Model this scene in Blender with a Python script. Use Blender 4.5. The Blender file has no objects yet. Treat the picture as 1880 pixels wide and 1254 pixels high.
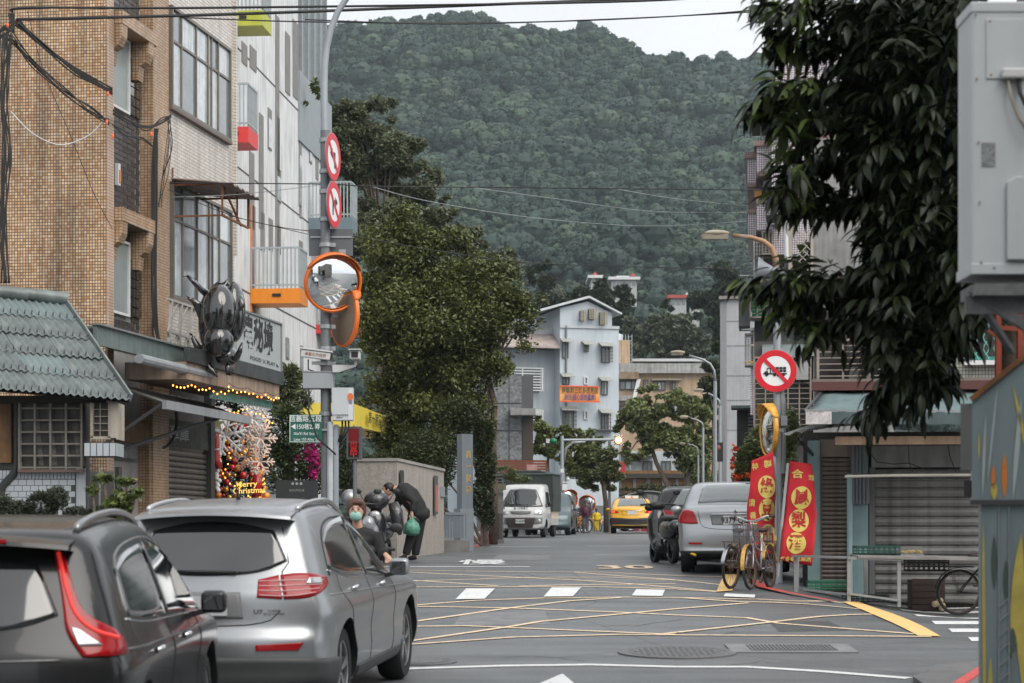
import bpy, math, random
import numpy as np
from mathutils import Vector, Matrix
R = random.Random(7)
S = bpy.context.scene
C = S.collection
PI = math.pi
F, CX, HY, CZ = 4000.0, 940.0, 985.0, 1.5
# ---------------------------------------------------------------- camera, sky, sun, exposure
cam_d = bpy.data.cameras.new('camera'); cam = bpy.data.objects.new('camera', cam_d); C.objects.link(cam)
cam.location = (0, 0, CZ); cam.rotation_euler = (PI/2, 0, 0)
cam_d.sensor_width = 36; cam_d.lens = 36*F/1880; cam_d.shift_y = (HY-627)/1880
cam_d.clip_start = .1; cam_d.clip_end = 6000
cam_d.dof.use_dof = True; cam_d.dof.focus_distance = 44; cam_d.dof.aperture_fstop = 4.2
S.camera = cam
w = bpy.data.worlds.new('World'); S.world = w; w.use_nodes = True
nt = w.node_tree; nt.nodes.clear()
def N(nt, t, **k):
 n = nt.nodes.new(t)
 for a, b in k.items():
  if a.startswith('i_'):
   key = a[2:]
   key = int(key) if key.isdigit() else key.replace('_', ' ')
   n.inputs[key].default_value = b
  else: setattr(n, a, b)
 return n
sky = N(nt, 'ShaderNodeTexSky', sky_type='NISHITA', sun_disc=False)
sky.sun_elevation = math.radians(46); sky.sun_rotation = math.radians(150); sky.dust_density = 4; sky.air_density = 1.2
hs = N(nt, 'ShaderNodeHueSaturation'); hs.inputs['Saturation'].default_value = .10
nt.links.new(sky.outputs[0], hs.inputs['Color'])
# overcast cloud deck: mostly even, faint mottling everywhere
tc = N(nt, 'ShaderNodeTexCoord'); nz = N(nt, 'ShaderNodeTexNoise'); nz.inputs['Scale'].default_value = 3; nz.inputs['Detail'].default_value = 5
nt.links.new(tc.outputs['Generated'], nz.inputs['Vector'])
rp = N(nt, 'ShaderNodeValToRGB'); rp.color_ramp.elements[0].position = .3; rp.color_ramp.elements[1].position = .75
rp.color_ramp.elements[0].color = (6.6, 6.8, 7.15, 1); rp.color_ramp.elements[1].color = (8.1, 8.25, 8.5, 1)
nt.links.new(nz.outputs['Fac'], rp.inputs[0])
mx = N(nt, 'ShaderNodeMix', data_type='RGBA'); mx.inputs[0].default_value = .85
nt.links.new(hs.outputs[0], mx.inputs['A']); nt.links.new(rp.outputs[0], mx.inputs['B'])
bg = N(nt, 'ShaderNodeBackground'); bg.inputs[1].default_value = .094
out = N(nt, 'ShaderNodeOutputWorld')
nt.links.new(mx.outputs['Result'], bg.inputs[0]); nt.links.new(bg.outputs[0], out.inputs[0])
sl = bpy.data.lights.new('sun', 'SUN'); sl.energy = 1.5; sl.angle = math.radians(52); sl.color = (1, .94, .86)
so = bpy.data.objects.new('sun', sl); C.objects.link(so); so.rotation_euler = (math.radians(44), 0, math.radians(42))
S.view_settings.view_transform = 'Standard'; S.view_settings.look = 'None'; S.view_settings.gamma = 1
S.view_settings.use_curve_mapping = False
S.view_settings.exposure = 0.72
S.cycles.max_bounces = 6; S.cycles.diffuse_bounces = 1; S.cycles.glossy_bounces = 3; S.cycles.transmission_bounces = 4
S.cycles.volume_bounces = 0; S.cycles.caustics_reflective = False; S.cycles.caustics_refractive = False
S.cycles.transparent_max_bounces = 8
# ---------------------------------------------------------------- helpers
def P(px, py, d): return Vector(((px-CX)*d/F, d, CZ+(HY-py)*d/F))
_gd = [-60, 0, 13.3, 20, 24.8, 30, 35, 41, 50, 62, 75, 88, 100, 112, 125, 3000]
_gh = [-3.4, -2.0, -1.57, -1.35, -1.118, -.80, -.56, -.44, -.33, -.2, -.05, .11, .2, .27, .28, .28]
def sm(t): t = max(0., min(1., t)); return t*t*(3-2*t)
def gz(x, d):
 h = sum(float(np.interp(d+o, _gd, _gh)) for o in (-2.4, -1.2, 0, 1.2, 2.4))/5
 h -= .40*sm((x-3.4)/3)*sm((d-25)/7)*(1-sm((d-38)/30))
 return CZ+h
def G(px, py, lo=9., hi=110.):
 f = lambda d: P(px, py, d).z-gz((px-CX)*d/F, d)
 a = lo; n = 160
 for i in range(1, n+1):
  b = lo*(hi/lo)**(i/n)
  if f(b) <= 0:
   for _ in range(22):
    m = (a+b)/2
    if f(m) > 0: a = m
    else: b = m
   return P(px, py, a)
  a = b
 return P(px, py, hi)
def gp(px, d): x = (px-CX)*d/F; return Vector((x, d, gz(x, d)))
class Fr:
 "a vertical plane standing in the world; ray() gives the point of it that lies behind a photo pixel"
 def __init__(s, o, ang): s.o = Vector(o); s.a = ang; s.ex = Vector((math.cos(ang), math.sin(ang), 0)); s.ey = Vector((-math.sin(ang), math.cos(ang), 0))
 def ray(s, px, py, yo=0):
  d = Vector(((px-CX)/F, 1, (HY-py)/F)); o = Vector((0, 0, CZ))-s.o
  t = (yo-o.dot(s.ey))/d.dot(s.ey); p = o+d*t
  return Vector((p.dot(s.ex), yo, p.z))
 def u(s, px, yo=0): return s.ray(px, HY, yo).x
 def z(s, px, py, yo=0): return s.ray(px, py, yo).z
class MB:
 def __init__(s): s.v = []; s.f = []; s.m = []; s.cur = 0
 def add(s, vs, fs):
  n = len(s.v); s.v += [tuple(v) for v in vs]; s.f += [tuple(i+n for i in f) for f in fs]; s.m += [s.cur]*len(fs); return s
 def box(s, x0, y0, z0, x1, y1, z1):
  x0, x1 = min(x0, x1), max(x0, x1); y0, y1 = min(y0, y1), max(y0, y1); z0, z1 = min(z0, z1), max(z0, z1)
  return s.hex([(x0,y0,z0),(x1,y0,z0),(x1,y1,z0),(x0,y1,z0),(x0,y0,z1),(x1,y0,z1),(x1,y1,z1),(x0,y1,z1)])
 def hex(s, v): return s.add(v, [(0,3,2,1),(4,5,6,7),(0,1,5,4),(1,2,6,5),(2,3,7,6),(3,0,4,7)])
 def obox(s, c, sz, m=None):
  c = Vector(c); m = m or Matrix.Identity(3); h = [q/2 for q in sz]
  return s.hex([c+m@Vector((a*h[0], b*h[1], e*h[2])) for e in (-1,1) for a, b in ((-1,-1),(1,-1),(1,1),(-1,1))])
 def bar(s, a, b, w, h=None, up=(0,0,1)):
  a, b = Vector(a), Vector(b); h = h or w; t = (b-a)
  if t.length < 1e-6: return s
  t.normalize(); up = Vector(up)
  if abs(t.dot(up)) > .98: up = Vector((0,1,0))
  x = t.cross(up).normalized()*w/2; y = x.cross(t).normalized()*h/2
  return s.hex([a-x-y, a+x-y, a+x+y, a-x+y, b-x-y, b+x-y, b+x+y, b-x+y])
 def tube(s, pts, r, n=8, caps=True):
  pts = [Vector(p) for p in pts]; k = len(pts); rr = r if isinstance(r, (list, tuple)) else [r]*k
  vs = []; prev = None
  for i, p in enumerate(pts):
   t = (pts[min(i+1, k-1)]-pts[max(i-1, 0)])
   t = t.normalized() if t.length > 1e-9 else Vector((0,0,1))
   if prev is None:
    up = Vector((0,0,1)) if abs(t.z) < .9 else Vector((0,1,0)); x = t.cross(up).normalized()
   else:
    x = (prev-t*prev.dot(t)).normalized()
   prev = x; y = t.cross(x)
   for j in range(n):
    a = 2*PI*j/n; vs.append(p+(x*math.cos(a)+y*math.sin(a))*rr[i])
  fs = [(i*n+j, i*n+(j+1)%n, (i+1)*n+(j+1)%n, (i+1)*n+j) for i in range(k-1) for j in range(n)]
  if caps: fs += [tuple(range(n))[::-1], tuple((k-1)*n+j for j in range(n))]
  return s.add(vs, fs)
 def cyl(s, a, b, r, n=12, r2=None): return s.tube([a, b], [r, r if r2 is None else r2], n)
 def lathe(s, prof, c=(0,0,0), m=None, n=16, a0=0, a1=2*PI):
  c = Vector(c); m = m or Matrix.Identity(3); k = len(prof); full = abs(a1-a0-2*PI) < 1e-4; nn = n if full else n+1
  vs = [c+m@Vector((r*math.cos(a0+(a1-a0)*j/n), r*math.sin(a0+(a1-a0)*j/n), z)) for r, z in prof for j in range(nn)]
  fs = [(i*nn+j, i*nn+(j+1)%nn, (i+1)*nn+(j+1)%nn, (i+1)*nn+j) for i in range(k-1) for j in range(n)]
  return s.add(vs, fs)
 def ell(s, c, r, n=12, k=8, m=None):
  c = Vector(c); m = m or Matrix.Identity(3); vs = [c+m@Vector((0,0,-r[2]))]
  for i in range(1, k):
   t = -PI/2+PI*i/k
   for j in range(n):
    a = 2*PI*j/n; vs.append(c+m@Vector((r[0]*math.cos(t)*math.cos(a), r[1]*math.cos(t)*math.sin(a), r[2]*math.sin(t))))
  vs.append(c+m@Vector((0,0,r[2]))); L = len(vs)-1
  fs = [(0, 1+(j+1)%n, 1+j) for j in range(n)]
  fs += [(1+i*n+j, 1+i*n+(j+1)%n, 1+(i+1)*n+(j+1)%n, 1+(i+1)*n+j) for i in range(k-2) for j in range(n)]
  fs += [(1+(k-2)*n+j, 1+(k-2)*n+(j+1)%n, L) for j in range(n)]
  return s.add(vs, fs)
 def prism(s, poly, a, b, ax='y'):
  n = len(poly); f = {'y': lambda p, t: (p[0], t, p[1]), 'x': lambda p, t: (t, p[0], p[1]), 'z': lambda p, t: (p[0], p[1], t)}[ax]
  vs = [f(p, a) for p in poly]+[f(p, b) for p in poly]
  return s.add(vs, [tuple(range(n))[::-1], tuple(range(n, 2*n))]+[(i, (i+1)%n, n+(i+1)%n, n+i) for i in range(n)])
 def grid(s, g, flip=False):
  r, c = len(g), len(g[0]); fs = []
  for i in range(r-1):
   for j in range(c-1):
    q = (i*c+j, i*c+j+1, (i+1)*c+j+1, (i+1)*c+j); fs.append(q[::-1] if flip else q)
  return s.add([p for row in g for p in row], fs)
 def mesh(s, name, mats, smooth=False):
  me = bpy.data.meshes.new(name); me.from_pydata(s.v, [], s.f)
  for m in (mats if isinstance(mats, (list, tuple)) else [mats]): me.materials.append(m)
  if any(s.m): me.polygons.foreach_set('material_index', s.m)
  if smooth:
   me.polygons.foreach_set('use_smooth', [True]*len(me.polygons))
   if smooth is not True: me.set_sharp_from_angle(angle=math.radians(smooth))
  me.update(); return me
 def build(s, name, mats, parent=None, smooth=False, bev=0, **k):
  o = obj(name, s.mesh(name, mats, smooth), parent, **k)
  if bev:
   b = o.modifiers.new('bevel', 'BEVEL'); b.width = bev; b.segments = 2; b.limit_method = 'ANGLE'; b.harden_normals = False
  return o
def obj(name, data, parent=None, loc=(0,0,0), rot=(0,0,0), label=None, cat=None, group=None, kind=None):
 o = bpy.data.objects.new(name, data); C.objects.link(o); o.location = loc; o.rotation_euler = rot
 if parent: o.parent = parent
 for k, v in (('label', label), ('category', cat), ('group', group), ('kind', kind)):
  if v: o[k] = v
 return o
def thing(name, label, cat, loc=(0,0,0), rz=0, group=None): return obj(name, None, None, loc, (0,0,rz), label, cat, group)
def copy_tree(o, parent=None):
 c = o.copy(); C.objects.link(c); c.parent = parent
 for ch in [q for q in kids.get(o.name, [])]: copy_tree(ch, c)
 return c
kids = {}
def index_kids():
 kids.clear()
 for q in C.objects:
  if q.parent: kids.setdefault(q.parent.name, []).append(q)
def dup(root, loc, rz=None, label=None, scale=None):
 c = copy_tree(root); c.location = loc
 if rz is not None: c.rotation_euler = (0, 0, rz)
 if label: c['label'] = label
 if scale: c.scale = (scale,)*3
 return c
# ---------------------------------------------------------------- materials
MC = {}
def mk(name, col, r=.65, m=0., var=.12, sc=3., bump=0., bs=60., streak=0., coat=0., emit=None, es=1., spec=.5, ax=None, col2=None, c2=.5):
 if name in MC: return MC[name]
 a = bpy.data.materials.new(name); a.use_nodes = True; t = a.node_tree; b = t.nodes['Principled BSDF']
 L = t.links.new; b.inputs['Roughness'].default_value = r; b.inputs['Metallic'].default_value = m
 b.inputs['Specular IOR Level'].default_value = spec
 if coat: b.inputs['Coat Weight'].default_value = coat; b.inputs['Coat Roughness'].default_value = .04
 c = tuple(col)+(1,)
 co = N(t, 'ShaderNodeTexCoord')
 n1 = N(t, 'ShaderNodeTexNoise'); n1.inputs['Scale'].default_value = sc; n1.inputs['Detail'].default_value = 6; n1.inputs['Roughness'].default_value = .65
 L(co.outputs['Object'], n1.inputs['Vector'])
 rr = N(t, 'ShaderNodeMapRange'); rr.inputs[1].default_value = .3; rr.inputs[2].default_value = .7
 rr.inputs[3].default_value = 1-var; rr.inputs[4].default_value = 1+var
 L(n1.outputs['Fac'], rr.inputs[0])
 base = None
 if col2:
  n3 = N(t, 'ShaderNodeTexNoise'); n3.inputs['Scale'].default_value = sc*1.7; n3.inputs['Detail'].default_value = 8; n3.inputs['Roughness'].default_value = .7
  L(co.outputs['Object'], n3.inputs['Vector'])
  cr = N(t, 'ShaderNodeMapRange'); cr.inputs[1].default_value = 1-c2-.06; cr.inputs[2].default_value = 1-c2+.06; L(n3.outputs['Fac'], cr.inputs[0])
  m0 = N(t, 'ShaderNodeMix', data_type='RGBA'); m0.inputs['A'].default_value = c; m0.inputs['B'].default_value = tuple(col2)+(1,)
  L(cr.outputs[0], m0.inputs[0]); base = m0.outputs['Result']
 mu = N(t, 'ShaderNodeVectorMath', operation='SCALE')
 if base: L(base, mu.inputs[0])
 else: mu.inputs[0].default_value = col
 L(rr.outputs[0], mu.inputs['Scale']); o = mu.outputs[0]
 if streak:
  mp = N(t, 'ShaderNodeMapping'); mp.inputs['Scale'].default_value = (7, 7, .55); L(co.outputs['Object'], mp.inputs[0])
  n2 = N(t, 'ShaderNodeTexNoise'); n2.inputs['Scale'].default_value = 1; n2.inputs['Detail'].default_value = 5; L(mp.outputs[0], n2.inputs['Vector'])
  r2 = N(t, 'ShaderNodeMapRange'); r2.inputs[1].default_value = .42; r2.inputs[2].default_value = .72; r2.inputs[3].default_value = 1; r2.inputs[4].default_value = 1-streak
  L(n2.outputs['Fac'], r2.inputs[0])
  m2 = N(t, 'ShaderNodeVectorMath', operation='SCALE'); L(o, m2.inputs[0]); L(r2.outputs[0], m2.inputs['Scale']); o = m2.outputs[0]
 L(o, b.inputs['Base Color'])
 if bump:
  nb = N(t, 'ShaderNodeTexNoise'); nb.inputs['Scale'].default_value = bs; nb.inputs['Detail'].default_value = 4; L(co.outputs['Object'], nb.inputs['Vector'])
  bn = N(t, 'ShaderNodeBump'); bn.inputs['Strength'].default_value = bump; bn.inputs['Distance'].default_value = .02
  L(nb.outputs['Fac'], bn.inputs['Height']); L(bn.outputs[0], b.inputs['Normal'])
 if emit: b.inputs['Emission Color'].default_value = tuple(emit)+(1,); b.inputs['Emission Strength'].default_value = es
 MC[name] = a; return a
def tile(name, c1, c2, mor, w, h, ms=.06, off=0., ax='xz', r=.45, streak=.3, var=.15, bump=.4):
 "small ceramic tiles that are a few pixels each"
 if name in MC: return MC[name]
 a = bpy.data.materials.new(name); a.use_nodes = True; t = a.node_tree; b = t.nodes['Principled BSDF']; L = t.links.new
 b.inputs['Roughness'].default_value = r
 co = N(t, 'ShaderNodeTexCoord'); sp = N(t, 'ShaderNodeSeparateXYZ'); L(co.outputs['Object'], sp.inputs[0])
 cb = N(t, 'ShaderNodeCombineXYZ'); ad = N(t, 'ShaderNodeMath', operation='ADD'); L(sp.outputs['X'], ad.inputs[0]); L(sp.outputs['Y'], ad.inputs[1])
 L(ad.outputs[0] if ax == 'xz' else sp.outputs['X' if ax[0] == 'x' else 'Y'], cb.inputs[0]); L(sp.outputs['Z' if ax[1] == 'z' else 'Y'], cb.inputs[1])
 br = N(t, 'ShaderNodeTexBrick', offset=off, squash=1); br.inputs['Scale'].default_value = 1
 br.inputs['Color1'].default_value = tuple(c1)+(1,); br.inputs['Color2'].default_value = tuple(c2)+(1,); br.inputs['Mortar'].default_value = tuple(mor)+(1,)
 br.inputs['Brick Width'].default_value = w; br.inputs['Row Height'].default_value = h; br.inputs['Mortar Size'].default_value = ms*min(w, h); br.inputs['Mortar Smooth'].default_value = .2
 L(cb.outputs[0], br.inputs['Vector'])
 n1 = N(t, 'ShaderNodeTexNoise'); n1.inputs['Scale'].default_value = .9; n1.inputs['Detail'].default_value = 7; n1.inputs['Roughness'].default_value = .7; L(co.outputs['Object'], n1.inputs['Vector'])
 rr = N(t, 'ShaderNodeMapRange'); rr.inputs[1].default_value = .3; rr.inputs[2].default_value = .7; rr.inputs[3].default_value = 1-var; rr.inputs[4].default_value = 1+var; L(n1.outputs['Fac'], rr.inputs[0])
 m1 = N(t, 'ShaderNodeVectorMath', operation='SCALE'); L(br.outputs['Color'], m1.inputs[0]); L(rr.outputs[0], m1.inputs['Scale'])
 mp = N(t, 'ShaderNodeMapping'); mp.inputs['Scale'].default_value = (4, 4, .3); L(co.outputs['Object'], mp.inputs[0])
 n2 = N(t, 'ShaderNodeTexNoise'); n2.inputs['Scale'].default_value = 1; n2.inputs['Detail'].default_value = 6; L(mp.outputs[0], n2.inputs['Vector'])
 r2 = N(t, 'ShaderNodeMapRange'); r2.inputs[1].default_value = .45; r2.inputs[2].default_value = .75; r2.inputs[3].default_value = 1; r2.inputs[4].default_value = 1-streak; L(n2.outputs['Fac'], r2.inputs[0])
 m2 = N(t, 'ShaderNodeVectorMath', operation='SCALE'); L(m1.outputs[0], m2.inputs[0]); L(r2.outputs[0], m2.inputs['Scale'])
 L(m2.outputs[0], b.inputs['Base Color'])
 bn = N(t, 'ShaderNodeBump', invert=True); bn.inputs['Strength'].default_value = bump; bn.inputs['Distance'].default_value = .01; L(br.outputs['Fac'], bn.inputs['Height']); L(bn.outputs[0], b.inputs['Normal'])
 MC[name] = a; return a
def leafmat(name, c1, c2, r=.5, sc=1.2, trans=.25):
 if name in MC: return MC[name]
 a = bpy.data.materials.new(name); a.use_nodes = True; t = a.node_tree; b = t.nodes['Principled BSDF']; L = t.links.new
 g = N(t, 'ShaderNodeNewGeometry'); co = N(t, 'ShaderNodeTexCoord')
 n1 = N(t, 'ShaderNodeTexNoise'); n1.inputs['Scale'].default_value = sc; n1.inputs['Detail'].default_value = 3; L(co.outputs['Object'], n1.inputs['Vector'])
 ad = N(t, 'ShaderNodeMath', operation='MULTIPLY_ADD'); ad.inputs[1].default_value = .55; L(g.outputs['Random Per Island'], ad.inputs[0])
 sb = N(t, 'ShaderNodeMapRange'); sb.inputs[1].default_value = .3; sb.inputs[2].default_value = .7; sb.inputs[3].default_value = 0; sb.inputs[4].default_value = .45; L(n1.outputs['Fac'], sb.inputs[0])
 L(sb.outputs[0], ad.inputs[2])
 m0 = N(t, 'ShaderNodeMix', data_type='RGBA'); m0.inputs['A'].default_value = tuple(c1)+(1,); m0.inputs['B'].default_value = tuple(c2)+(1,); L(ad.outputs[0], m0.inputs[0])
 L(m0.outputs['Result'], b.inputs['Base Color']); b.inputs['Roughness'].default_value = r
 if trans:
  tr = N(t, 'ShaderNodeBsdfTranslucent'); L(m0.outputs['Result'], tr.inputs[0]); ms = N(t, 'ShaderNodeMixShader'); ms.inputs[0].default_value = trans
  L(b.outputs[0], ms.inputs[1]); L(tr.outputs[0], ms.inputs[2]); L(ms.outputs[0], t.nodes['Material Output'].inputs[0])
 MC[name] = a; return a
WHITE = mk('white_paint', (.72,.73,.73), .5, var=.08, streak=.18)
GREYP = mk('grey_paint', (.32,.34,.36), .5, var=.1, streak=.2)
STEEL = mk('galvanised_steel', (.36,.38,.39), .42, .7, var=.15, sc=9)
DSTEEL = mk('dark_steel', (.07,.07,.075), .5, .3)
BLACK = mk('black_plastic', (.015,.015,.016), .45)
RUBBER = mk('rubber', (.02,.02,.02), .8)
CHROME = mk('chrome', (.7,.7,.72), .12, 1)
GLASS = mk('dark_glass', (.02,.024,.026), .04, spec=.8, coat=.6, var=.0)
PANE = mk('window_pane', (.16,.19,.20), .06, spec=.8, coat=.4, var=.25, sc=2)
CURT = mk('pane_curtain', (.52,.57,.59), .12, spec=.7, coat=.3, var=.25, sc=4, streak=.25)
CONC = mk('concrete', (.30,.30,.295), .85, var=.2, bump=.3, bs=30, streak=.35)
DARKC = mk('dark_concrete', (.09,.09,.088), .85, var=.3, bump=.3, bs=30)
CABLE = mk('cable_black', (.02,.02,.02), .6)
RUST = mk('rusty_metal', (.20,.085,.035), .8, var=.4, sc=12, bump=.2)
RED = mk('red_paint', (.50,.03,.03), .45, var=.1)
GREEN = mk('crate_green', (.03,.16,.09), .5, var=.2)
YEL = mk('yellow_paint', (.75,.50,.04), .5)
ORNG = mk('orange_paint', (.80,.20,.02), .4)
SKIN = mk('skin', (.55,.33,.24), .5, var=.06)
HAIR = mk('hair', (.015,.012,.01), .5, var=.3, sc=40)
BARK = mk('bark', (.12,.09,.07), .9, var=.4, sc=10, bump=.6, bs=25)
def lit(name, col, s): return mk(name, col, .4, emit=col, es=s)
_tc = {}
def text(s, h, mat, parent, m, name='lettering', bold=0., ext=.004, sx=1., align='CENTER', **k):
 "flat print or raised letters: one mesh per string; m = matrix whose x runs along the text and y is up"
 cu = bpy.data.curves.new('lettering', 'FONT'); cu.body = s; cu.size = 1; cu.align_x = align; cu.align_y = 'CENTER'; cu.extrude = 0; cu.offset = bold; cu.resolution_u = 3
 cu.space_line = k.pop('line', 1.)
 o = bpy.data.objects.new('t', cu)
 me = bpy.data.meshes.new_from_object(o); bpy.data.objects.remove(o)
 me.name = name; me.materials.clear(); me.materials.append(mat)
 me.transform(m@Matrix.Diagonal((h*sx, h, h, 1)))
 return obj(name, me, parent, **k)
def TM(p, x=(1,0,0), y=(0,0,1)):
 x = Vector(x).normalized(); y = Vector(y); y = (y-x*y.dot(x)).normalized(); z = x.cross(y)
 return Matrix(((x.x,y.x,z.x,p[0]),(x.y,y.y,z.y,p[1]),(x.z,y.z,z.z,p[2]),(0,0,0,1)))
def leaf_quads(pts, size, rnd, asp=.45, droop=.3, nrm=None):
 "pointed, slightly folded leaf faces scattered at pts (numpy) -> verts, faces"
 n = len(pts); rs = np.random.RandomState(rnd)
 d = rs.normal(size=(n,3)); d[:,2] = d[:,2]*.6-droop; d /= np.linalg.norm(d, axis=1)[:,None]
 up = rs.normal(size=(n,3))*.6+np.array([0,0,1.]); s = np.cross(d, up); s /= np.linalg.norm(s, axis=1)[:,None]
 L = size*rs.uniform(.65, 1.3, n)[:,None]
 a = pts-d*L*.5; b = pts+d*L*.5; l = pts+s*L*asp*.5; r = pts-s*L*asp*.5
 v = np.stack([a, l, b, r], 1).reshape(-1,3)
 f = np.arange(4*n).reshape(-1,4)
 return v, f
def np_mesh(name, v, f, mats, smooth=False, mi=None):
 me = bpy.data.meshes.new(name); me.vertices.add(len(v)); me.vertices.foreach_set('co', np.asarray(v, dtype=np.float32).ravel())
 k = f.shape[1]; me.loops.add(len(f)*k); me.polygons.add(len(f))
 me.loops.foreach_set('vertex_index', f.astype(np.int32).ravel())
 me.polygons.foreach_set('loop_start', np.arange(0, len(f)*k, k, dtype=np.int32))
 try: me.polygons.foreach_set('loop_total', np.full(len(f), k, dtype=np.int32))
 except Exception: pass
 for m in (mats if isinstance(mats, (list, tuple)) else [mats]): me.materials.append(m)
 if mi is not None: me.polygons.foreach_set('material_index', mi.astype(np.int32))
 if smooth: me.polygons.foreach_set('use_smooth', np.ones(len(f), dtype=bool))
 me.update(calc_edges=True); return me
# ---------------------------------------------------------------- ground, road, markings
def asphalt():
 a = bpy.data.materials.new('asphalt'); a.use_nodes = True; t = a.node_tree; b = t.nodes['Principled BSDF']; L = t.links.new
 co = N(t, 'ShaderNodeTexCoord')
 n1 = N(t, 'ShaderNodeTexNoise'); n1.inputs['Scale'].default_value = .5; n1.inputs['Detail'].default_value = 8; n1.inputs['Roughness'].default_value = .7
 n2 = N(t, 'ShaderNodeTexNoise'); n2.inputs['Scale'].default_value = 55; n2.inputs['Detail'].default_value = 3
 mp = N(t, 'ShaderNodeMapping'); mp.inputs['Scale'].default_value = (.25, 1.6, 1); L(co.outputs['Object'], mp.inputs[0])
 n3 = N(t, 'ShaderNodeTexNoise'); n3.inputs['Scale'].default_value = 1.1; n3.inputs['Detail'].default_value = 5; L(mp.outputs[0], n3.inputs['Vector'])
 vo = N(t, 'ShaderNodeTexVoronoi', feature='DISTANCE_TO_EDGE'); vo.inputs['Scale'].default_value = .22; L(co.outputs['Object'], vo.inputs['Vector'])
 for n in (n1, n2): L(co.outputs['Object'], n.inputs['Vector'])
 cr = N(t, 'ShaderNodeValToRGB'); cr.color_ramp.elements[0].position = .32; cr.color_ramp.elements[1].position = .72
 cr.color_ramp.elements[0].color = (.050,.055,.059,1); cr.color_ramp.elements[1].color = (.185,.195,.203,1)
 ad = N(t, 'ShaderNodeMath', operation='ADD'); ad.inputs[1].default_value = 0
 m = N(t, 'ShaderNodeMix', data_type='FLOAT'); m.inputs[0].default_value = .5; L(n1.outputs['Fac'], m.inputs['A']); L(n3.outputs['Fac'], m.inputs['B'])
 L(m.outputs[0], cr.inputs[0])
 sp = N(t, 'ShaderNodeMapRange'); sp.inputs[1].default_value = .3; sp.inputs[2].default_value = .75; sp.inputs[3].default_value = .7; sp.inputs[4].default_value = 1.35; L(n2.outputs['Fac'], sp.inputs[0])
 ck = N(t, 'ShaderNodeMapRange'); ck.inputs[1].default_value = .0; ck.inputs[2].default_value = .006; ck.inputs[3].default_value = .55; ck.inputs[4].default_value = 1; L(vo.outputs['Distance'], ck.inputs[0])
 m3 = N(t, 'ShaderNodeMath', operation='MULTIPLY'); L(sp.outputs[0], m3.inputs[0]); L(ck.outputs[0], m3.inputs[1])
 mu = N(t, 'ShaderNodeVectorMath', operation='SCALE'); L(cr.outputs[0], mu.inputs[0]); L(m3.outputs[0], mu.inputs['Scale']); L(mu.outputs[0], b.inputs['Base Color'])
 b.inputs['Roughness'].default_value = .5
 bn = N(t, 'ShaderNodeBump'); bn.inputs['Strength'].default_value = .35; bn.inputs['Distance'].default_value = .01; L(n2.outputs['Fac'], bn.inputs['Height']); L(bn.outputs[0], b.inputs['Normal'])
 return a
ASPH = asphalt()
SOIL = mk('soil', (.07,.065,.05), .9, var=.3)
xs = sorted(set([-900,-500,-250,-120,-60,-35,-25,-20]+[i*.25 for i in range(-60, 61)]+[18,22,30,45,80,150,300,600,900]))
ds = sorted(set([-60,-30,-15,-8,-4,0,3,6]+[8+i*.25 for i in range(169)]+[50+2.5*i for i in range(40)]+[155,170,190,220,260,320,400,600,900,1500]))
g = MB(); g.grid([[(x, d, gz(x, d)) for x in xs] for d in ds]); road = g.build('road', ASPH, smooth=True, kind='structure')
def worn(name, col, wear):
 a = mk(name, col, .6, var=.14, sc=7, col2=(.12,.125,.13), c2=wear-.02); return a
MW = worn('marking_white', (.66,.67,.67), .36); MY = worn('marking_yellow', (.78,.60,.40), .40); MY2 = worn('marking_yellow_thick', (.80,.52,.20), .33); MR = worn('marking_red', (.55,.07,.06), .40)
def drape(pts, w, name, m, up=.006):
 "painted line draped on the road: pts are photo pixels of its centre line"
 q = [G(*p) for p in pts]; out = []
 for a, b in zip(q[:-1], q[1:]):
  n = max(1, int((b-a).length/.4))
  out += [a.lerp(b, i/n) for i in range(n)]
 out.append(q[-1]); g = []
 for i, p in enumerate(out):
  t = out[min(i+1, len(out)-1)]-out[max(i-1, 0)]; t.z = 0; t.normalize(); s = Vector((-t.y, t.x, 0))*w/2
  g.append([Vector((c.x, c.y, gz(c.x, c.y)+up)) for c in (p-s, p, p+s)])
 mb = MB(); mb.grid(g); return mb.build(name, m, road, kind='structure')
def patch(poly, name, m, up=.007, n=6, parent=road):
 a, b, c, d = [G(*p) for p in poly]; g = []
 for i in range(n+1):
  l, r = a.lerp(d, i/n), b.lerp(c, i/n)
  g.append([Vector((k.x, k.y, gz(k.x, k.y)+up)) for k in (l.lerp(r, j/n) for j in range(n+1))])
 mb = MB(); mb.grid(g); return mb.build(name, m, parent, kind='structure')
YL = [[(690,1046),(971,1050.5),(1100,1050.5),(1240,1057),(1330,1059.5)], [(735,1050),(838,1055),(966,1061),(1054,1065),(1155,1072),(1318,1086)],
 [(740,1068),(868,1064),(966,1060.5),(1120,1060),(1240,1065.5),(1325,1074)], [(738,1065),(913,1076)], [(1054,1051),(1139,1058),(1240,1065)],
 [(700,1078.5),(953,1077.5),(1100,1078),(1240,1082),(1314,1087)], [(953,1077),(1046,1074.5),(1240,1072.5)],
 [(700,1118),(758,1112),(873,1103),(993,1099),(1139,1097),(1256,1098),(1466,1104.5),(1547,1107)], [(700,1113),(758,1114),(937,1117),(1139,1125),(1240,1130),(1371,1135),(1428,1145),(1681,1165)],
 [(700,1150),(760,1142),(937,1117),(1046,1104),(1139,1098)], [(700,1152),(760,1151),(854,1150),(953,1154),(1240,1166)],
 [(700,1186),(759,1177),(939,1151),(993,1142),(1165,1126),(1240,1119),(1374,1108)], [(700,1188),(759,1184),(942,1171),(1139,1166),(1240,1167),(1428,1168),(1710,1170)],
 [(1217,1165),(1374,1148),(1436,1141),(1505,1133),(1606,1128.6)], [(1256,1099),(1359,1106),(1604,1122)]]
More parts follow.
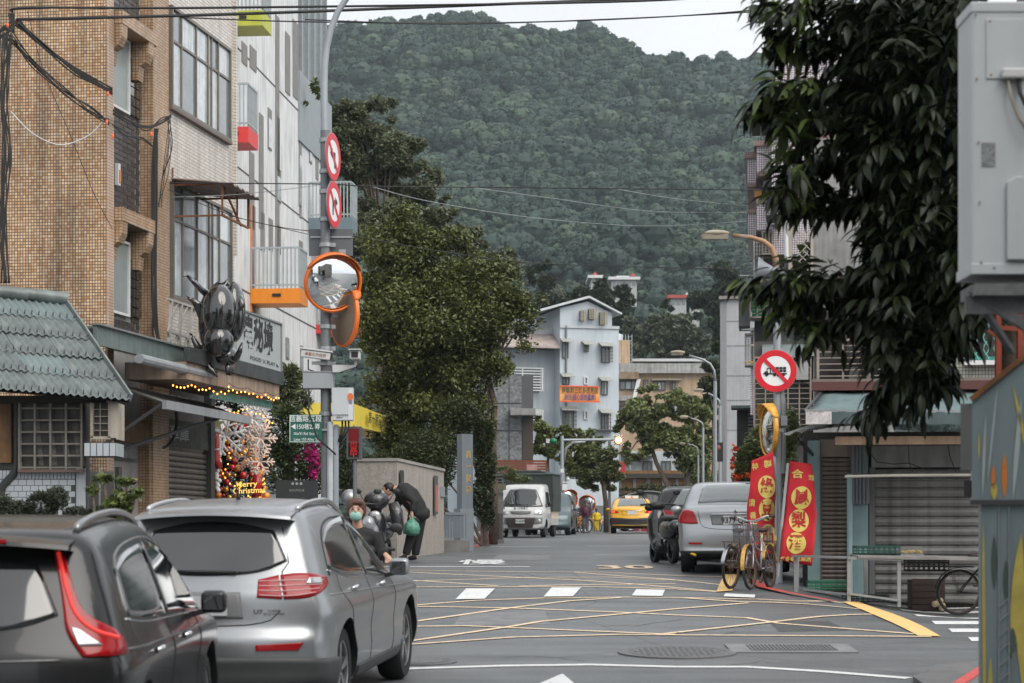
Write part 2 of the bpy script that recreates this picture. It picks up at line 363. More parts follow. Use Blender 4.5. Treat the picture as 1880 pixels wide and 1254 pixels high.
for i, l in enumerate(YL): drape(l, .085, 'yellow_box_line', MY, .004+.0005*i)
for q in ([(836,1102),(890,1101),(909,1082),(856,1082)], [(998,1097),(1052,1096.5),(1067,1080),(1013,1080)], [(1160,1095),(1216,1096),(1221,1084.5),(1168,1083.5)], [(1328,1096.5),(1385,1099),(1387,1093.5),(1332,1091)]):
 patch(q, 'white_dash', MW, .014)
patch([(1547,1106.5),(1578,1106.5),(1655,1134.5),(1612,1133.5)][::-1], 'yellow_corner_band', MY2, .014)
patch([(1612,1133.5),(1655,1134.5),(1727,1170),(1686,1169)][::-1], 'yellow_corner_band', MY2, .014)
patch([(1315,1088),(1344,1086),(1358,1056),(1330,1056)], 'yellow_corner_band', MY2, .014)
drape([(700,1231),(761,1228),(926,1223),(1086,1221),(1240,1225),(1370,1225),(1505,1233),(1669,1246)], .16, 'white_stop_line', MW)
drape([(690,1041),(973,1041)], .2, 'white_stop_line', MW)
patch([(975,1262),(1062,1262),(1034,1238.5),(1031,1238.5)], 'white_arrow', MW)
for px, a, b in ((1625,1111,1113),(1650,1118.5,1121.5),(1677,1128.3,1132),(1710,1141,1147),(1741,1155,1161.5),(1777,1171,1178)):
 patch([(px+7,b),(1912,b),(1912,a),(px,a)], 'crossing_stripe', MW)
drape([(1080,1003),(1210,1003)], .3, 'white_dash', MW); drape([(1150,996),(1210,995.5)], .3, 'white_dash', MW); drape([(905,1004),(1010,1003)], .25, 'white_dash', MW); drape([(1090,1019),(1240,1021)], .12, 'white_dash', MW)
drape([(1382,1068),(1401,1081),(1440,1090),(1478,1097),(1532,1107)], .16, 'red_kerb_line', MR, .03)
drape([(772,1013),(817,1010),(862,1005),(912,996)], .25, 'red_kerb_line', MR)
def ground_text(s, px, py, m, w, h):
 a = G(px, py); p = Vector((a.x, a.y, gz(a.x, a.y)+.012)); sl = (gz(a.x, a.y+3)-gz(a.x, a.y-3))/6
 text(s, 1, m, road, TM(p, (1,0,0), (0,1,sl))@Matrix.Diagonal((w, h, 1, 1)), name='road_lettering', bold=.02, kind='structure')
ground_text('30', 1146, 1042.5, MY, 1.0, 1.9)
ground_text('慢', 885, 1033.5, MW, .9, 3.0)
DKA = mk('asphalt_patch_dark', (.055,.058,.062), .6, var=.3, sc=3, bump=.3, bs=60); LTA = mk('asphalt_patch_pale', (.17,.175,.18), .65, var=.25, sc=4, bump=.3, bs=60)
for q, m in (([(830,1150),(1010,1146),(1000,1122),(850,1125)], LTA), ([(1430,1160),(1560,1158),(1520,1140),(1410,1141)], DKA), ([(900,1028),(1010,1028),(1010,1019),(915,1019)], LTA)): patch(q, 'asphalt_patch', m, .002)
for k in range(9):
 x0, y0 = R.uniform(780, 1600), R.uniform(1055, 1235); pts = [(x0, y0)]
 for _ in range(7): x0 += R.uniform(10, 34)*(1 if k % 2 else -1); y0 += R.uniform(-5, 5); pts.append((x0, y0))
 drape(pts, .012, 'crack', mk('crack_dark', (.02,.02,.02), .9), .0025)
# ironwork in the road
IRON = mk('cast_iron', (.135,.14,.145), .7, .1, var=.3, sc=20)
def manhole(px, py, r, label):
 a = G(px, py); mb = MB(); mb.lathe([(0,.0),(r*.8,.0),(r*.8,-.004),(r*.84,-.004),(r*.84,.0),(r,.0),(r,-.03)], n=40)
 for i in range(-7, 8):
  for j in range(-7, 8):
   if (i*i+j*j)**.5 < 7.2: mb.box(i*r*.1-.018, j*r*.1-.018, 0, i*r*.1+.018, j*r*.1+.018, .005)
 sl = math.atan((gz(a.x, a.y+1)-gz(a.x, a.y-1))/2)
 o = mb.build('manhole_cover', IRON, label=label, cat='manhole cover'); o.location = (a.x, a.y, gz(a.x, a.y)+.016); o.rotation_euler = (sl, 0, 0)
manhole(1243, 1199, .62, 'large round iron manhole cover in the asphalt left of the rectangular grate')
manhole(775, 1216, .35, 'smaller manhole cover beside the front wheel of the silver sport utility car')
a = G(1451, 1192); t = thing('drain_grate', 'rectangular grooved iron cover set in the asphalt at right', 'drain cover', (a.x, a.y, gz(a.x, a.y)+.014))
t.rotation_euler = (math.atan((gz(a.x, a.y+1)-gz(a.x, a.y-1))/2), 0, 0)
mb = MB(); mb.box(-.66,-.42,-.03,.66,.42,.003); mb.build('frame', mk('concrete_light', (.2,.205,.21), .8, var=.2), t)
mb = MB()
for i in range(23): mb.box(-.44+i*.04, -.3, .003, -.417+i*.04, .3, .012)
mb.build('grid', IRON, t)
# pavements (real steps)
KERB = mk('kerb_stone', (.20,.20,.195), .85, var=.2, bump=.3)
def slab(px_pts, name, m, h=.13, world=None):
 q = world or [G(*p) for p in px_pts]; mb = MB(); n = len(q)
 vs = [(p[0], p[1], gz(p[0], p[1])-.3) for p in q]+[(p[0], p[1], gz(p[0], p[1])+h) for p in q]
 mb.add(vs, [tuple(range(n, 2*n))]+[(i, (i+1)%n, n+(i+1)%n, n+i) for i in range(n)]); return mb.build(name, m, kind='structure')
PAVE = tile('paving', (.22,.215,.21), (.27,.26,.255), (.12,.12,.12), .3, .3, ax='xy', streak=.1, r=.8)
a, b = G(1676, 1252), G(1729, 1226)
slab(None, 'pavement', mk('worn_concrete', (.13,.13,.13), .8, var=.25), .05, [(a.x-.25, a.y-8), (a.x, a.y), (b.x, b.y), (b.x+.7, b.y+.25), (12, b.y+.3), (12, a.y-8)])
mb = MB(); q = [Vector(p) for p in ((a.x+.42, a.y-.3, 0), (b.x+.36, b.y-.35, 0))]
for p in q: p.z = gz(p.x, p.y)+.058
mb.bar(q[0]+(q[0]-q[1])*1.5, q[1], .11, .012); mb.build('red_kerb_line', MR, road, kind='structure')
# left pavement under the houses
slab(None, 'pavement', PAVE, .12, [(-14, 12), (-4.4, 12), (-4.1, 30), (-3.3, 38), (-2.1, 46), (-1.8, 49), (-.9, 62), (-.9, 75), (-.3, 100), (-14, 100)])
# ---------------------------------------------------------------- mountain and its forest
rs = np.random.RandomState(3)
RX = [-700,-380,-130,-76,-60,-34,-16,3,30,60,82,105,140,190,260,420,800]      # ridge line at 800 m
RY = [500,560,620,640,760,905,955,962,928,900,872,880,870,850,800,700,600]
RX = [(-1400), -900, -420, -330, -175, -100, 0, 110, 165, 240, 262, 330, 420, 480, 700, 1100, 1900]
RP = [300, 250, 60, 88, 44, 34, 58, 62, 60, 95, 100, 122, 115, 112, 200, 330, 520]
def ridge(px): return float(np.interp(px-CX, RX, RP))
def hill_z(x, d):
 px = CX+x*F/max(d, 1); rp = ridge(CX+x*F/820.)
 top = (HY-rp-14)/F*820.
 t = (d-235)/(820-235)
 if t <= 0: return CZ+.28
 tt = min(t, 1)
 h = top*(0.34*tt+0.66*tt**1.7)
 h += (9*math.sin(x*.019+d*.011)*math.sin(d*.015+1+x*.006)+8*math.sin(x*.041+d*.022+2)*math.sin(d*.028+x*.01)+4*math.sin(x*.09+d*.05)*math.sin(d*.07-x*.04))*min(1, t*4)*(1-.75*tt)
 if t > 1: h = top-(d-820)*.35
 return CZ+h
hx = np.linspace(-420, 420, 85); hd = np.concatenate([np.linspace(225, 820, 60), [900, 1000, 1200]])
mb = MB(); mb.grid([[(x, d, max(hill_z(x, d), -50)-.5) for x in hx] for d in hd])
mountain = mb.build('mountain', mk('forest_floor', (.02,.035,.025), .9, var=.3, sc=.05), smooth=True, kind='structure')
FOL = leafmat('forest_leaves', (.010,.026,.021), (.036,.070,.050), .8, .9, .0)
FOL2 = leafmat('forest_leaves_pale', (.018,.042,.030), (.060,.100,.056), .8, .9, .0)
def crown_mesh(seed, nleaf, leaf, lobes=9, flat=.75, m=FOL, core=True):
 "unit-ish far tree crown: leafy clumps on lobes"
 rs = np.random.RandomState(seed); pts = []; cs = []
 for i in range(lobes):
  a = rs.uniform(0, 2*PI); r = rs.uniform(.0, .62); c = np.array([r*math.cos(a), r*math.sin(a), rs.uniform(-.25, .5)*flat]); k = rs.uniform(.30, .48); cs.append((c, k))
  n = nleaf//lobes; v = rs.normal(size=(n,3)); v /= np.linalg.norm(v, axis=1)[:,None]; v[:,2] = np.abs(v[:,2])*1.0-.25
  pts.append(c+v*k*rs.uniform(.78, 1.1, n)[:,None])
 pts = np.concatenate(pts); v, f = leaf_quads(pts, leaf, seed, .7, 0)
 mb = MB()
 if core:
  for c, k in cs: mb.ell(c, (k*.86, k*.86, k*.8), 8, 6)
  cf = []
  for q in mb.f: cf.append(q if len(q) == 4 else (q[0], q[1], q[2], q[2]))
  # triangles become real triangles through from_pydata
 me = bpy.data.meshes.new('crown'); nv = len(v)
 me.from_pydata([tuple(x) for x in v]+mb.v, [], [tuple(x) for x in f.tolist()]+[tuple(i+nv for i in q) for q in mb.f]); me.materials.append(m); me.update(); return me
protos = []
for i in range(6):
 protos.append(crown_mesh(40+i, 700, .16, m=FOL if i % 3 else FOL2))
# scatter with geometry nodes: points carry size, yaw and which crown
pts = []; rot = []; scl = []; idx = []
tries = 0
while len(pts) < 8000 and tries < 60000:
 tries += 1
 d = 240+(830-240)*rs.uniform()**.7; x = rs.uniform(-.24, .24)*d
 px = CX+x*F/d
 if rs.uniform() > .25 and not (560 < px < 1480): continue
 pts.append((x, d, hill_z(x, d)+rs.uniform(.5, 2.5))); rot.append(rs.uniform(0, 6.28)); scl.append((rs.uniform(2.2, 4.2)+2.6*max(0, rs.normal())*(rs.uniform()<.35))*(1.2 if d > 600 else 1.0)); idx.append(rs.randint(0, 6))
for x in np.arange(-200, 200, 2.6):     # the ridge line
 for k in range(2):
  d = 815+rs.uniform(-8, 8); xx = x+rs.uniform(-1.5, 1.5); pts.append((xx, d, hill_z(xx, d)+rs.uniform(0, 3.5))); rot.append(rs.uniform(0, 6.28)); scl.append(rs.uniform(2.2, 5.2)); idx.append(rs.randint(0, 6))
pcol = bpy.data.collections.new('crown_sources')
for i, me in enumerate(protos): pcol.objects.link(bpy.data.objects.new('crown', me))
pm = bpy.data.meshes.new('mountain_forest'); pm.from_pydata(pts, [], [])
for nm, arr, ty in (('yaw', rot, 'FLOAT'), ('size', scl, 'FLOAT'), ('which', idx, 'INT')):
 at = pm.attributes.new(nm, ty, 'POINT'); at.data.foreach_set('value', arr)
fo = obj('mountain_forest', pm, kind='stuff', label='dense green forest covering the mountain slope', cat='forest')
ng = bpy.data.node_groups.new('scatter', 'GeometryNodeTree'); ng.interface.new_socket('Geometry', in_out='INPUT', socket_type='NodeSocketGeometry'); ng.interface.new_socket('Geometry', in_out='OUTPUT', socket_type='NodeSocketGeometry')
gi = ng.nodes.new('NodeGroupInput'); go = ng.nodes.new('NodeGroupOutput'); ip = ng.nodes.new('GeometryNodeInstanceOnPoints'); ci = ng.nodes.new('GeometryNodeCollectionInfo')
ci.inputs['Collection'].default_value = pcol; ci.inputs['Separate Children'].default_value = True; ci.inputs['Reset Children'].default_value = True
def attr(n, t):
 q = ng.nodes.new('GeometryNodeInputNamedAttribute'); q.data_type = t; q.inputs['Name'].default_value = n; return q.outputs['Attribute']
cx = ng.nodes.new('ShaderNodeCombineXYZ'); ng.links.new(attr('yaw', 'FLOAT'), cx.inputs[2])
ng.links.new(gi.outputs[0], ip.inputs['Points']); ng.links.new(ci.outputs[0], ip.inputs['Instance']); ip.inputs['Pick Instance'].default_value = True
ng.links.new(attr('which', 'INT'), ip.inputs['Instance Index']); ng.links.new(cx.outputs[0], ip.inputs['Rotation']); ng.links.new(attr('size', 'FLOAT'), ip.inputs['Scale'])
ng.links.new(ip.outputs[0], go.inputs[0]); mo = fo.modifiers.new('scatter', 'NODES'); mo.node_group = ng
# haze
hz = MB(); hz.box(-450, -25, -8, 450, 1150, 290)
hm = bpy.data.materials.new('haze'); hm.use_nodes = True; ht = hm.node_tree; ht.nodes.clear(); ho = ht.nodes.new('ShaderNodeOutputMaterial'); pv = ht.nodes.new('ShaderNodeVolumePrincipled')
pv.inputs['Color'].default_value = (.80,.92,1,1); pv.inputs['Density'].default_value = .00019; pv.inputs['Anisotropy'].default_value = .2; ht.links.new(pv.outputs[0], ho.inputs['Volume'])
hz.build('haze', hm, kind='stuff', label='thin pale haze in the air over the street and mountain', cat='haze')
# ================================================================ tiled corner building on the left
MOSO = tile('mosaic_ochre', (.54,.28,.12), (.78,.60,.40), (.10,.065,.045), .047, .050, .14, r=.4, streak=.62, ax='yz', var=.22)
MOSF = tile('mosaic_lit_face', (.62,.40,.26), (.66,.50,.38), (.22,.16,.13), .075, .050, .12, r=.35, streak=.4)  # corner strip mosaic: light on this face put into paler tile colours
MOSF2 = tile('mosaic_ochre_small', (.46,.27,.14), (.58,.42,.28), (.16,.11,.08), .06, .050, .12, r=.4, streak=.4)
WTILE = tile('white_wall_tile', (.62,.57,.51), (.70,.66,.60), (.24,.20,.17), .24, .062, .1, .5, r=.3, streak=.3)
BTILE = [mk('dark_brown_tile', (.040,.033,.031), .42, var=.3, sc=9, spec=.7), mk('dark_brown_tile_light', (.060,.050,.048), .38, var=.3, sc=9, spec=.7)]
GROUT = mk('tile_grout', (.30,.29,.28), .9, var=.2)
ALU = mk('bronze_aluminium', (.20,.175,.15), .4, .4, var=.1)
O = gp(195, 35.0); A = Fr(O, math.atan2(1, .1675)); OZ = O.z
bt = thing('corner_building', 'corner building clad in ochre mosaic with dark tiled strip and white tiled street front', 'building', O, A.a)
ztop = 12.0
def L(px, py, yo=0, fr=A, o=None):
 return fr.ray(px, py, yo)
U = lambda px, yo=0: A.u(px, yo)
zc = L(195, 640).z                       # level of the street canopy
mb = MB(); mb.box(0, 0, -1, .28, 9.0, ztop); mb.build('mosaic_wall', MOSO, bt)
u0, u1, u2, u3, u4 = .01, U(207), U(278), U(307), U(430)
mb = MB(); mb.box(0, -.02, -1, u1, .02-.001, ztop); mb.box(u1-.012, -.015, -1, u1, .22, ztop); mb.build('corner_strip', MOSF, bt)
mb = MB(); mb.box(u1, .20, -1, u2+.1, .6, ztop); wallb = mb.build('dark_wall', GROUT, bt)
mb = MB(); mb.box(u2, -.03, -1, u3, .6, ztop); mb.build('pillar', [MOSF2], bt)
mb = MB(); mb.box(u3, .0, zc+.25, u4, 5, ztop); mb.box(u4-.04, -.05, zc+2.4, u4+.05, .05, ztop);
mb.cur = 0; wt = mb.build('street_front', WTILE, bt)
# dark tiles laid in courses; hoods and windows interrupt them
hood = [(L(232, 58, .3).z, L(240, 104, .3).z), (L(232, 405, .3).z, L(240, 445, .3).z)]
wins = [(L(215, 66, .20).z, L(215, 203, .20).z), (L(215, 440, .20).z, L(215, 578, .20).z)]
wu = (u1+.03, U(231, .20))
rh, tw = .088, .40; k = 0; z = zc+.1; tm = [MB().box(-tw/2+.012, -.012, -rh/2+.007, tw/2-.012, .01, rh/2-.007).mesh('tile', BTILE[i]) for i in (0, 1)]
th = [MB().box(-tw/4+.012, -.012, -rh/2+.007, tw/4-.012, .01, rh/2-.007).mesh('tile', BTILE[i]) for i in (0, 1)]
row = 0; ntile = 0
while z < ztop-.5:
 x = u1+.02+(0 if row % 2 else -tw/2)
 while x < u2-.02:
  a0, a1 = max(x, u1+.01), min(x+tw, u2-.01); c = (a0+a1)/2
  blocked = any(w0+.05 > z > w1-.05 and a0 < wu[1]-.02 for w0, w1 in wins)
  if a1-a0 > .12 and not blocked and ntile < 299:
   s = th if a1-a0 < tw*.8 else tm
   o = obj('tile', s[R.random() < .4], wallb, (c, .20+R.uniform(-.003, .002), z)); ntile += 1
  x += tw
 z += rh; row += 1
def window(parent, x0, x1, z0, z1, y=.0, fm=ALU, pm=PANE, nv=2, nh=0, fw=.05, dep=.06, name='window', hbars=None, sill=None, xs_=None):
 "frame with mullions as one part, each pane its own sub-part"
 f = MB(); f.box(x0, y-dep, z0, x0+fw, y+.02, z1); f.box(x1-fw, y-dep, z0, x1, y+.02, z1); f.box(x0+fw, y-dep, z0, x1-fw, y+.02, z0+fw); f.box(x0+fw, y-dep, z1-fw, x1-fw, y+.02, z1)
 xx = xs_ or [x0+(x1-x0)*i/nv for i in range(1, nv)]; zz = hbars or [z0+(z1-z0)*i/(nh+1) for i in range(1, nh+1)]
 for q in xx: f.box(q-fw*.4, y-dep*.8, z0+fw, q+fw*.4, y+.015, z1-fw)
 for q in zz: f.box(x0+fw, y-dep*.7, q-fw*.4, x1-fw, y+.013, q+fw*.4)
 fr = f.build(name, fm, parent)
 ex = [x0+fw]+list(xx)+[x1-fw]; ez = [z0+fw]+list(zz)+[z1-fw]
 for i in range(len(ex)-1):
  for j in range(len(ez)-1):
   m = pm[(i+j) % len(pm)] if isinstance(pm, list) else pm
   MB().box(ex[i], y-dep*.35, ez[j], ex[i+1], y-dep*.35+.012, ez[j+1]).build('pane', m, fr)
 if sill: MB().box(x0-.06, y-.14, z0-.07, x1+.06, y+.02, z0-.004).build('sill', sill, fr)
 return fr
FROST = mk('frosted_pane', (.26,.30,.29), .25, var=.1)
for i, (w0, w1) in enumerate(wins):
 window(bt, u1+.04, wu[1], w1, w0, .18, WHITE, FROST, nv=1, fw=.04)
 # dark glass block strip beside the window
 lt = MB()
 for r_ in range(6):
  for c_ in range(2): lt.box(wu[1]+.03+c_*.32, .14, w1+.04+r_*.16, wu[1]+.31+c_*.32, .18, w1+.18+r_*.16)
 lt.build('glass_block_strip', GLASS, bt)
 h0, h1 = hood[i]
 hb = MB(); hb.box(u1+.02, -.16, h0-.22, u2-.15, .20, h0)
 for cx_ in (u1+.03, u2-.56):
  poly = [(.20, h0-.22), (-.15, h0-.22), (-.14, h0-.42), (-.08, h0-.56), (.02, h0-.62), (.05, h0-.85), (.20, h0-.85)]
  hb.prism(poly, cx_, cx_+.26, 'x')
 hb.build('window_hood', MOSF2, bt)
# big street windows
def bigwin(pts, rows):
 (pxa, pyt, pyb), (pxb, pyt2, pyb2) = pts
 x0, x1 = L(pxa, pyt).x, L(pxb, pyt2).x; zt = (L(pxa, pyt).z+L(pxb, pyt2).z)/2; zb = (L(pxa, pyb).z+L(pxb, pyb2).z)/2
 MB().box(x0-.03, -.09, zb-.05, x1+.03, .0, zb).build('window_sill', mk('sill_brown', (.16,.13,.11), .6), bt)
 w = x1-x0; zz = [zb+(zt-zb)*rows]
 window(bt, x0, x1, zb, zt, -.012, ALU, [CURT, PANE, mk('pane_pale', (.55,.60,.62), .1, var=.2, sc=5, spec=.7, coat=.3, streak=.3), CURT], hbars=zz, fw=.055, dep=.07, xs_=[x0+w*.16, x0+w*.40, x0+w*.60, x0+w*.66, x0+w*.78])
bigwin([(309, 18, 201), (418, 82, 256)], .66)
bigwin([(311, 340, 560), (420, 381, 570)], .68)
# rusty bracket shelf by the lower window
t = thing('bracket_shelf', 'rusty iron bracket carrying a corrugated board beside the lower street window', 'shelf', A.o+A.ex*U(312)+Vector((0,0,0)), A.a)
bz = L(312, 340).z
mb = MB(); mb.tube([(0, -.05, bz-.8), (0, -.05, bz+.3)], .02, 5); mb.bar((0, -.05, bz), (0, -1.0, bz+.0), .035); mb.bar((1.6, -.05, bz), (1.6, -1.0, bz), .035); mb.bar((0, -.95, bz-.55), (1.6, -.95, bz-.55), .035)
mb.bar((0,-.95,bz-.55),(0,-.95,bz), .03); mb.bar((.9,-.95,bz-.55),(.9,-.95,bz), .03); mb.bar((.2,-.9,bz),(1.3,-.9,bz-.55), .03); mb.bar((0,-.05,bz-.55),(0,-1.0,bz-.55), .03); mb.bar((1.6,-.95,bz-.55),(1.6,-.95,bz+.05),.04)
mb.build('bracket', RUST, t)
mb = MB(); mb.grid([[(x*.1-.1, -.05-y*.28, bz+.1-y*.03+.02*math.cos(x*2)) for y in range(5)] for x in range(20)]); o = mb.build('board', mk('weathered_board', (.30,.24,.22), .8, var=.3), t); o.modifiers.new('s', 'SOLIDIFY').thickness = .02
# ground floor: dark garage front, fascia, shutter
zg = L(330, 930).z
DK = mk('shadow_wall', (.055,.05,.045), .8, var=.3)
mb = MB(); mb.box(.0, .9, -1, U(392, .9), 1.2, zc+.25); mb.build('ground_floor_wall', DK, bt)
pu0, pu1 = U(274), U(285)
mb = MB(); mb.box(pu0, .0, -1, pu1, .35, L(280, 808).z); mb.build('mosaic_post', MOSF2, bt)
BRD = mk('brown_board', (.17,.10,.045), .75, var=.3, streak=.4)
mb = MB(); mb.box(U(222), .02, L(222, 810).z, pu1, .12, L(222, 770).z); mb.build('board_fascia', BRD, bt)
mb = MB(); mb.box(U(213), .25, -1, U(272), .3, L(230, 846).z); mb.box(U(213), .2, L(230, 846).z, U(272), .32, L(230, 838).z); mb.build('grey_door', mk('door_grey', (.13,.125,.12), .6, var=.15), bt)
# roller shutter: each slat its own part
SL = mk('shutter_slat', (.15,.14,.125), .45, .3, var=.2, sc=2, streak=.35)
def shutter(name, label, o, rz, w, z0, z1, pitch, m, frame_m, slot=False, boxh=0):
 t = thing(name, label, 'shutter', o, rz); n = int((z1-z0)/pitch)
 def slat(k):
  b = MB(); g = [[(x, y, z) for x in (0, w)] for y, z in ((.012, 0), (-.02, pitch*.18), (-.03, pitch*.5), (-.02, pitch*.80), (.012, pitch*.9), (.014, pitch))]; b.grid(g)
  if slot:
   for i in range(5): b.box(w*(.08+.18*i), -.034, pitch*.4, w*(.17+.18*i), -.028, pitch*.58)
  return b.mesh('slat', m)
 s = slat(0)
 for i in range(n): obj('slat', s, t, (0, 0, z0+i*pitch))
 MB().box(-.09, -.04, z0, -.003, .05, z1).build('guide_rail', frame_m, t); MB().box(w+.003, -.04, z0, w+.09, .05, z1).build('guide_rail', frame_m, t)
 if boxh: MB().box(-.09, -.12, z0+n*pitch+.003, w+.09, .25, z0+n*pitch+boxh).build('shutter_box', frame_m, t)
 return t
sx0, sx1 = U(288), U(386)
shutter('roller_shutter', 'brown grey roller shutter under the green garage sign', A.o+A.ex*sx0+A.ey*.1, A.a, sx1-sx0, L(300, 1010).z, L(300, 819).z, .098, SL, DSTEEL)
t = thing('garage_sign', 'old dark green painted sign with two characters above the brown shutter', 'sign', A.o+A.ex*U(300)+A.ey*.03+Vector((0,0,L(308,817).z)), A.a)
sw, sh = U(386)-U(300), L(308,767).z-L(308,817).z
MB().box(0, 0, 0, sw, .05, sh).build('board', mk('sign_mossy', (.045,.055,.045), .7, var=.6, sc=5, col2=(.10,.11,.08), c2=.35), t)
text('車庫', sh*.62, mk('faded_white', (.40,.43,.42), .7, var=.3), t, TM((sw*.36, -.006, sh*.45)), bold=.01, sx=1.9)
# frame post beside the christmas display
MB().box(U(386), -.02, -1, U(393), .12, zc).build('door_post', DSTEEL, bt)
# green steel canopy beam over the garage
t = thing('steel_canopy', 'flat grey green steel canopy along the corner building above the garage', 'canopy', A.o, A.a)
ca, cb = U(178, -1.0), U(377, -1.0); z1_, z2_ = L(182, 645, -1.0).z, L(375, 671, -1.0).z; zm = (z1_+z2_)/2
CG = mk('canopy_green', (.17,.22,.21), .5, .2, var=.2, streak=.3)
MB().box(ca, -1.0, zm, cb, -.94, zm+.28).build('front_beam', CG, t); MB().box(ca, -.94, zm+.24, cb, -.02, zm+.27).build('roof_sheet', CG, t)
MB().box(ca-.02, -1.06, zm+.283, cb+.02, -.9, zm+.31).build('gutter', STEEL, t)
t = thing('corrugated_awning', 'lower corrugated awning with grey gutter and brace over the shutter', 'awning', A.o, A.a)
ga, gb = U(262, -.7), U(372, -.7); zq = L(300, 722, -.7).z
mb = MB(); mb.grid([[(ga+(gb+1.6-ga)*i/60, -.05-j*1.0, zq+.12-j*.35+.02*math.cos(i*1.3)) for j in (0, 1)] for i in range(61)]); mb.build('sheet', mk('awning_sheet', (.28,.28,.27), .6, var=.2), t)
MB().box(ga, -1.1, zq-.32, gb+1.6, -1.02, zq-.18).build('edge_beam', GREYP, t)
MB().tube([(ga-1.6, -1.2, zq+.35), (gb-1.3, -1.2, zq+.35), (gb-1.1, -1.2, zq+.38), (gb-1.1, -1.2, zq+.55)], .075, 10).build('drain_pipe', GREYP, t)
mb = MB(); mb.bar((gb+.3, -1.0, zq-.25), (ga+.4, -.02, zq-1.0), .05); mb.bar((ga, -1.0, zq-.25), (ga, -.02, zq-.9), .05); mb.build('brace', DSTEEL, t)
# ---------------------------------------------------------------- restaurant podium: parapet, sign, truss, beetle
t = thing('shop_podium', 'dark stone parapet with weathered beige fascia carrying the beetle and billboard', 'shop front', A.o, A.a)
pa, pb = U(316, -1.0), U(521, -1.3)
zt_ = [L(330, 636, -1.2).z, L(520, 675, -1.2).z]; zt2 = sum(zt_)/2-.05
MB().box(pa, -1.3, zt2-.24, pb, -1.2, zt2).build('stone_parapet', mk('dark_marble', (.05,.055,.055), .35, var=.5, sc=4, col2=(.10,.105,.10), c2=.3), t)
MB().box(pa, -1.24, zt2-.52, pb-.1, -.2, zt2-.243).build('fascia', mk('beige_fascia', (.36,.27,.20), .6, var=.2, streak=.5), t)
t = thing('shop_billboard', 'pale grey billboard with large black characters and small words behind the beetle', 'billboard', A.o, A.a)
ba, bb = U(446, -1.1), U(513, -1.1); zb_, zt_ = zt2+.02, L(446, 578, -1.1).z
ba = U(433, -1.1)
zt_ = (L(446, 577, -1.1).z+L(513, 592, -1.1).z)/2
mb = MB(); mb.box(ba, -1.12, zb_, bb, -.98, zt_); mb.build('panel', mk('billboard_grey', (.40,.44,.44), .5, var=.04), t)
mb = MB(); mb.box(ba, -1.15, zt_, bb+.03, -.96, zt_+.03); mb.box(bb, -1.15, zb_, bb+.03, -.96, zt_); mb.build('frame', STEEL, t)
BK = mk('letter_black', (.02,.02,.02), .5)
bw = bb-U(446,-1.1); hz_ = zt_-zb_
text('蟲秘境', .62*hz_*1.1, BK, t, TM((U(446,-1.1)+bw*.38, -1.128, zb_+hz_*.58)), bold=.03, sx=bw*.80/3/(.62*hz_*1.1))
text('FOOD ✕ PLAY ◣', .085*hz_*1.25, BK, t, TM((U(446,-1.1)+bw*.55, -1.128, zb_+hz_*.14)), bold=.01, sx=2.6)
t = thing('lattice_truss', 'white steel lattice standing on the parapet behind the beetle', 'truss', A.o, A.a)
mb = MB(); la, lb = U(308, -.6), U(378, -.6); n = 4; zl, zh = zt2-.2, L(330, 556, -.6).z
for k_ in (0, 1, 2): mb.bar((la, -.6, zl+(zh-zl)*k_/2), (lb, -.6, zl+(zh-zl)*k_/2), .04)
for i in range(n+1): mb.bar((la+(lb-la)*i/n, -.6, zl), (la+(lb-la)*i/n+.2, -.6, zh), .05)
for i in range(n):
 a_, b_ = la+(lb-la)*i/n, la+(lb-la)*(i+1)/n; mb.bar((a_, -.6, zl), (b_, -.6, (zl+zh)/2), .03); mb.bar((b_, -.6, zl), (a_, -.6, (zl+zh)/2), .03); mb.bar((a_, -.6, (zl+zh)/2), (b_, -.6, zh), .03)
mb.build('bars', mk('truss_paint', (.42,.40,.37), .5, .2), t)
# beetle: glossy black giant, hanging on the front. built in a frontal frame at its own depth
BD = 36.3; Bc = P(404, 600, BD); q = BD/F
t = thing('beetle_statue', 'giant glossy black stag beetle statue clinging to the shop front', 'statue', Bc)
def B(px, py, dy=0): return Vector(((px-412)*q, dy, (600-py)*q))
GB = mk('beetle_black', (.012,.012,.013), .13, spec=.8, coat=1.0, var=.0)
mb = MB(); mb.ell(B(415, 575, -.25), (31*q, .35, 50*q), 28, 18); mb.build('wing_case', GB, t, smooth=True)
mb = MB(); mb.ell(B(414, 628, -.25), (27*q, .34, 30*q), 26, 16); mb.build('thorax', GB, t, smooth=True)
mb = MB(); mb.ell(B(438, 572, .05), (20*q, .35, 56*q), 20, 14); mb.ell(B(392, 590, .1), (22*q, .25, 58*q), 20, 14); mb.build('abdomen', GB, t, smooth=True)
mb = MB(); mb.tube([B(395, 575, 0), B(440, 580, -.3)], .012, 5); mb.build('seam', GB, t)
mb = MB(); mb.ell(B(425, 655, .0), (22*q, .3, 20*q), 16, 10); mb.build('head', GB, t, smooth=True)
def horn(pts, r):
 m_ = MB(); m_.tube([B(*p) for p in pts], [x*q for x in r], 10); return m_
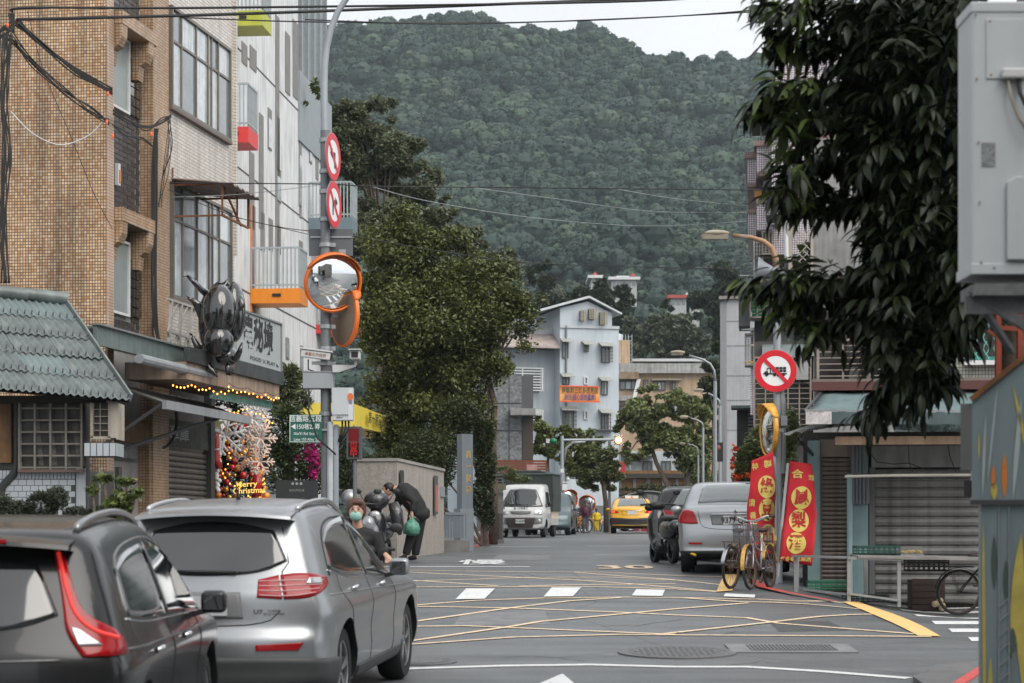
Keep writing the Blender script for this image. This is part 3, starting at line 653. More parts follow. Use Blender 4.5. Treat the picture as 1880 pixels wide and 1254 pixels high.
for nm, pts, r in (('mandible', [(432,650,-.1),(445,660,-.2),(452,648,-.3),(457,632,-.32),(452,640,-.3)], [8,7,5,2,.5]), ('mandible', [(430,655,0),(428,672,-.1),(429,688,-.2),(434,690,-.2),(441,676,-.25)], [8,6,4,2.5,.6]),
 ('horn', [(438,545,.1),(448,548,-.1),(455,560,-.2),(453,570,-.2),(447,573,-.2)], [9,8,6,4,1]),
 ('leg', [(395,545,.1),(378,532,0),(366,519,-.1),(354,508,-.1)], [9,6,5,3]), ('leg', [(400,548,.1),(398,530,0),(412,520,-.1),(420,522,-.1)], [8,5,4,2]), ('leg', [(425,550,.2),(422,525,.1),(424,518,.1),(434,533,.1)], [3,3,3,2]),
 ('leg', [(385,600,.1),(374,560,0),(362,550,-.1)], [11,8,3]), ('leg', [(380,585,0),(364,555,0),(352,548,0)], [7,4,1]), ('leg', [(385,640,.1),(372,640,0),(362,620,0),(362,616,0)], [11,8,4,1]),
 ('leg', [(390,640,0),(384,665,-.1),(398,680,-.2),(405,688,-.2),(411,694,-.2)], [12,10,7,4,1])):
 horn(pts, r).build(nm, GB, t, smooth=True)
mb = MB()
for a_, b_ in (((354,508),(346,510)), ((360,514),(352,501)), ((366,521),(370,510)), ((420,522),(428,514)), ((362,616),(356,612)), ((405,688),(412,680)), ((398,680),(404,672)), ((357,548),(350,543))): mb.tube([B(*a_, -.1), B(*b_, -.15)], [2.2*q, .3*q], 6)
mb.build('claw', GB, t, smooth=True)
# ---------------------------------------------------------------- christmas display
XW, XG = mk('snow_white', (.90,.90,.90), .7), mk('gold_bauble', (.75,.38,.06), .25, .6)
XR = mk('bauble_red', (.50,.02,.02), .25, coat=.5)
GLOW = lit('warm_bulb', (1., .30, .04), 4)
XP = lambda px, py, yo=-.25: A.o+A.ex*A.ray(px, py, yo).x+A.ey*yo+Vector((0,0,A.ray(px, py, yo).z))
def XF(px, py, d=42.5): return P(px, py, d)
t = thing('christmas_tree', 'dark green christmas tree crowded with gold and red baubles behind the silver car', 'christmas tree', gp(437, 43.2)); b0 = t.location
q = 43.2/F
rs = np.random.RandomState(9); n = 6500
hh = rs.uniform(0, 1, n)**.8; an = rs.uniform(0, 2*PI, n); topz = P(437, 748, 43.2).z-b0.z; botz = .45
rad = (1-hh)*.62+.10
pts = np.stack([np.cos(an)*rad*rs.uniform(.55, 1.05, n), np.sin(an)*rad*rs.uniform(.55, 1.05, n)*.8, botz+hh*(topz-botz)], 1)
v, f = leaf_quads(pts, .13, 5, .25, .2); obj('branches', np_mesh('branches', v, f, leafmat('fir', (.008,.03,.018), (.02,.06,.035), .6)), t)
MB().cyl((0,0,0), (0,0,topz*.9), .05, 8).build('trunk', BARK, t)
bm_ = [MB().ell((0,0,0), (.055,)*3, 12, 8).mesh('bauble', m, True) for m in (XG, XR, mk('bauble_orange', (.8,.3,.05), .3, coat=.4))]
for i in range(190):
 h_ = R.uniform(.15, .95); a_ = R.uniform(PI, 2*PI); r_ = (1-h_)*.62+.13
 o = obj('bauble', bm_[R.choice((0,0,0,1,1,2))], t, (math.cos(a_)*r_, math.sin(a_)*r_*.8, botz+h_*(topz-botz))); s_ = R.uniform(.7, 1.5); o.scale = (s_,)*3
def flake(px, py, rpx, d, label, m=XW):
 t = MB(); r_ = rpx*d/F
 for k in range(6):
  a_ = k*PI/3+.2; e = Vector((math.cos(a_), 0, math.sin(a_))); t.tube([(0,0,0), e*r_], [r_*.08, r_*.065], 6)
  for f_, l_ in ((.45, .34), (.72, .26)):
   for sg in (-1, 1):
    e2 = Vector((math.cos(a_+sg*.9), 0, math.sin(a_+sg*.9))); t.tube([e*r_*f_, e*r_*f_+e2*r_*l_], [r_*.065, r_*.055], 5)
    t.ell(e*r_*f_+e2*r_*l_, (r_*.07,)*3, 6, 4)
  t.ell(e*r_, (r_*.08,)*3, 6, 4)
 o = t.build('snowflake', m, None, smooth=True, label=label, cat='snowflake', group='foam snowflakes hanging over the christmas tree'); o.location = P(px, py, d)
 o.rotation_euler = (0, R.uniform(-.3, .3), R.uniform(-.3, .3)); return o
PK = mk('snow_warm', (.85,.66,.56), .6)
for a_ in ((465, 770, 32, 41.8, 'white foam snowflake highest of the cluster'), (413, 800, 38, 41.4, 'white foam snowflake leftmost of the cluster beside the red stocking'), (450, 795, 36, 42.0, 'large white foam snowflake in the middle of the cluster'),
  (478, 805, 30, 41.6, 'warm lit foam snowflake at the right edge of the cluster', PK), (452, 838, 27, 41.7, 'warm lit foam snowflake low left above the gold lettering', PK), (477, 848, 26, 41.5, 'warm lit foam snowflake lowest at right', PK)): flake(*a_)
# garland strand
mb = MB()
for i in range(26): mb.ell(P(400-R.uniform(-4,4), 790+i*4.4, 41.3), (.05, .05, .045), 6, 4)
mb.build('white_garland', XW, None, smooth=True, label='fluffy white garland hanging at the left edge of the christmas display', cat='garland')
t = thing('santa_stocking', 'red fabric stocking figure hanging beside the dark post', 'stocking', P(396, 840, 41.2))
mb = MB(); mb.tube([(0,0,.5), (0,0,.2), (0,0,-.05), (.08,0,-.2)], [.06,.075,.08,.06], 10); mb.build('cloth', XR, t, smooth=True)
mb = MB(); mb.ell((0,0,.5), (.08,.08,.05)); mb.ell((.02,0,.15), (.085,.085,.03)); mb.build('trim', XW, t, smooth=True)
mb = MB(); pts = [(math.cos(PI/2+k*PI/5)*(.15 if k % 2 == 0 else .06), math.sin(PI/2+k*PI/5)*(.15 if k % 2 == 0 else .06)) for k in range(10)]
mb.prism(pts, -.02, .02); o = mb.build('star_ornament', mk('star_yellow', (.7,.68,.35), .5), None, label='pale yellow star ornament left of the snowflakes', cat='ornament'); o.location = P(399, 778, 41.2)
t = thing('santa_figure', 'small santa figure in red standing right of the baubles', 'santa doll', P(471, 888, 41.9))
mb = MB(); mb.tube([(0,0,-.25),(0,0,0),(0,0,.2)], [.09,.1,.06], 10); mb.tube([(0,0,.3),(.04,0,.42)], [.06,.01], 8); mb.build('suit', XR, t, smooth=True)
mb = MB(); mb.ell((0,0,.25), (.06,.06,.06)); mb.build('face', SKIN, t, smooth=True)
mb = MB(); mb.ell((0,-.02,.21), (.05,.05,.05)); mb.ell((0,0,.3), (.07,.07,.02)); mb.ell((.05,0,.43), (.02,.02,.02)); mb.build('beard', XW, t, smooth=True)
t = thing('greeting_sign', 'gold wire lettering reading merry christmas at the foot of the display', 'sign', P(452, 896, 41.0))
GO = lit('gold_letter_glow', (.8,.5,.12), .7)  # gold lettering brightened by emission in its material
text('Merry', .15, GO, t, TM((0,0,.07), (1,0,.05)), bold=.015, sx=1.1); text('Christmas', .15, GO, t, TM((.06,0,-.05), (1,0,.05)), bold=.015, sx=1.0)
# string lights: wire and bulbs
def strand(pts, n, label, sag=.1, r_=.013):
 t = thing('string_lights', label, 'string lights', pts[0]); o = pts[0]; w_ = []; segs = len(pts)-1
 for a_, b_ in zip(pts[:-1], pts[1:]):
  for i in range(8): p_ = a_.lerp(b_, i/8); p_.z -= sag*4*(i/8)*(1-i/8); w_.append(p_-o)
 w_.append(pts[-1]-o); MB().tube(w_, .006, 4).build('wire', CABLE, t)
 bme = MB().ell((0,0,0), (r_, r_, r_*1.2), 7, 5).mesh('bulb', GLOW, True)
 for i in range(n):
  k = i/(n-1)*(len(w_)-1); a_ = w_[int(k)].lerp(w_[min(int(k)+1, len(w_)-1)], k-int(k)); obj('bulb', bme, t, (a_.x, a_.y-.015, a_.z-.04-R.uniform(0, .05)))
strand([XP(318,698,-1.3), XP(352,700,-1.35), XP(385,706,-1.35), XP(420,711,-1.35)], 16, 'warm string lights under the beige fascia at left', .06)
strand([XP(420,703,-1.35), XP(455,712,-1.35), XP(490,720,-1.35), XP(512,722,-1.35)], 15, 'warm string lights under the fascia near the palm', .05)
strand([P(394,742,41.5), P(420,748,41.5), P(450,741,41.5), P(480,752,41.5), P(500,770,41.5)], 16, 'warm string lights draped over the top of the snowflakes', .06)
strand([P(404,790,41.9), P(425,830,41.9), P(408,862,41.9), P(440,890,41.9)], 12, 'warm string lights winding down the christmas tree', .06)
strand([P(492,800,41.9), P(482,840,41.9), P(486,880,41.9), P(456,905,41.9)], 10, 'warm string lights on the right side of the christmas tree', .06)
t = thing('green_awning_edge', 'scalloped green awning strip above the christmas display', 'awning', XP(388, 722, -1.1))
e = XP(497, 742, -1.1)-t.location
mb = MB(); mb.bar((0,0,0), e, .05, .10); mb.build('rail', mk('green_painted', (.05,.20,.16), .5, var=.3), t)
mb = MB()
for i in range(22): p_ = e*(i/21); mb.box(p_.x-.02, p_.y-.05, p_.z-.09, p_.x+.035, p_.y-.03, p_.z-.03)
mb.build('scallop', mk('green_pale', (.25,.40,.36), .5, var=.2), t)
mb = MB()
for (a_, b_) in (((300,752),(470,722)),): mb.tube([P(a_[0], a_[1], 39.6), P(b_[0], b_[1], 40.4)], .03, 6)
# greenery over the arch
def bush(name, label, cat, base, cs, n, leaf, m, stems=True, seed=1, flowers=None, group=None, core=None, asp=.45):
 "shrub: cs = list of (px,py,rx,rz) ellipses at the base's depth"
 d = base.y; q = d/F; t = thing(name, label, cat, base, 0, group); rs = np.random.RandomState(seed); pts = []
 tot = sum(c[2]*c[3] for c in cs)
 for c in cs:
  k = int(n*c[2]*c[3]/tot); v = rs.normal(size=(k,3)); v /= np.linalg.norm(v, axis=1)[:,None]; v *= (rs.uniform(.25, 1.0, k)**.5*rs.choice([1,1,1.12], k))[:,None]
  ctr = P(c[0], c[1], d)-base; dep = min(c[2], c[3])*q*.9
  pts.append(np.array(ctr)+v*np.array([c[2]*q, dep, c[3]*q]))
 pts = np.concatenate(pts); v, f = leaf_quads(pts, leaf, seed, asp, .15); obj('foliage', np_mesh('foliage', v, f, m), t)
 if stems:
  mb = MB()
  for c in cs[:8]:
   e = P(c[0], c[1]-c[3]*.3, d)-base; mb.tube([(R.uniform(-.1,.1), 0, -.1), (e.x*.4+R.uniform(-.1,.1), R.uniform(-.1,.1), max(.1, e.z*.5)), e], [.045, .03, .012], 6)
  mb.build('stem', BARK, t)
 if flowers:
  fm, fn, fs, fc = flowers; pp = []
  for c in fc:
   k = max(3, int(fn*c[2]*c[3]/sum(x[2]*x[3] for x in fc))); vv = rs.normal(size=(k,3)); vv /= np.linalg.norm(vv, axis=1)[:,None]; vv *= (rs.uniform(.3, 1, k)**.5)[:,None]
   pp.append(np.array(P(c[0], c[1], d-.25)-base)+vv*np.array([c[2]*q, .1, c[3]*q]))
  pp = np.concatenate(pp); v, f = leaf_quads(pp, fs, seed+1, .9, 0); obj('flowers', np_mesh('flowers', v, f, fm), t)
 return t
LG = leafmat('leaf_mid', (.022,.045,.018), (.095,.125,.040), .5); LD = leafmat('leaf_dark', (.016,.030,.018), (.055,.075,.032), .5); LL = leafmat('leaf_bright', (.05,.09,.02), (.19,.22,.06), .5)
MAG = leafmat('magenta_flower', (.45,.02,.18), (.7,.06,.30), .6); RF = leafmat('red_flower', (.6,.03,.02), (.8,.15,.04), .6)
bush('garland_greenery', 'green garland with leaves along the awning over the christmas display', 'garland', P(430, 745, 42.2), [(402,738,10,8),(425,742,14,8),(455,738,14,8),(447,706,8,10),(380,708,8,6)], 900, .07, leafmat('fir', (.008,.03,.018), (.02,.06,.035), .6), False, 3)
bush('bougainvillea', 'bougainvillea shrub with magenta flowers behind the street name sign', 'shrub', gp(545, 47), [(520,800,34,60),(548,830,40,65),(505,850,28,55),(575,860,28,50),(535,770,26,30)], 7000, .10, LG, True, 4, (MAG, 420, .09, [(576,850,12,36),(566,830,10,18),(548,842,8,8),(588,815,6,10)]))
bush('oleander', 'long leaved shrub with pale spiky tops beside the billboard', 'shrub', gp(530, 49), [(528,702,24,34),(545,735,28,26),(515,740,18,26),(540,690,14,22)], 1500, .28, leafmat('leaf_olive', (.06,.08,.03), (.20,.22,.11), .5), True, 5, asp=.16)
t = thing('small_notice', 'dark menu board on the ground beside the bougainvillea', 'notice board', gp(545, 43.5))
qz = P(545, 893, 43.5).z-t.location.z
MB().box(-.42, 0, qz-.35, .42, .05, qz+.12).build('board', mk('board_dark', (.04,.045,.05), .5), t); MB().box(-.03,.055,0,.03,.09,qz).build('post', DSTEEL, t)
mb = MB(); mb.box(.0-.55, .06, 0, -.1, .1, 1.9);
text('● ● ●', .07, mk('faded_white', (.40,.43,.42), .7), t, TM((0,-.004,qz+.05))); text('BOUTIQUE', .06, mk('faded_white', (.40,.43,.42), .7), t, TM((0,-.004,qz-.08)))
# ================================================================ low house with the ribbed metal roof
RM = mk('roof_metal', (.185,.215,.21), .45, .2, var=.22, sc=2.5, streak=.35, col2=(.25,.28,.265), c2=.4)
RMr = mk('roof_metal_rusty', (.19,.24,.24), .45, .2, var=.15, sc=5, col2=(.33,.15,.05), c2=.33)
lh = thing('low_house', 'low white tiled house under a ribbed grey green metal roof', 'house', P(0, 985, 29.4)); lo = lh.location.copy(); lh.location.z = gz(lo.x, 29.4); lo = lh.location.copy()
Bq, Cq = P(240, 736, 29.5), P(118, 556, 31.4); eu = (P(0, 716, 29.1)-Bq).normalized(); ev = (Cq-Bq); NR, rowl = 5, ev.length/5; evn = ev.normalized(); nn = eu.cross(evn).normalized()
if nn.z < 0: nn = -nn
pit = .098
def rsheet(w_n, m, ln=rowl, name='roof_sheet'):
 mb = MB(); g = []
 per = 8
 for j in range(3):
  row = []
  for i in range(w_n*per+1):
   ph = i/per; k = ph % 1; hgt = .024*(math.sin(PI*min(1, k/.62)) if k < .62 else -.25*math.sin(PI*(k-.62)/.38))
   row.append(eu*(ph*pit)+evn*(j/2*(ln+.05)-.05)+nn*(hgt+.03-.02*j/2))
  g.append(row)
 mb.grid(g)
 # front lip
 return mb
cache = {}
nst = 10; roofp = obj('roof', MB().prism([(0,0),(.01,0),(.01,.01)], 0, .01).mesh('roof', RM), lh)
bt_roof = MB(); q0 = Bq-lo; bt_roof.grid([[q0-nn*.03+eu*(i*4.8)+evn*(j*ev.length) for i in (0,1)] for j in (0,1)]); roofp.data = bt_roof.mesh('roof', mk('roof_underside', (.05,.05,.05), .8))
shm = [rsheet(6, RM).mesh('roof_sheet', RM, 40), rsheet(6, RMr).mesh('roof_sheet', RMr, 40)]
for r_ in range(NR):
 for c_ in range(8):
  o = obj('roof_sheet', shm[1 if (r_ == NR-1 or R.random() < .12) else 0], roofp, q0+eu*(c_*6*pit+R.uniform(0,.012))+evn*(r_*rowl)+nn*R.uniform(0, .012))
hk = MB().tube([(0,0,.03),(0,-.035,.05),(0,-.05,.02),(0,-.03,-.01)], .008, 4)
hm_ = hk.mesh('roof_hook', mk('hook_grey', (.10,.11,.11), .5, .3), True)
for r_ in range(NR):
 for c_ in range(40): obj('roof_hook', hm_, roofp, q0+eu*((c_+.31)*pit)+evn*(r_*rowl+.02)+nn*.045)
mb = MB()
for i in range(9): a_ = Cq-lo+eu*(i*.56-.05)+nn*.07; mb.tube([a_, a_+eu*.60+nn*.02], [.10,.085], 10)
mb.build('ridge_cap', RM, lh, smooth=40)
mb = MB(); mb.bar(q0+nn*.04, q0+ev+nn*.04, .03, .12); mb.build('verge_trim', RM, lh)
hz0 = P(0, 985, 29.9)
LF = Fr((0, 29.9, lo.z), 0.0)
def LH(px, py): v = LF.ray(px, py); return Vector((v.x-lo.x, 29.9-lo.y, v.z))
TW = mk('white_glazed_tile', (.42,.46,.49), .3, var=.1, sc=6, spec=.6)
wx0, wx1 = LH(-90, 900).x, LH(157, 900).x
wl = MB().box(wx0, .52, -.8, wx1, .75, LH(0,735).z).build('wall', mk('wall_dark_grout', (.07,.07,.07), .85), lh)
tp = LH(0, 880).z; tw_, th_ = .112, .082
tms = MB().box(.004,-.012,.004,tw_-.004,.02,th_-.004).mesh('tile', TW); tmt = MB().box(.004,-.012,.004,.045,.02,.118).mesh('tile', TW)
nx = int((LH(140,900).x-LH(-30,900).x)/tw_); xs0 = LH(138,900).x
for j in range(13):
 for i in range(14):
  obj('tile', tms, wl, (xs0-(i+1)*tw_-(.056 if j % 2 else 0), .52, tp-(j+1)*th_))
for i in range(32): obj('tile', tmt, wl, (xs0-(i+1)*.05, .52, tp+.004))
MB().box(LH(140,900).x, .49, -.8, wx1, .56, tp+.15).build('corner_pilaster', mk('pilaster_pale', (.40,.43,.45), .4, streak=.2), lh)
# barred window
gx0, gx1, gz0, gz1 = LH(38,900).x, LH(152,900).x, LH(0,862).z, LH(0,745).z
fr = MB().box(gx0-.02, .40, gz0-.04, gx1+.03, .515, gz0).build('window', mk('sill_redbrown', (.14,.09,.075), .6), lh)
MB().box(gx0-.55, .50, gz0, gx1, .53, gz1+.1).build('pane', mk('dusty_pane', (.045,.045,.042), .3, var=.6, sc=4), fr)
mb = MB()
for i in range(4): mb.prism([(gx0+.25+i*.18, gz0+.05), (gx0+.32+i*.19, gz0+.05), (gx0+.24+i*.17, gz1), (gx0+.19+i*.16, gz1)], .485, .495)
mb.build('curtain', mk('old_curtain', (.10,.10,.09), .8, var=.4), fr)
BAR = mk('bar_cream', (.22,.20,.17), .5, .2, var=.2)
for i in range(5): x_ = gx0+(gx1-gx0)*(i/4); MB().box(x_-.014, .40, gz0, x_+.014, .43, gz1+.08).build('bar', BAR, fr)
for i in range(6): z_ = gz1-.04-(gz1-gz0)*.185*i; MB().box(gx0, .415, z_-.011, gx1, .435, z_+.011).build('bar', BAR, fr)
# timber board and the bent drain pipe
MB().box(LH(1,900).x, .42, LH(0,850).z, LH(22,900).x, .49, gz1+.1).build('timber_board', mk('old_timber', (.20,.11,.05), .8, var=.4, sc=5, streak=.6), lh)
mb = MB(); mb.tube([LH(30,740), LH(30,858), LH(24,872), LH(4,893), LH(2,905), LH(2,990)], .055, 12)
for i in range(len(mb.v)): mb.v[i] = (mb.v[i][0], mb.v[i][1]+.0, mb.v[i][2])
mb.build('drain_pipe', mk('pipe_black', (.03,.03,.03), .5, streak=.3), lh, smooth=40)
MB().tube([LH(38,740), LH(38,862)], .012, 6).build('water_pipe', mk('pipe_pale', (.30,.33,.33), .5), lh)
MB().box(LH(-30,740).x, .3, LH(0,741).z, LH(200,740).x, .5, LH(0,728).z).build('eaves_beam', mk('beam_dark', (.03,.025,.02), .8), lh)
# window air conditioner cage and tiled ledge
t = thing('window_air_conditioner', 'old window air conditioner in a cream barred cage under the roof end', 'air conditioner', LF.o*0+Vector((P(172,985,29.7).x, 29.6, P(0,804,29.6).z)))
w_ = (215-168)*29.7/F; h_ = (806-742)*29.7/F
MB().box(.02, .02, .02, w_-.13, .5, h_).build('body', mk('ac_dark', (.035,.03,.025), .6), t)
mb = MB(); mb.box(-.02,-.03,-.02,w_-.1,.02,.02); mb.box(-.02,-.03,.0,.015,.02,h_); mb.box(w_-.13,-.03,0,w_-.02,.02,h_); mb.box(w_-.02,-.03,-.02,w_,.5,h_); mb.build('cage_frame', mk('cage_cream', (.40,.36,.30), .6, var=.15, streak=.3), t)
mb = MB()
for i in range(4): mb.box(0,-.02,h_*(.2+.2*i),w_-.13,-.005,h_*(.2+.2*i)+.012)
mb.box((w_-.13)/2-.006,-.022,0,(w_-.13)/2+.006,-.004,h_); mb.build('cage_bars', BAR, t)
t = thing('tiled_ledge', 'small white tiled ledge below the air conditioner cage', 'ledge', Vector((P(157,985,29.5).x, 29.4, P(0,838,29.5).z)))
w_ = (215-157)*29.5/F; c_ = MB(); c_.box(0, 0, 0, w_, .55, .18); core = c_.build('slab', mk('slab_dark', (.08,.08,.08), .8), t)
tl_ = MB().box(.006,-.012,.003,w_/5-.006,.004,.175).mesh('tile', TW)
for i in range(5): obj('tile', tl_, core, (i*w_/5, 0, 0))
tl_ = MB().box(-.004,.006,.003,.012,.10,.175).mesh('tile', TW)
for i in range(5): obj('tile', tl_, core, (w_, i*.11, 0))
t = thing('side_passage', 'grey doorway passage between the low house and the garage post', 'doorway', P(160, 985, 31.5))
mb = MB(); mb.box(0,.2,-1.5,.35,.3,.95); mb.build('door', mk('door_dull', (.12,.115,.11), .6, var=.2), t)
MB().tube([(.18,0,-1.4),(.18,0,1.0)], .012, 6).build('pale_pipe', mk('pipe_pale', (.30,.33,.33), .5), t); MB().tube([(.50,-.1,-1.4),(.50,-.1,.5),(.47,-.1,.6),(.47,-.1,1.0)], .05, 10).build('dark_pipe', mk('pipe_black', (.03,.03,.03), .5), t)
# planting in front
bush('hedge_shrub', 'dark fine leaved shrubs along the white tiled wall at left', 'shrub', gp(90, 27), [(75,930,30,28),(105,915,22,22),(30,940,30,22),(140,945,26,16),(8,935,16,28),(180,940,20,14)], 11000, .05, leafmat('leaf_fine', (.025,.035,.022), (.10,.12,.075), .6), True, 8, asp=.3)
bush('young_tree', 'young broad leaved plant with bright leaves between hedge and silver car', 'plant', gp(205, 26), [(190,878,20,8),(232,884,18,7),(220,925,26,24),(170,900,12,8),(250,905,12,10),(200,950,20,16)], 520, .11, LL, True, 9, asp=.6)
# ================================================================ overhead cables
def cables(name, label, paths, r_=.012, m=CABLE, cat='cable', n=10):
 o0 = P(*paths[0][0]); mb = MB()
 for ps in paths:
  pts = [P(*p)-o0 for p in ps]; q_ = []
  for i in range(len(pts)-1):       # catmull-rom
   p0, p1, p2, p3 = pts[max(i-1,0)], pts[i], pts[i+1], pts[min(i+2,len(pts)-1)]
   for k in range(n):
    t_ = k/n; q_.append(.5*((2*p1)+(-p0+p2)*t_+(2*p0-5*p1+4*p2-p3)*t_*t_+(-p0+3*p1-3*p2+p3)*t_**3))
  q_.append(pts[-1]); rr = ps[0][3] if len(ps[0]) > 3 else r_
  mb.tube(q_, rr, 5)
 return mb.build(name, m, None, smooth=True, loc=o0, label=label, cat=cat)
def P3(*a): return a
_P = P
def P(px, py, d, *k): return _P(px, py, d)
D0 = 33.6
cables('overhead_cable', 'thick double black cable crossing the whole top of the picture', [[(22,22,D0,.02),(60,14,D0),(400,14,34),(1130,3,35),(1420,-14,36)], [(30,36,D0,.026),(400,27,34),(760,14,35),(1190,-3,36)]])
cables('overhead_cable', 'thin black cable sagging just under the thick pair at the top', [[(330,32,37,.013),(560,40,38),(900,42,39),(1200,32,39),(1440,13,39),(1800,-30,39)], [(560,36,38,.012),(820,44,38.5),(1100,36,39),(1440,18,39),(1800,-14,39)]])
cables('cable_bundle', 'thick bundle of black cables sagging from the left edge to the dark tiled strip', [[(30+R.uniform(-6,6),40+R.uniform(-5,5),D0,.014),(80+R.uniform(-4,4),86+R.uniform(-6,6),D0+.2),(140,132+R.uniform(-7,7),D0+.5),(206,168+R.uniform(-6,6),34.6)] for _ in range(9)])
cables('cable_bundle', 'lower bundle of black cables looping across the mosaic wall', [[(20+R.uniform(-12,8),66+R.uniform(-6,6),D0,.010),(60+R.uniform(-4,4),116+R.uniform(-8,8),D0+.2),(120+R.uniform(-5,5),172+R.uniform(-9,9),D0+.4),(170,204+R.uniform(-7,7),D0+.6),(200,224+R.uniform(-6,6),34.7)] for _ in range(8)])
cables('cable_bundle', 'black cables swagging across the dark tiles to the pillar corner', [[(208,205+R.uniform(-6,6),34.9,.011),(240,226+R.uniform(-5,5),35.6),(270,236+R.uniform(-4,4),36.5),(296,222+R.uniform(-5,5),37),(314,212+R.uniform(-3,3),37.3)] for _ in range(5)]+[[(206,228,34.8,.009),(230,248,35.3),(262,255+R.uniform(-3,3),36.3),(284,272,37)] for _ in range(3)])
cables('cable_bundle', 'thick black cable run dropping down the side of the pillar', [[(288+R.uniform(-5,5),236,36.9,.013),(284+R.uniform(-5,6),300,36.9),(284+R.uniform(-5,5),420,36.9),(284+R.uniform(-5,5),540,36.9),(288+R.uniform(-6,6),620,36.9),(315+R.uniform(-8,8),652,36.7)] for _ in range(12)])
cables('cable_bundle', 'thin tangled wires hanging beside the pillar corner', [[(308+R.uniform(-3,6),214,37.2,.006),(312+R.uniform(-8,8),270,37.2),(302+R.uniform(-6,6),330,37.2),(292+R.uniform(-6,6),380,37)] for _ in range(6)])
cables('cable_bundle', 'tangle of black wires dropping down the far left edge', [[(8+R.uniform(-8,14),60,D0,.011),(4+R.uniform(-8,12),170,D0),(12+R.uniform(-9,9),280,D0),(4+R.uniform(-8,8),400,D0),(10+R.uniform(-9,9),520,D0)] for _ in range(10)])
cables('cable_bundle', 'knot of cables gathered at the far left edge near the top', [[(R.uniform(-20,0),66+R.uniform(-10,10),D0,.012),(12,60+R.uniform(-16,16),D0),(26,44+R.uniform(-20,16),D0),(16,30+R.uniform(-10,10),D0)] for _ in range(9)])
cables('loose_wire', 'white loose wire drooping below the lower cable bundle', [[(20,205,34,.011),(60,245,34),(110,266,34.2),(160,250,34.4),(190,222,34.6)]], m=mk('cable_white', (.6,.6,.6), .5))
cables('loose_wire', 'single thin wire slanting down across the mosaic wall', [[(50,20,34.2,.006),(80,130,34.2),(130,250,34.3),(170,350,34.6),(206,420,34.8)]])
cables('loose_wire', 'thin black wire crossing the white tiled front to the round mirror pole', [[(310,348,37,.007),(420,394,38),(520,418,37),(640,432,36),(800,460,37),(1000,484,38),(1360,494,38)], [(420,396,38,.006),(565,430,37)]])
cables('overhead_cable', 'black wire running level across the street above the blue building', [[(312,336,37,.010),(590,338,37),(680,342,37),(900,344,38),(1200,347,38),(1500,350,38)]])
cables('overhead_cable', 'three pale wires fanning out in front of the hillside', [[(680,342,37,.007),(800,372,42),(1000,402,50),(1200,415,60),(1370,406,68)], [(850,342,38,.006),(1000,362,45),(1200,388,55),(1370,390,66)], [(1120,345,38,.006),(1250,366,50),(1375,378,66)], [(316,362,37.2,.005),(450,356,38),(600,338,37)]], m=mk('cable_grey', (.30,.32,.33), .5))
mb = MB()
for a_ in ((14,46),(198,172),(196,224),(278,246),(207,250)): mb.ell(P(*a_, D0-.1 if a_[0] < 100 else 34.5), (.022,.02,.04), 8, 6)
mb.build('cable_tags', lit('tag_orange_glow', (.80,.13,.04), .15), None, smooth=True, label='bright orange tags clipped round the black cables', cat='cable tag')  # tags are no lamps, a faint emission brightens their orange
cables('drain_cable', 'black hose looping beneath the drain pipe near the garage sign', [[(322,745,38,.03),(324,780,38),(312,815,38),(285,822,37.5),(235,812,37.2)]])
t = thing('meter_box', 'small white utility strip on the dark tiled wall', 'meter', A.o+A.ex*(U(232)))
t.rotation_euler = (0,0,A.a); MB().box(-.06,.12,L(232,340).z,.06,.18,L(232,300).z).build('case', WHITE, t); MB().box(-.02,.1,L(232,335).z,.03,.12,L(232,312).z).build('label_strip', mk('tag_dull', (.6,.25,.1), .5), t)
# ================================================================ white building with coloured balconies
WB0 = gp(431, 58.0); W_ = Fr((WB0.x, 58.0, WB0.z), math.atan2(1, .0902))
wb = thing('white_building', 'tall white rendered building with narrow slot windows behind the corner building', 'building', W_.o, W_.a)
WR = mk('white_render', (.74,.75,.76), .8, var=.12, sc=1.2, bump=.35, bs=14, streak=.34); SLOT = mk('slot_shadow', (.24,.235,.225), .85, var=.15)
WL = lambda px, py, yo=0: W_.ray(px, py, yo)
ue = W_.u(547)
uf = W_.u(606)
slots = [(443,453,80,118),(458,470,88,128),(505,512,30,520),(523,532,62,172),(537,546,40,180),
 (457,466,280,420),(475,483,210,420),(491,498,200,275),(506,513,215,315),(507,515,310,372),(548,553,255,380),(567,572,270,300),(579,584,282,330),
 (461,468,378,600),(478,485,390,460),(493,500,402,460),(508,515,414,465),(549,555,443,470),(524,530,620,660),(551,556,635,690),(549,553,345,400)]
wm = MB(); wm.box(-9, 0, -1.5, ue, .3, 26); wm.box(-9, .3, -1.5, ue, 9, 26)
wallw = wm.build('wall', WR, wb)
LOWR = MB(); LOWR.box(ue+.002, .0, -1.5, uf, 8, WL(570, 245).z); LOWR.build('wall_rear_wing', WR, wb)
sg = MB()
for (pa_, ya_, pb_, yb_) in ((431,82,546,202),(431,303,566,408),(431,523,575,602)):
 a_, b_ = WL(pa_, ya_), WL(pb_, yb_); z_ = (a_.z+b_.z)/2; sg.box(-2, -.012, z_-.02, uf if ya_ > 100 else ue, .01, z_+.02)
sg.build('panel_joint', mk('joint_dark', (.10,.10,.10), .8), wb)
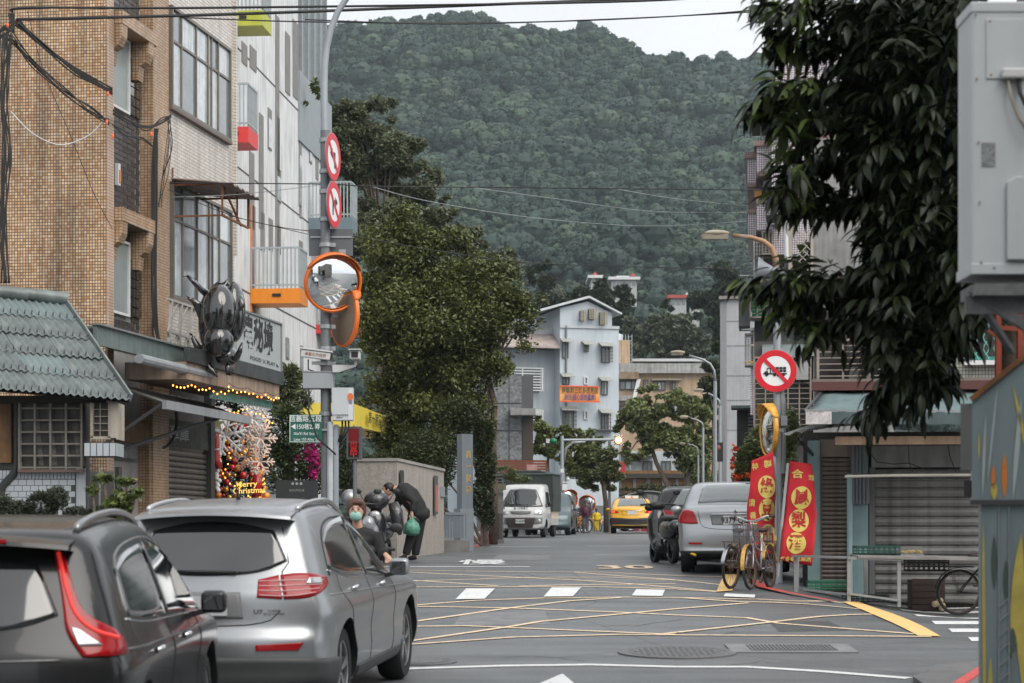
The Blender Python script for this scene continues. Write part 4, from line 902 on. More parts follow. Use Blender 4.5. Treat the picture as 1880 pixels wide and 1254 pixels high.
for i, (a_, b_, y0, y1) in enumerate(slots):
 x0_, x1_ = W_.u(a_), W_.u(b_); p0_ = WL((a_+b_)/2, y0); p1_ = WL((a_+b_)/2, y1)
 f = MB(); f.box(x0_, -.02, p1_.z, x1_, -.004, p0_.z); f2 = f.build('window', SLOT, wb)
 if i in (7, 9, 11, 18, 19, 10): MB().box(x0_+.06, -.035, p1_.z+.05, x1_-.06, -.024, (p0_.z*.75+p1_.z*.25)).build('pane', CURT, f2);
 if i in (13,): MB().box(x0_-.12, -.035, p1_.z, x0_, .0, p0_.z).build('orange_jamb', ORNG, f2)
# rear glazed stair tower above the wing
tw = MB(); tw.box(ue+.15, .25, WL(570,240).z, ue+6.2, 6, 26); twp = tw.build('glazed_tower', mk('tower_glass', (.22,.27,.29), .2, var=.25, sc=.6, spec=.7), wb)
for i in range(6): x_ = ue+.3+i*1.1; MB().box(x_, .14, WL(570,240).z, x_+.14, .26, 26).build('mullion', STEEL, wb)
MB().box(ue+.0, -.06, WL(550,195).z-1.1, uf, .05, WL(548,130).z).build('roof_parapet', mk('parapet_grey', (.28,.32,.34), .5, var=.1), wb)
bush('roof_plant', 'small yellow green plants on the roof terrace of the white building', 'plant', P(580, 190, 67.5), [(578,158,7,14),(583,172,5,14),(562,190,4,4)], 160, .18, LL, False, 12)
def balcony(px0, pyt, pyb, pxs, px1, color, label, depth=1.25, rail=True):
 "px0..pxs = front face seen at photo, box from pyt to pyb; pxs = its far edge on the wall side"
 # near end on the wall at u(pw); slab sticks out by depth
 un = W_.u(px0); f = thing('balcony', label, 'balcony', W_.o, W_.a)
 zt, zb = W_.z(px0, pyt), W_.z(px0, pyb); ln = W_.u(px1, -depth)-un if px1 else 3.2
 ln = max(1.2, ln)
 MB().box(un, -depth, zb, un+ln, -.003, zt).build('slab_box', color, f)
 MB().box(un-.03, -depth*.62, (zt+zb)/2-.02, un, -depth*.45, (zt+zb)/2+.06).build('drain_spout', BLACK, f)
 if rail:
  RG = mk('rail_grey', (.40,.45,.47), .5, .2); h_ = 1.12; r0 = MB(); r0.bar((un+.03, -.02, zt+h_), (un+.03, -depth+.03, zt+h_), .05); r0.bar((un+.03, -depth+.03, zt+h_), (un+ln-.03, -depth+.03, zt+h_), .05)
  r0.bar((un+.03, -.02, zt+.1), (un+.03, -depth+.03, zt+.1), .04); r0.bar((un+.03, -depth+.03, zt+.1), (un+ln-.03, -depth+.03, zt+.1), .04); r0.build('rail', RG, f)
  bar = MB().box(-.018,-.018,0,.018,.018,h_).mesh('baluster', RG)
  n = int(depth/.11)
  for i in range(n+1): obj('baluster', bar, f, (un+.03, -depth+.03+(depth-.06)*i/n, zt))
  n = int(ln/.16)
  for i in range(n+1): obj('baluster', bar, f, (un+.03+(ln-.06)*i/n, -depth+.03, zt))
 return f
OG = mk('balcony_orange', (.85,.27,.02), .5, var=.05, streak=.1); RD = mk('balcony_red', (.72,.05,.045), .5, var=.05, streak=.1); GN = mk('balcony_lime', (.50,.52,.06), .5, var=.05, streak=.12); BLG = mk('balcony_bluegrey', (.16,.22,.25), .5, var=.08)
def bal(pxn, pyt, pyb, pxo, pxf, col, label):
 # outer near corner at pxo -> overhang
 un = W_.u(pxn); p = W_.o+W_.ex*un; d = p.y; dep = 0.
 for k in range(400):
  dep = k*.01; q_ = W_.o+W_.ex*un-W_.ey*dep;
  if CX+q_.x*F/q_.y >= pxo: break
 return balcony(pxn, pyt, pyb, None, pxf, col, label, dep)
bal(405, 20, 48, 482, 499, GN, 'lime green balcony with railing at the top of the white building')
bal(408, 233, 262, 456, 474, RD, 'red balcony with railing half hidden by the corner building')
bal(459, 530, 557, 550, 565, OG, 'orange balcony with grey railing above the billboard')
bal(566, 400, 425, 645, 656, BLG, 'blue grey balcony with railing behind the round prohibition signs')
bal(580, 596, 612, 655, 668, RD, 'small red balcony with railing behind the convex mirrors')
# yellow canopy with lettering
YC = mk('canopy_yellow', (.80,.64,.10), .5, var=.06, streak=.08)
t = thing('yellow_canopy', 'bright yellow canopy with dark lettering over the hall entrance', 'canopy', P(640, 745, 60))
q_ = lambda px, py, d: P(px, py, d)-t.location
a_, b_, c_, d_ = q_(560, 738, 58), q_(652, 742, 58), q_(729, 772, 60.5), q_(729, 800, 60.5)
e_, f_ = q_(652, 797, 58)+Vector((0,0,.28)), q_(560, 797, 58)+Vector((0,0,.28))
e_, f_ = q_(652, 783, 58), q_(548, 783, 58)
mb = MB(); bk = Vector((-.4, 5, 0)); lo_ = Vector((0,0,0))
mb.hex([f_, e_, e_+bk, f_+bk, q_(548,738,58), b_, b_+bk, q_(548,738,58)+bk]); mb.hex([e_+Vector((.003,0,0)), d_, d_+bk, e_+bk+Vector((.003,0,0)), b_+Vector((.003,0,0)), c_, c_+bk, b_+bk+Vector((.003,0,0))])
mb.build('fascia', YC, t)
m_ = (b_+c_+d_+e_)/4; ex_ = (c_-b_+d_-e_).normalized()
text('第一家園視聽中心', .34, mk('letter_olive', (.10,.10,.04), .5), t, TM(m_+ex_*.05+Vector((.12,-.03,-.0)), ex_, (0,0,1)), bold=.02, sx=.62)
# ================================================================ street pole with signs and mirrors
PD = 33.0; pb = gp(600, PD); q = PD/F
t = thing('street_lamp_pole', 'tall grey curving lamp pole at left with clamps and cable conduits', 'lamp pole', pb)
def Q(px, py, dy=0., o=pb): return P(px, py, PD)-o+Vector((0, dy, 0))
PG = mk('pole_grey', (.20,.21,.22), .5, .4, var=.15, streak=.25)
pts = [Vector((0,0,-.3)), Q(598,700), Q(597,240)]; MB().tube(pts, [.083,.078,.072], 14).build('lower_shaft', PG, t, smooth=40)
pts = [Q(596,242), Q(595,170), Q(596,120), Q(600,85), Q(608,52), Q(620,22), Q(637,-4), Q(668,-30), Q(720,-50)]; MB().tube(pts, [.055,.054,.052,.05,.05,.048,.046,.044,.04], 12).build('upper_arm', mk('pole_pale', (.34,.37,.39), .45, .4, var=.1), t, smooth=40)
mb = MB(); mb.ell(Q(745,-52), (.35,.12,.07), 16, 8); mb.build('lamp_head', GREYP, t, smooth=True)
cl = MB().lathe([(.075,-.03),(.098,-.03),(.098,.03),(.075,.03)], n=14); cl.box(.09,-.03,-.03,.15,.03,.03); cm_ = cl.mesh('clamp', STEEL)
for y in (258, 315, 352, 403, 450, 492, 600, 640, 668, 760): obj('clamp', cm_, t, Q(598, y))
MB().tube([Q(607,775,-.1), Q(607,990,-.1)], .045, 10).build('conduit', mk('conduit_pale', (.45,.48,.50), .5), t); MB().box(*Q(613,985,-.06), *Q(621,780,.1)).build('steel_channel', mk('channel_pale', (.38,.42,.46), .5, .2, streak=.3), t)
def disc_sign(name, label, c, n_, r, draw, ring=True, cat='traffic sign'):
 "round plate facing n_, face drawn in local x/z at y<0"
 n_ = Vector(n_).normalized(); rz = math.atan2(n_.y, n_.x)+PI/2
 t = thing(name, label, cat, c, rz); RX_ = Matrix.Rotation(PI/2, 3, 'X')
 m = MB(); m.lathe([(0,0),(r,0),(r,-.012),(0,-.012)], m=RX_, n=48); m.build('plate', mk('sign_back', (.30,.31,.32), .5, .3), t)
 m = MB(); m.lathe([(0,.003),(r*.72,.003)], m=RX_, n=48); m.build('white_face', mk('sign_white', (.78,.80,.80), .4, var=.03), t)
 m = MB(); m.lathe([(r*.70,.004),(r*.71,.006),(r*.97,.006),(r*.985,.003)], m=RX_, n=48); m.build('red_ring', mk('sign_red', (.62,.015,.03), .35, var=.04), t)
 draw(t, r); return t
SR, SK = mk('sign_red', (.62,.015,.03), .35), mk('sign_black', (.015,.015,.018), .4)
def slash(t, r, a=-45, y=-.010):
 m_ = Matrix.Rotation(math.radians(-a), 3, 'Y'); MB().obox((0, y, 0), (r*1.46, .003, r*.17), m_).build('slash', SR, t)
def arrow(t, r, flip):
 f = -1 if flip else 1; m = MB(); y = -.008
 m.box(f*r*.12, y, -r*.45, f*r*.26, y+.002, r*.12); m.box(-f*r*.15, y, r*.06, f*r*.26, y+.002, r*.2)
 m.prism([(-f*r*.12, r*.34), (-f*r*.12, -r*.08), (-f*r*.42, r*.13)], y, y+.002); m.build('arrow', SK, t)
nrm = (.975, -.235, 0)
disc_sign('no_turn_sign', 'upper round red and white no turn sign seen almost edge on', P(611.5,288,PD-.12), nrm, 44*q, lambda t, r: (arrow(t, r, False), slash(t, r)))
disc_sign('no_turn_sign', 'lower round red and white no turn sign seen almost edge on', P(613.5,376,PD-.12), nrm, 43*q, lambda t, r: (arrow(t, r, True), slash(t, r)))
t = thing('sign_plate_back', 'plain grey back of a square sign plate above the round mirror', 'sign plate', P(608,445,PD+.09))
mb = MB(); mb.box(-41*q,0,-25*q,40*q,.01,25*q); mb.build('plate', mk('plate_back', (.13,.14,.15), .5, .3, var=.1), t, bev=.004)
MB().box(-38*q,-.02,8*q,38*q,-.002,11*q).build('stiffener', STEEL, t); MB().box(14*q,-.004,-22*q,27*q,-.001,-13*q).build('sticker', mk('sticker_pale', (.35,.36,.37), .5), t)
MIR = mk('mirror', (.82,.85,.86), .015, 1, var=0); OR2 = mk('mirror_orange', (.80,.17,.02), .4, var=.06)
def mirror(label, c, n_, r, face=True, hood=True, tilt=-.10, m=OR2, back=None):
 n_ = Vector(n_).normalized(); rz = math.atan2(n_.y, n_.x)+PI/2; t = thing('convex_mirror', label, 'convex mirror', c, rz); t.rotation_euler = (tilt, 0, rz); RX_ = Matrix.Rotation(PI/2, 3, 'X')
 Rs = r*2.1; h0 = (Rs*Rs-r*r)**.5
 prof = [(Rs*math.sin(a_), Rs*math.cos(a_)-h0) for a_ in [math.asin(.95*r/Rs)*i/12 for i in range(13)]]
 mb = MB(); mb.lathe(prof, m=RX_, n=48); mb.build('mirror_glass', MIR, t, smooth=True)
 mb = MB(); mb.lathe([(r*.93,.03),(r*.97,.05),(r*1.03,.03),(r*1.03,-.02),(r*.95,-.03)], m=RX_, n=48); mb.build('rim', m, t, smooth=40)
 mb = MB(); mb.lathe([(r*1.0,-.02),(r*.8,-.06),(0,-.08)], m=RX_, n=32); mb.build('back_shell', back or mk('mirror_back', (.24,.17,.12), .45, .2), t, smooth=40)
 if hood:
  g = []
  for i in range(21):
   a_ = math.radians(25+130*i/20); w_ = math.sin(PI*i/20)**.5
   g.append([(math.cos(a_)*r*1.035, .03, math.sin(a_)*r*1.035), (math.cos(a_)*r*1.05, -.03-.12*w_, math.sin(a_)*r*1.06-.02*w_)])
  mb = MB(); mb.grid(g); o = mb.build('hood', m, t, smooth=True); o.modifiers.new('s', 'SOLIDIFY').thickness = .008
 MB().bar((0,.07,0), (.0,.22,0), .05).build('bracket', STEEL, t); return t
mirror('large round convex mirror with orange rim facing the camera on the lamp pole', P(611,519,PD-.30), (.40,-.92,0), 53*q, tilt=.27)
mirror('second convex mirror turned away showing its brown back and orange hood', P(632,580,PD+.1), (.80,.45,0), 56*q, tilt=0)
t = thing('surveillance_camera', 'white bullet surveillance camera with lettering left of the pole', 'security camera', P(580,652,PD-.2)); m_ = Matrix.Rotation(math.radians(7), 3, 'Y')
CWH = mk('camera_white', (.55,.56,.55), .45, var=.05)
mb = MB(); mb.obox((0,0,0), (54*q,.11,13*q), m_); mb.build('housing', CWH, t, bev=.01); mb = MB(); mb.obox((1*q,0,9*q), (60*q,.14,3*q), m_); mb.build('sun_shield', CWH, t, bev=.004)
mb = MB(); mb.obox((28*q,0,-4*q), (4*q,.10,11*q), m_); mb.build('lens_window', BLACK, t); text('●臺北市政府', .055, mk('logo_dull', (.30,.14,.07), .5), t, TM((0,-.062,0), m_@Vector((1,0,0)), (0,0,1)), bold=.01)
MB().tube([(-14*q,0,-8*q),(-14*q,0,-26*q),(10*q,.1,-34*q),(22*q,.15,-34*q)], .012, 6).build('cable', CABLE, t, smooth=True); MB().bar((-8*q,.06,-14*q), (20*q,.1,-14*q), .05).build('arm', STEEL, t)
t = thing('surveillance_camera', 'small white surveillance camera facing the street right of the pole', 'security camera', P(652,652,PD-.3))
mb = MB(); mb.box(-9*q,-.1,-8*q,9*q,.2,8*q); mb.build('housing', CWH, t, bev=.012); MB().box(-11*q,-.16,8.2*q,11*q,.22,10*q).build('sun_shield', CWH, t); MB().box(-6*q,-.112,-5*q,6*q,-.1,5*q).build('lens_window', BLACK, t)
mb = MB(); mb.prism([(-42*q,-17*q),(0,-17*q),(0,-20*q),(-30*q,-30*q),(-42*q,-30*q)], .08, .14); mb.bar((0,.1,-17*q),(0,.1,-8*q),.04); mb.build('arm', CWH, t)
def cbox(label, x0, y0, x1, y1, m, dy=-.18, dep=.2, extra=None):
 t = thing('control_box', label, 'control box', P((x0+x1)/2, y1, PD+dy)); w_, h_ = (x1-x0)*q/2, (y1-y0)*q
 mb = MB(); mb.box(-w_,0,0,w_,dep,h_); mb.build('case', m, t, bev=.008)
 if extra: extra(t, w_, h_)
 return t
BX = mk('box_grey', (.34,.36,.38), .5, .1, var=.06, streak=.12)
cbox('wide grey junction box on the pole under the bullet camera', 556, 683, 611, 713, BX, dep=.3, extra=lambda t, w_, h_: (MB().box(-w_-.01,-.01,h_,w_+.01,.3,h_+.012).build('lid', BX, t), MB().tube([(-w_*.6,0,0),(-w_*.6,-.02,-.35),(0,-.05,-.75),(w_*1.2,0,-1.0)], .014, 6).build('cable', CABLE, t, smooth=True)))
def wx(t, w_, h_):
 MB().box(w_*.55,-.004,h_*.02,w_*.97,-.001,h_*.95).build('side_label', mk('label_white', (.62,.64,.66), .4), t); MB().prism([(w_*.76+.045*math.cos(a_*PI/5), h_*.72+.06*math.sin(a_*PI/5)) for a_ in range(10)], -.008, -.005).build('emblem', mk('emblem_orange', (.65,.16,.04), .5), t)
 text('警', .07, mk('emblem_blue', (.05,.08,.25), .5), t, TM((w_*.76,-.007,h_*.55))); text('臺北市政府警察局\n攝影中', .034, BK, t, TM((-w_*.25,-.004,h_*.12)))
 for i in (-1,0,1): MB().tube([(i*w_*.3+.04,.1,0),(i*w_*.3+.04,.1,-.12),(i*.02-w_*.3,.1,-.32)], .014, 6).build('cable', CABLE, t, smooth=True)
cbox('white upright control box with orange emblem right of the pole', 609, 712, 648, 772, mk('box_white', (.52,.55,.57), .45, var=.05), extra=wx)
SG = mk('street_green', (.015,.115,.085), .4, var=.05); SW = mk('sign_letter', (.75,.78,.76), .4, var=0)
t = thing('street_name_sign', 'green street name sign with white characters and numbers left of the pole', 'street sign', P(561,787,PD-.12)); w_, h_ = 30*q, 26*q
MB().box(-w_,0,-h_,w_,.012,h_).build('panel', SG, t)
mb = MB(); z_ = h_-.012; mb.box(-w_+.008,-.003,z_-.008,w_-.008,-.001,z_); mb.box(-w_+.008,-.003,-z_,w_-.008,-.001,-z_+.008); mb.box(-w_+.008,-.003,-z_+.008,-w_+.016,-.001,z_-.008); mb.build('border', SW, t)
text('信義路五段', .098, SW, t, TM((0,-.004,h_*.66)), bold=.01); text('◀150巷22弄', .094, SW, t, TM((0,-.004,h_*.12)), bold=.012, sx=.86); text('XinYi Rd Sec 5', .060, SW, t, TM((.0,-.004,-h_*.36)), bold=.01); text('Lane 150 Alley 22', .058, SW, t, TM((0.01,-.004,-h_*.76)), bold=.01, sx=.9)
MB().box(w_,.0,-.03,w_+.12,.02,.0).build('clamp_arm', STEEL, t)
# pedestrian signal with red lamps on its own post
t = thing('pedestrian_signal', 'grey pedestrian signal box glowing dark red on its own post', 'pedestrian signal', gp(650, 35.2)); q2 = 35.2/F; zt = P(650,783,35.2).z-t.location.z; zb = P(650,843,35.2).z-t.location.z
MB().box(-14*q2,-.02,zb,14*q2,.14,zt).build('housing', mk('signal_case', (.10,.10,.105), .5, .2), t, bev=.008)
MB().box(-10*q2,-.028,(zb+zt)/2+3*q2,9*q2,-.021,zt-4*q2).build('red_lamp', lit('lamp_red', (.14,.002,.005), .05), t); MB().box(-10*q2,-.028,zb+4*q2,9*q2,-.021,(zb+zt)/2).build('display', mk('display_dark', (.01,.005,.005), .3), t)
RL = lit('led_red', (.4,.008,.01), .12)
text('出\n車\n中', .125, RL, t, TM((-.5*q2,-.031,zb+18*q2)), bold=.02, line=.62)
MB().box(-.012,-.05,zt-.0,-.012+.02,.0,zt+.03).build('top_lug', STEEL, t); MB().tube([(.01,.06,0),(.01,.06,zb)], .035, 10).build('post', PG, t)
# ================================================================ trees
def tree(label, base, cs, n, leaf, m, trunks, seed, cat='tree', group=None, asp=.5, ncl=40, dd=None, dscale=.8):
 d = base.y; q = d/F; t = thing('tree', label, cat, base, 0, group); rs = np.random.RandomState(seed); P_ = []
 wgt = np.array([c[2]*c[3] for c in cs], float); wgt /= wgt.sum(); cls = []
 for c, w_ in zip(cs, wgt):
  k = max(3, int(ncl*w_))
  v = rs.normal(size=(k,3)); v /= np.linalg.norm(v, axis=1)[:,None]; v *= rs.uniform(.5, 1.08, k)[:,None]
  ctr = np.array(P(c[0], c[1], d)-base); cc = ctr+v*np.array([c[2]*q, min(c[2], c[3])*q*dscale, c[3]*q])*.85
  rr = rs.uniform(.17, .38, k)*(c[2]*c[3])**.5*q*1.15
  for a_, b_ in zip(cc, rr): cls.append((a_, b_))
 tot = sum(r**2 for _, r in cls)
 for c, r in cls:
  k = max(8, int(n*r*r/tot)); v = rs.normal(size=(k,3)); v /= np.linalg.norm(v, axis=1)[:,None]; v *= (rs.uniform(.35, 1.08, k))[:,None]; v[:,2] *= .8
  P_.append(c+v*r)
 pts = np.concatenate(P_); v, f = leaf_quads(pts, leaf, seed, asp, .25); obj('crown', np_mesh('crown', v, f, m), t)
 for tr in trunks:
  pp = [P(x, y, d)-base for x, y, _ in tr]; pp[0].z = -.1
  MB().tube(pp, [w*q for _, _, w in tr], 9).build('trunk', BARK, t, smooth=True)
 mb = MB()
 tops = [P(x, y, d)-base for tr in trunks for x, y, _ in tr[-1:]]
 if tops:
  for c, r in cls[::6]:
   c = Vector(c); o_ = min(tops, key=lambda a_: (a_-c).length); md = o_.lerp(c, .55)+Vector((0,0,.15*(c-o_).length)); w0 = .022*d/60; mb.tube([o_, md, c], [w0*2, w0*1.1, w0*.4], 5)
  mb.build('limbs', BARK, t)
 return t
LA = leafmat('ficus_leaf', (.022,.034,.012), (.22,.245,.075), .42, .5, .15); LB = leafmat('grey_leaf', (.045,.06,.035), (.24,.26,.15), .6, .4); LC = leafmat('street_leaf', (.045,.065,.025), (.30,.34,.13), .5, .5); LE = leafmat('street_leaf_dark', (.02,.032,.014), (.09,.115,.042), .5, .6)
tree('big dark ficus tree spreading over the stone wall', gp(880, 60), [(745,470,88,72),(840,470,85,62),(905,530,80,66),(935,600,62,60),(800,590,135,105),(715,640,60,110),(885,680,76,56),(800,740,120,80),(700,760,48,80),(850,800,60,62),(750,420,62,50),(955,560,50,58),(690,500,50,70),(975,635,28,16),(675,560,28,90),(890,840,22,60),(760,820,90,40)],
 105000, .125, LA, [[(905,985,9),(907,900,8),(905,820,7),(908,740,6),(895,690,5)],[(800,985,16),(795,880,14),(800,800,12),(815,700,8)],[(730,985,10),(722,880,9),(740,760,7)]], 21, ncl=420)
tree('taller grey green tree rising behind the white building', gp(720, 80), [(640,210,52,42),(705,205,52,34),(680,280,88,62),(765,300,62,44),(640,350,52,70),(800,345,46,32),(725,375,95,45),(625,270,30,80),(660,430,60,60),(760,420,80,50)],
 60000, .16, LB, [[(700,985,12),(705,700,10),(700,450,7)]], 22, ncl=160)
tree('loose spiky crown of pale leaves at the lower part of the tall tree', gp(880, 74), [(720,400,60,28),(800,400,70,28),(860,440,60,26),(930,480,40,30)], 12000, .18, LB, [[(860,985,8),(850,600,6)]], 25, ncl=50)
bush('ivy_shrub', 'ivy and shrubs climbing around the grey pillar and slender trunk', 'shrub', gp(890, 57), [(888,800,20,30),(892,860,20,40),(885,915,22,40),(895,945,14,30),(845,760,40,30),(780,850,60,60),(700,870,50,40),(640,860,30,60)], 26000, .10, LE, True, 14)
bush('hedge_bush', 'green bushes below the red slatted fence', 'shrub', gp(930, 72), [(925,868,24,12),(955,880,22,8),(905,865,10,14),(890,880,8,20)], 2200, .10, LC, False, 15)
tree('tall open street tree in front of the tan building', gp(1225, 108), [(1180,760,50,40),(1245,745,42,34),(1215,800,60,34),(1160,830,34,24),(1280,770,30,40),(1260,830,40,40),(1200,720,30,20),(1145,790,24,26),(1290,830,18,40)],
 26000, .22, LC, [[(1240,960,6),(1230,900,5),(1205,850,4),(1190,800,3)],[(1250,960,5),(1262,880,4),(1270,830,3)]], 31, ncl=120)
tree('dense round dark street tree beside the traffic signal', gp(1105, 98), [(1090,850,48,42),(1055,840,34,32),(1112,880,36,28),(1085,810,36,20),(1130,860,20,20),(1075,880,30,20)], 22000, .18, LC, [[(1113,965,5),(1112,920,4.5),(1105,870,4)]], 32, ncl=80)
tree('light green feathery tree left of the blue building base', gp(1010, 92), [(1000,790,24,22),(1025,800,24,20),(985,815,20,20),(1015,830,30,18),(1050,800,26,12),(990,770,14,10)], 14000, .18, LC, [[(1008,965,3),(1008,880,2.5),(1005,820,2)]], 33, ncl=60)
tree('wide grey flat topped tree on the lower slope above the tan building', gp(1225, 215), [(1180,600,42,18),(1235,592,50,18),(1280,620,34,22),(1205,640,60,22),(1150,625,24,18),(1255,650,50,24),(1230,615,70,24),(1300,655,20,20)],
 22000, .48, leafmat('slope_leaf', (.05,.07,.045), (.17,.19,.12), .6, .2), [[(1225,700,5),(1225,660,4),(1218,620,3)]], 34, ncl=110)
tree('dark conical tree at the foot of the slope behind the pale tower block', gp(1310, 130), [(1315,690,24,50),(1300,740,20,50),(1330,650,20,60),(1305,800,20,50)], 12000, .3, LE, [[(1310,900,4),(1310,760,3)]], 35, ncl=50)
for i, (a_, c_) in enumerate([('dark rounded trees on the slope just behind the blue building roof', [(1010,545,40,34),(1065,560,45,40),(1120,560,40,50),(1150,590,34,34),(985,500,30,30)]), ('dark trees on the slope around the small red roofed house', [(1290,560,36,30),(1330,600,34,50),(1350,540,30,30),(1230,560,24,12),(1330,510,40,30)])]):
 tree(a_, gp(c_[0][0], 230+i*12), c_, 20000, .55, LD, [[(c_[1][0],760,5),(c_[1][0],600,4)]], 36+i, ncl=70)
# ================================================================ stone wall, grey monument, gate furniture
GRN = mk('granite_wall', (.42,.38,.345), .85, var=.2, sc=14, bump=.6, bs=45, streak=.2, col2=(.31,.285,.265), c2=.4)
a_, b_, c_ = P(655,1011,41.6), P(729,1011,41.4), P(815,1006,48.0)
t = thing('stone_wall', 'tall weathered granite garden wall behind the bending man', 'wall', b_); zt = P(729,841,41.4).z-b_.z
mb = MB(); mb.prism([(a_.x-b_.x, .2), (0,0), (c_.x-b_.x, c_.y-b_.y), (c_.x-b_.x-.3, c_.y-b_.y+.05), (-.28,.35), (a_.x-b_.x,.5)], -.6, zt-.06, 'z'); mb.build('wall', GRN, t)
mb = MB(); mb.prism([(a_.x-b_.x, .17), (.02,-.03), (c_.x-b_.x+.03, c_.y-b_.y-.0), (c_.x-b_.x-.33, c_.y-b_.y+.05), (-.3,.38), (a_.x-b_.x,.53)], zt-.058, zt, 'z'); mb.build('coping', mk('granite_cap', (.36,.345,.32), .8, var=.15, bump=.3), t)
WFr = Fr(b_, math.atan2(c_.y-b_.y, c_.x-b_.x))
def plaque(px, y0, y1, label, m, off=-.03):
 v0, v1 = WFr.ray(px-2.8, y1), WFr.ray(px+2.8, y0); o = thing('plaque', label, 'plaque', b_, WFr.a); MB().box(v0.x, off-.02, v0.z, v1.x, off, v1.z).build('board', m, o)
 return o
plaque(734.5, 864, 892, 'small dark upright plaque near the corner of the granite wall', mk('plaque_dark', (.05,.055,.05), .5))
o = plaque(797, 874, 944, 'long narrow notice strip with a pink lower end on the granite wall', mk('plaque_dark2', (.09,.10,.09), .5)); v0 = WFr.ray(797, 944); MB().box(v0.x-.15, -.056, v0.z+.05, v0.x+.15, -.052, v0.z+.62).build('pink_panel', mk('plaque_pink', (.55,.16,.13), .5), o)
v0 = WFr.ray(811, 912); o = thing('gate_plate', 'small grey metal plate at the end of the granite wall', 'plate', b_, WFr.a); MB().box(v0.x-.25, -.03, v0.z, v0.x+.3, -.003, v0.z+.22).build('plate', BX, o)
MD = 50.; q = MD/F
BG_ = mk('blue_grey_steel', (.17,.20,.225), .45, .1, var=.05, streak=.12); BG2 = mk('blue_grey_light', (.22,.25,.275), .45, .1, var=.05, streak=.12)
t = thing('monument_pillar', 'tall square blue grey pillar with four gold characters', 'pillar', gp(856, MD)); z0 = t.location.z
Z = lambda py, d=MD: P(0, py, d).z-z0
mb = MB(); pl = [(-17*q, -.05), (-7*q, -.32), (12*q, -.2), (12*q, .2), (-17*q, .2)]; mb.prism(pl, 0, Z(798), 'z'); mb.build('shaft', BG_, t)
mb = MB(); mb.prism([(p[0]*1.25-.02, p[1]*1.3) for p in pl], 0, Z(934), 'z'); mb.build('base', BG2, t)
GC = mk('gold_letter_matte', (.50,.33,.10), .4, .4)
for ch, y in zip('第一家園', (836, 858, 880, 901)): text(ch, .19, GC, t, TM((2.5*q, -.265, Z(y)), (1, .32, 0)), bold=.02)
t = thing('low_panel_fence', 'low blue grey panel fence with ribbed sheet between wall and pillar', 'fence', gp(836, 49)); q = 49/F; z0 = t.location.z; Z = lambda py, d=49: P(0, py, d).z-z0
MB().bar((-19*q,0,Z(943)), (20*q,0,Z(943)), .06).build('top_rail', BG2, t)
sm_ = MB().box(-.028,-.015,0,.028,.015,Z(945)-Z(988)).mesh('slat', BG_)
for i in range(7): obj('slat', sm_, t, (-18*q+i*.063, 0, Z(988)))
MB().box(-18*q+.44, -.02, Z(988), 20*q, .02, Z(945)).build('sheet_panel', BG_, t)
MB().box(-19*q,-.6,-.3,26*q,.1,Z(992)).build('plinth', KERB, t)
def kiosk(label, x0, y0, x1, y1, d, m, name='sign_box', cat='sign box', dep=.3, extra=None):
 t = thing(name, label, cat, gp((x0+x1)/2, d)); q = d/F; zz = lambda y: P(0,y,d).z-t.location.z
 MB().box(-(x1-x0)/2*q, 0, zz(y1), (x1-x0)/2*q, dep, zz(y0)).build('body', m, t, bev=.01); MB().box(-(x1-x0)/2*q-.03,-.03,min(-.1,zz(y1)-.2),(x1-x0)/2*q+.03,dep+.03,zz(y1)-.002).build('foot', KERB, t)
 if extra: extra(t, q, zz)
 return t
kiosk('slim grey post box standing left of the pale box', 886, 943, 895, 990, 62, BG_)
kiosk('pale blue box with a pink strip on its edge beside the small truck', 895, 937, 907, 986, 61, mk('box_paleblue', (.30,.35,.39), .45), extra=lambda t, q, zz: MB().box(5.8*q,-.01,zz(975),7.2*q,.3,zz(941)).build('pink_strip', mk('strip_pink', (.6,.35,.4), .5), t))
kiosk('dark glossy cabinet between the pale box and the small truck', 909, 942, 923, 990, 62.5, mk('cabinet_dark', (.06,.05,.045), .15, coat=.5), name='cabinet', cat='cabinet')
t = thing('brick_wall_pier', 'pale block wall and pier carrying a round lantern', 'wall', gp(915, 66)); z0 = t.location.z; q = 66/F; Z = lambda py, d=66: P(0, py, d).z-z0
wl2 = MB().box(-12*q, .05, -.2, 9*q, .3, Z(905)).build('wall', GROUT, t)
bm = MB().box(.006,-.012,.006,.194,.06,.074).mesh('block', mk('block_pale', (.27,.27,.25), .8, var=.25))
for j in range(14):
 for i in range(2): obj('block', bm, wl2, (-12*q+i*.2+(.1 if j % 2 else 0)-.1, .05, .1+j*.08))
MB().box(-9*q,-.12,Z(899),14*q,.35,Z(888)).build('cap', mk('cap_moss', (.20,.20,.13), .85, var=.3), t)
mb = MB()
for i in range(3): mb.lathe([(.0,0),(.13-.0*i,0),(.15,.05),(.12,.09),(0,.09)], (-1*q+.0, .1, Z(888)+i*.095), n=14)
mb.ell((-1*q,.1,Z(888)+.31), (.1,.1,.07), 12, 6); mb.build('lantern', DSTEEL, t, smooth=40)
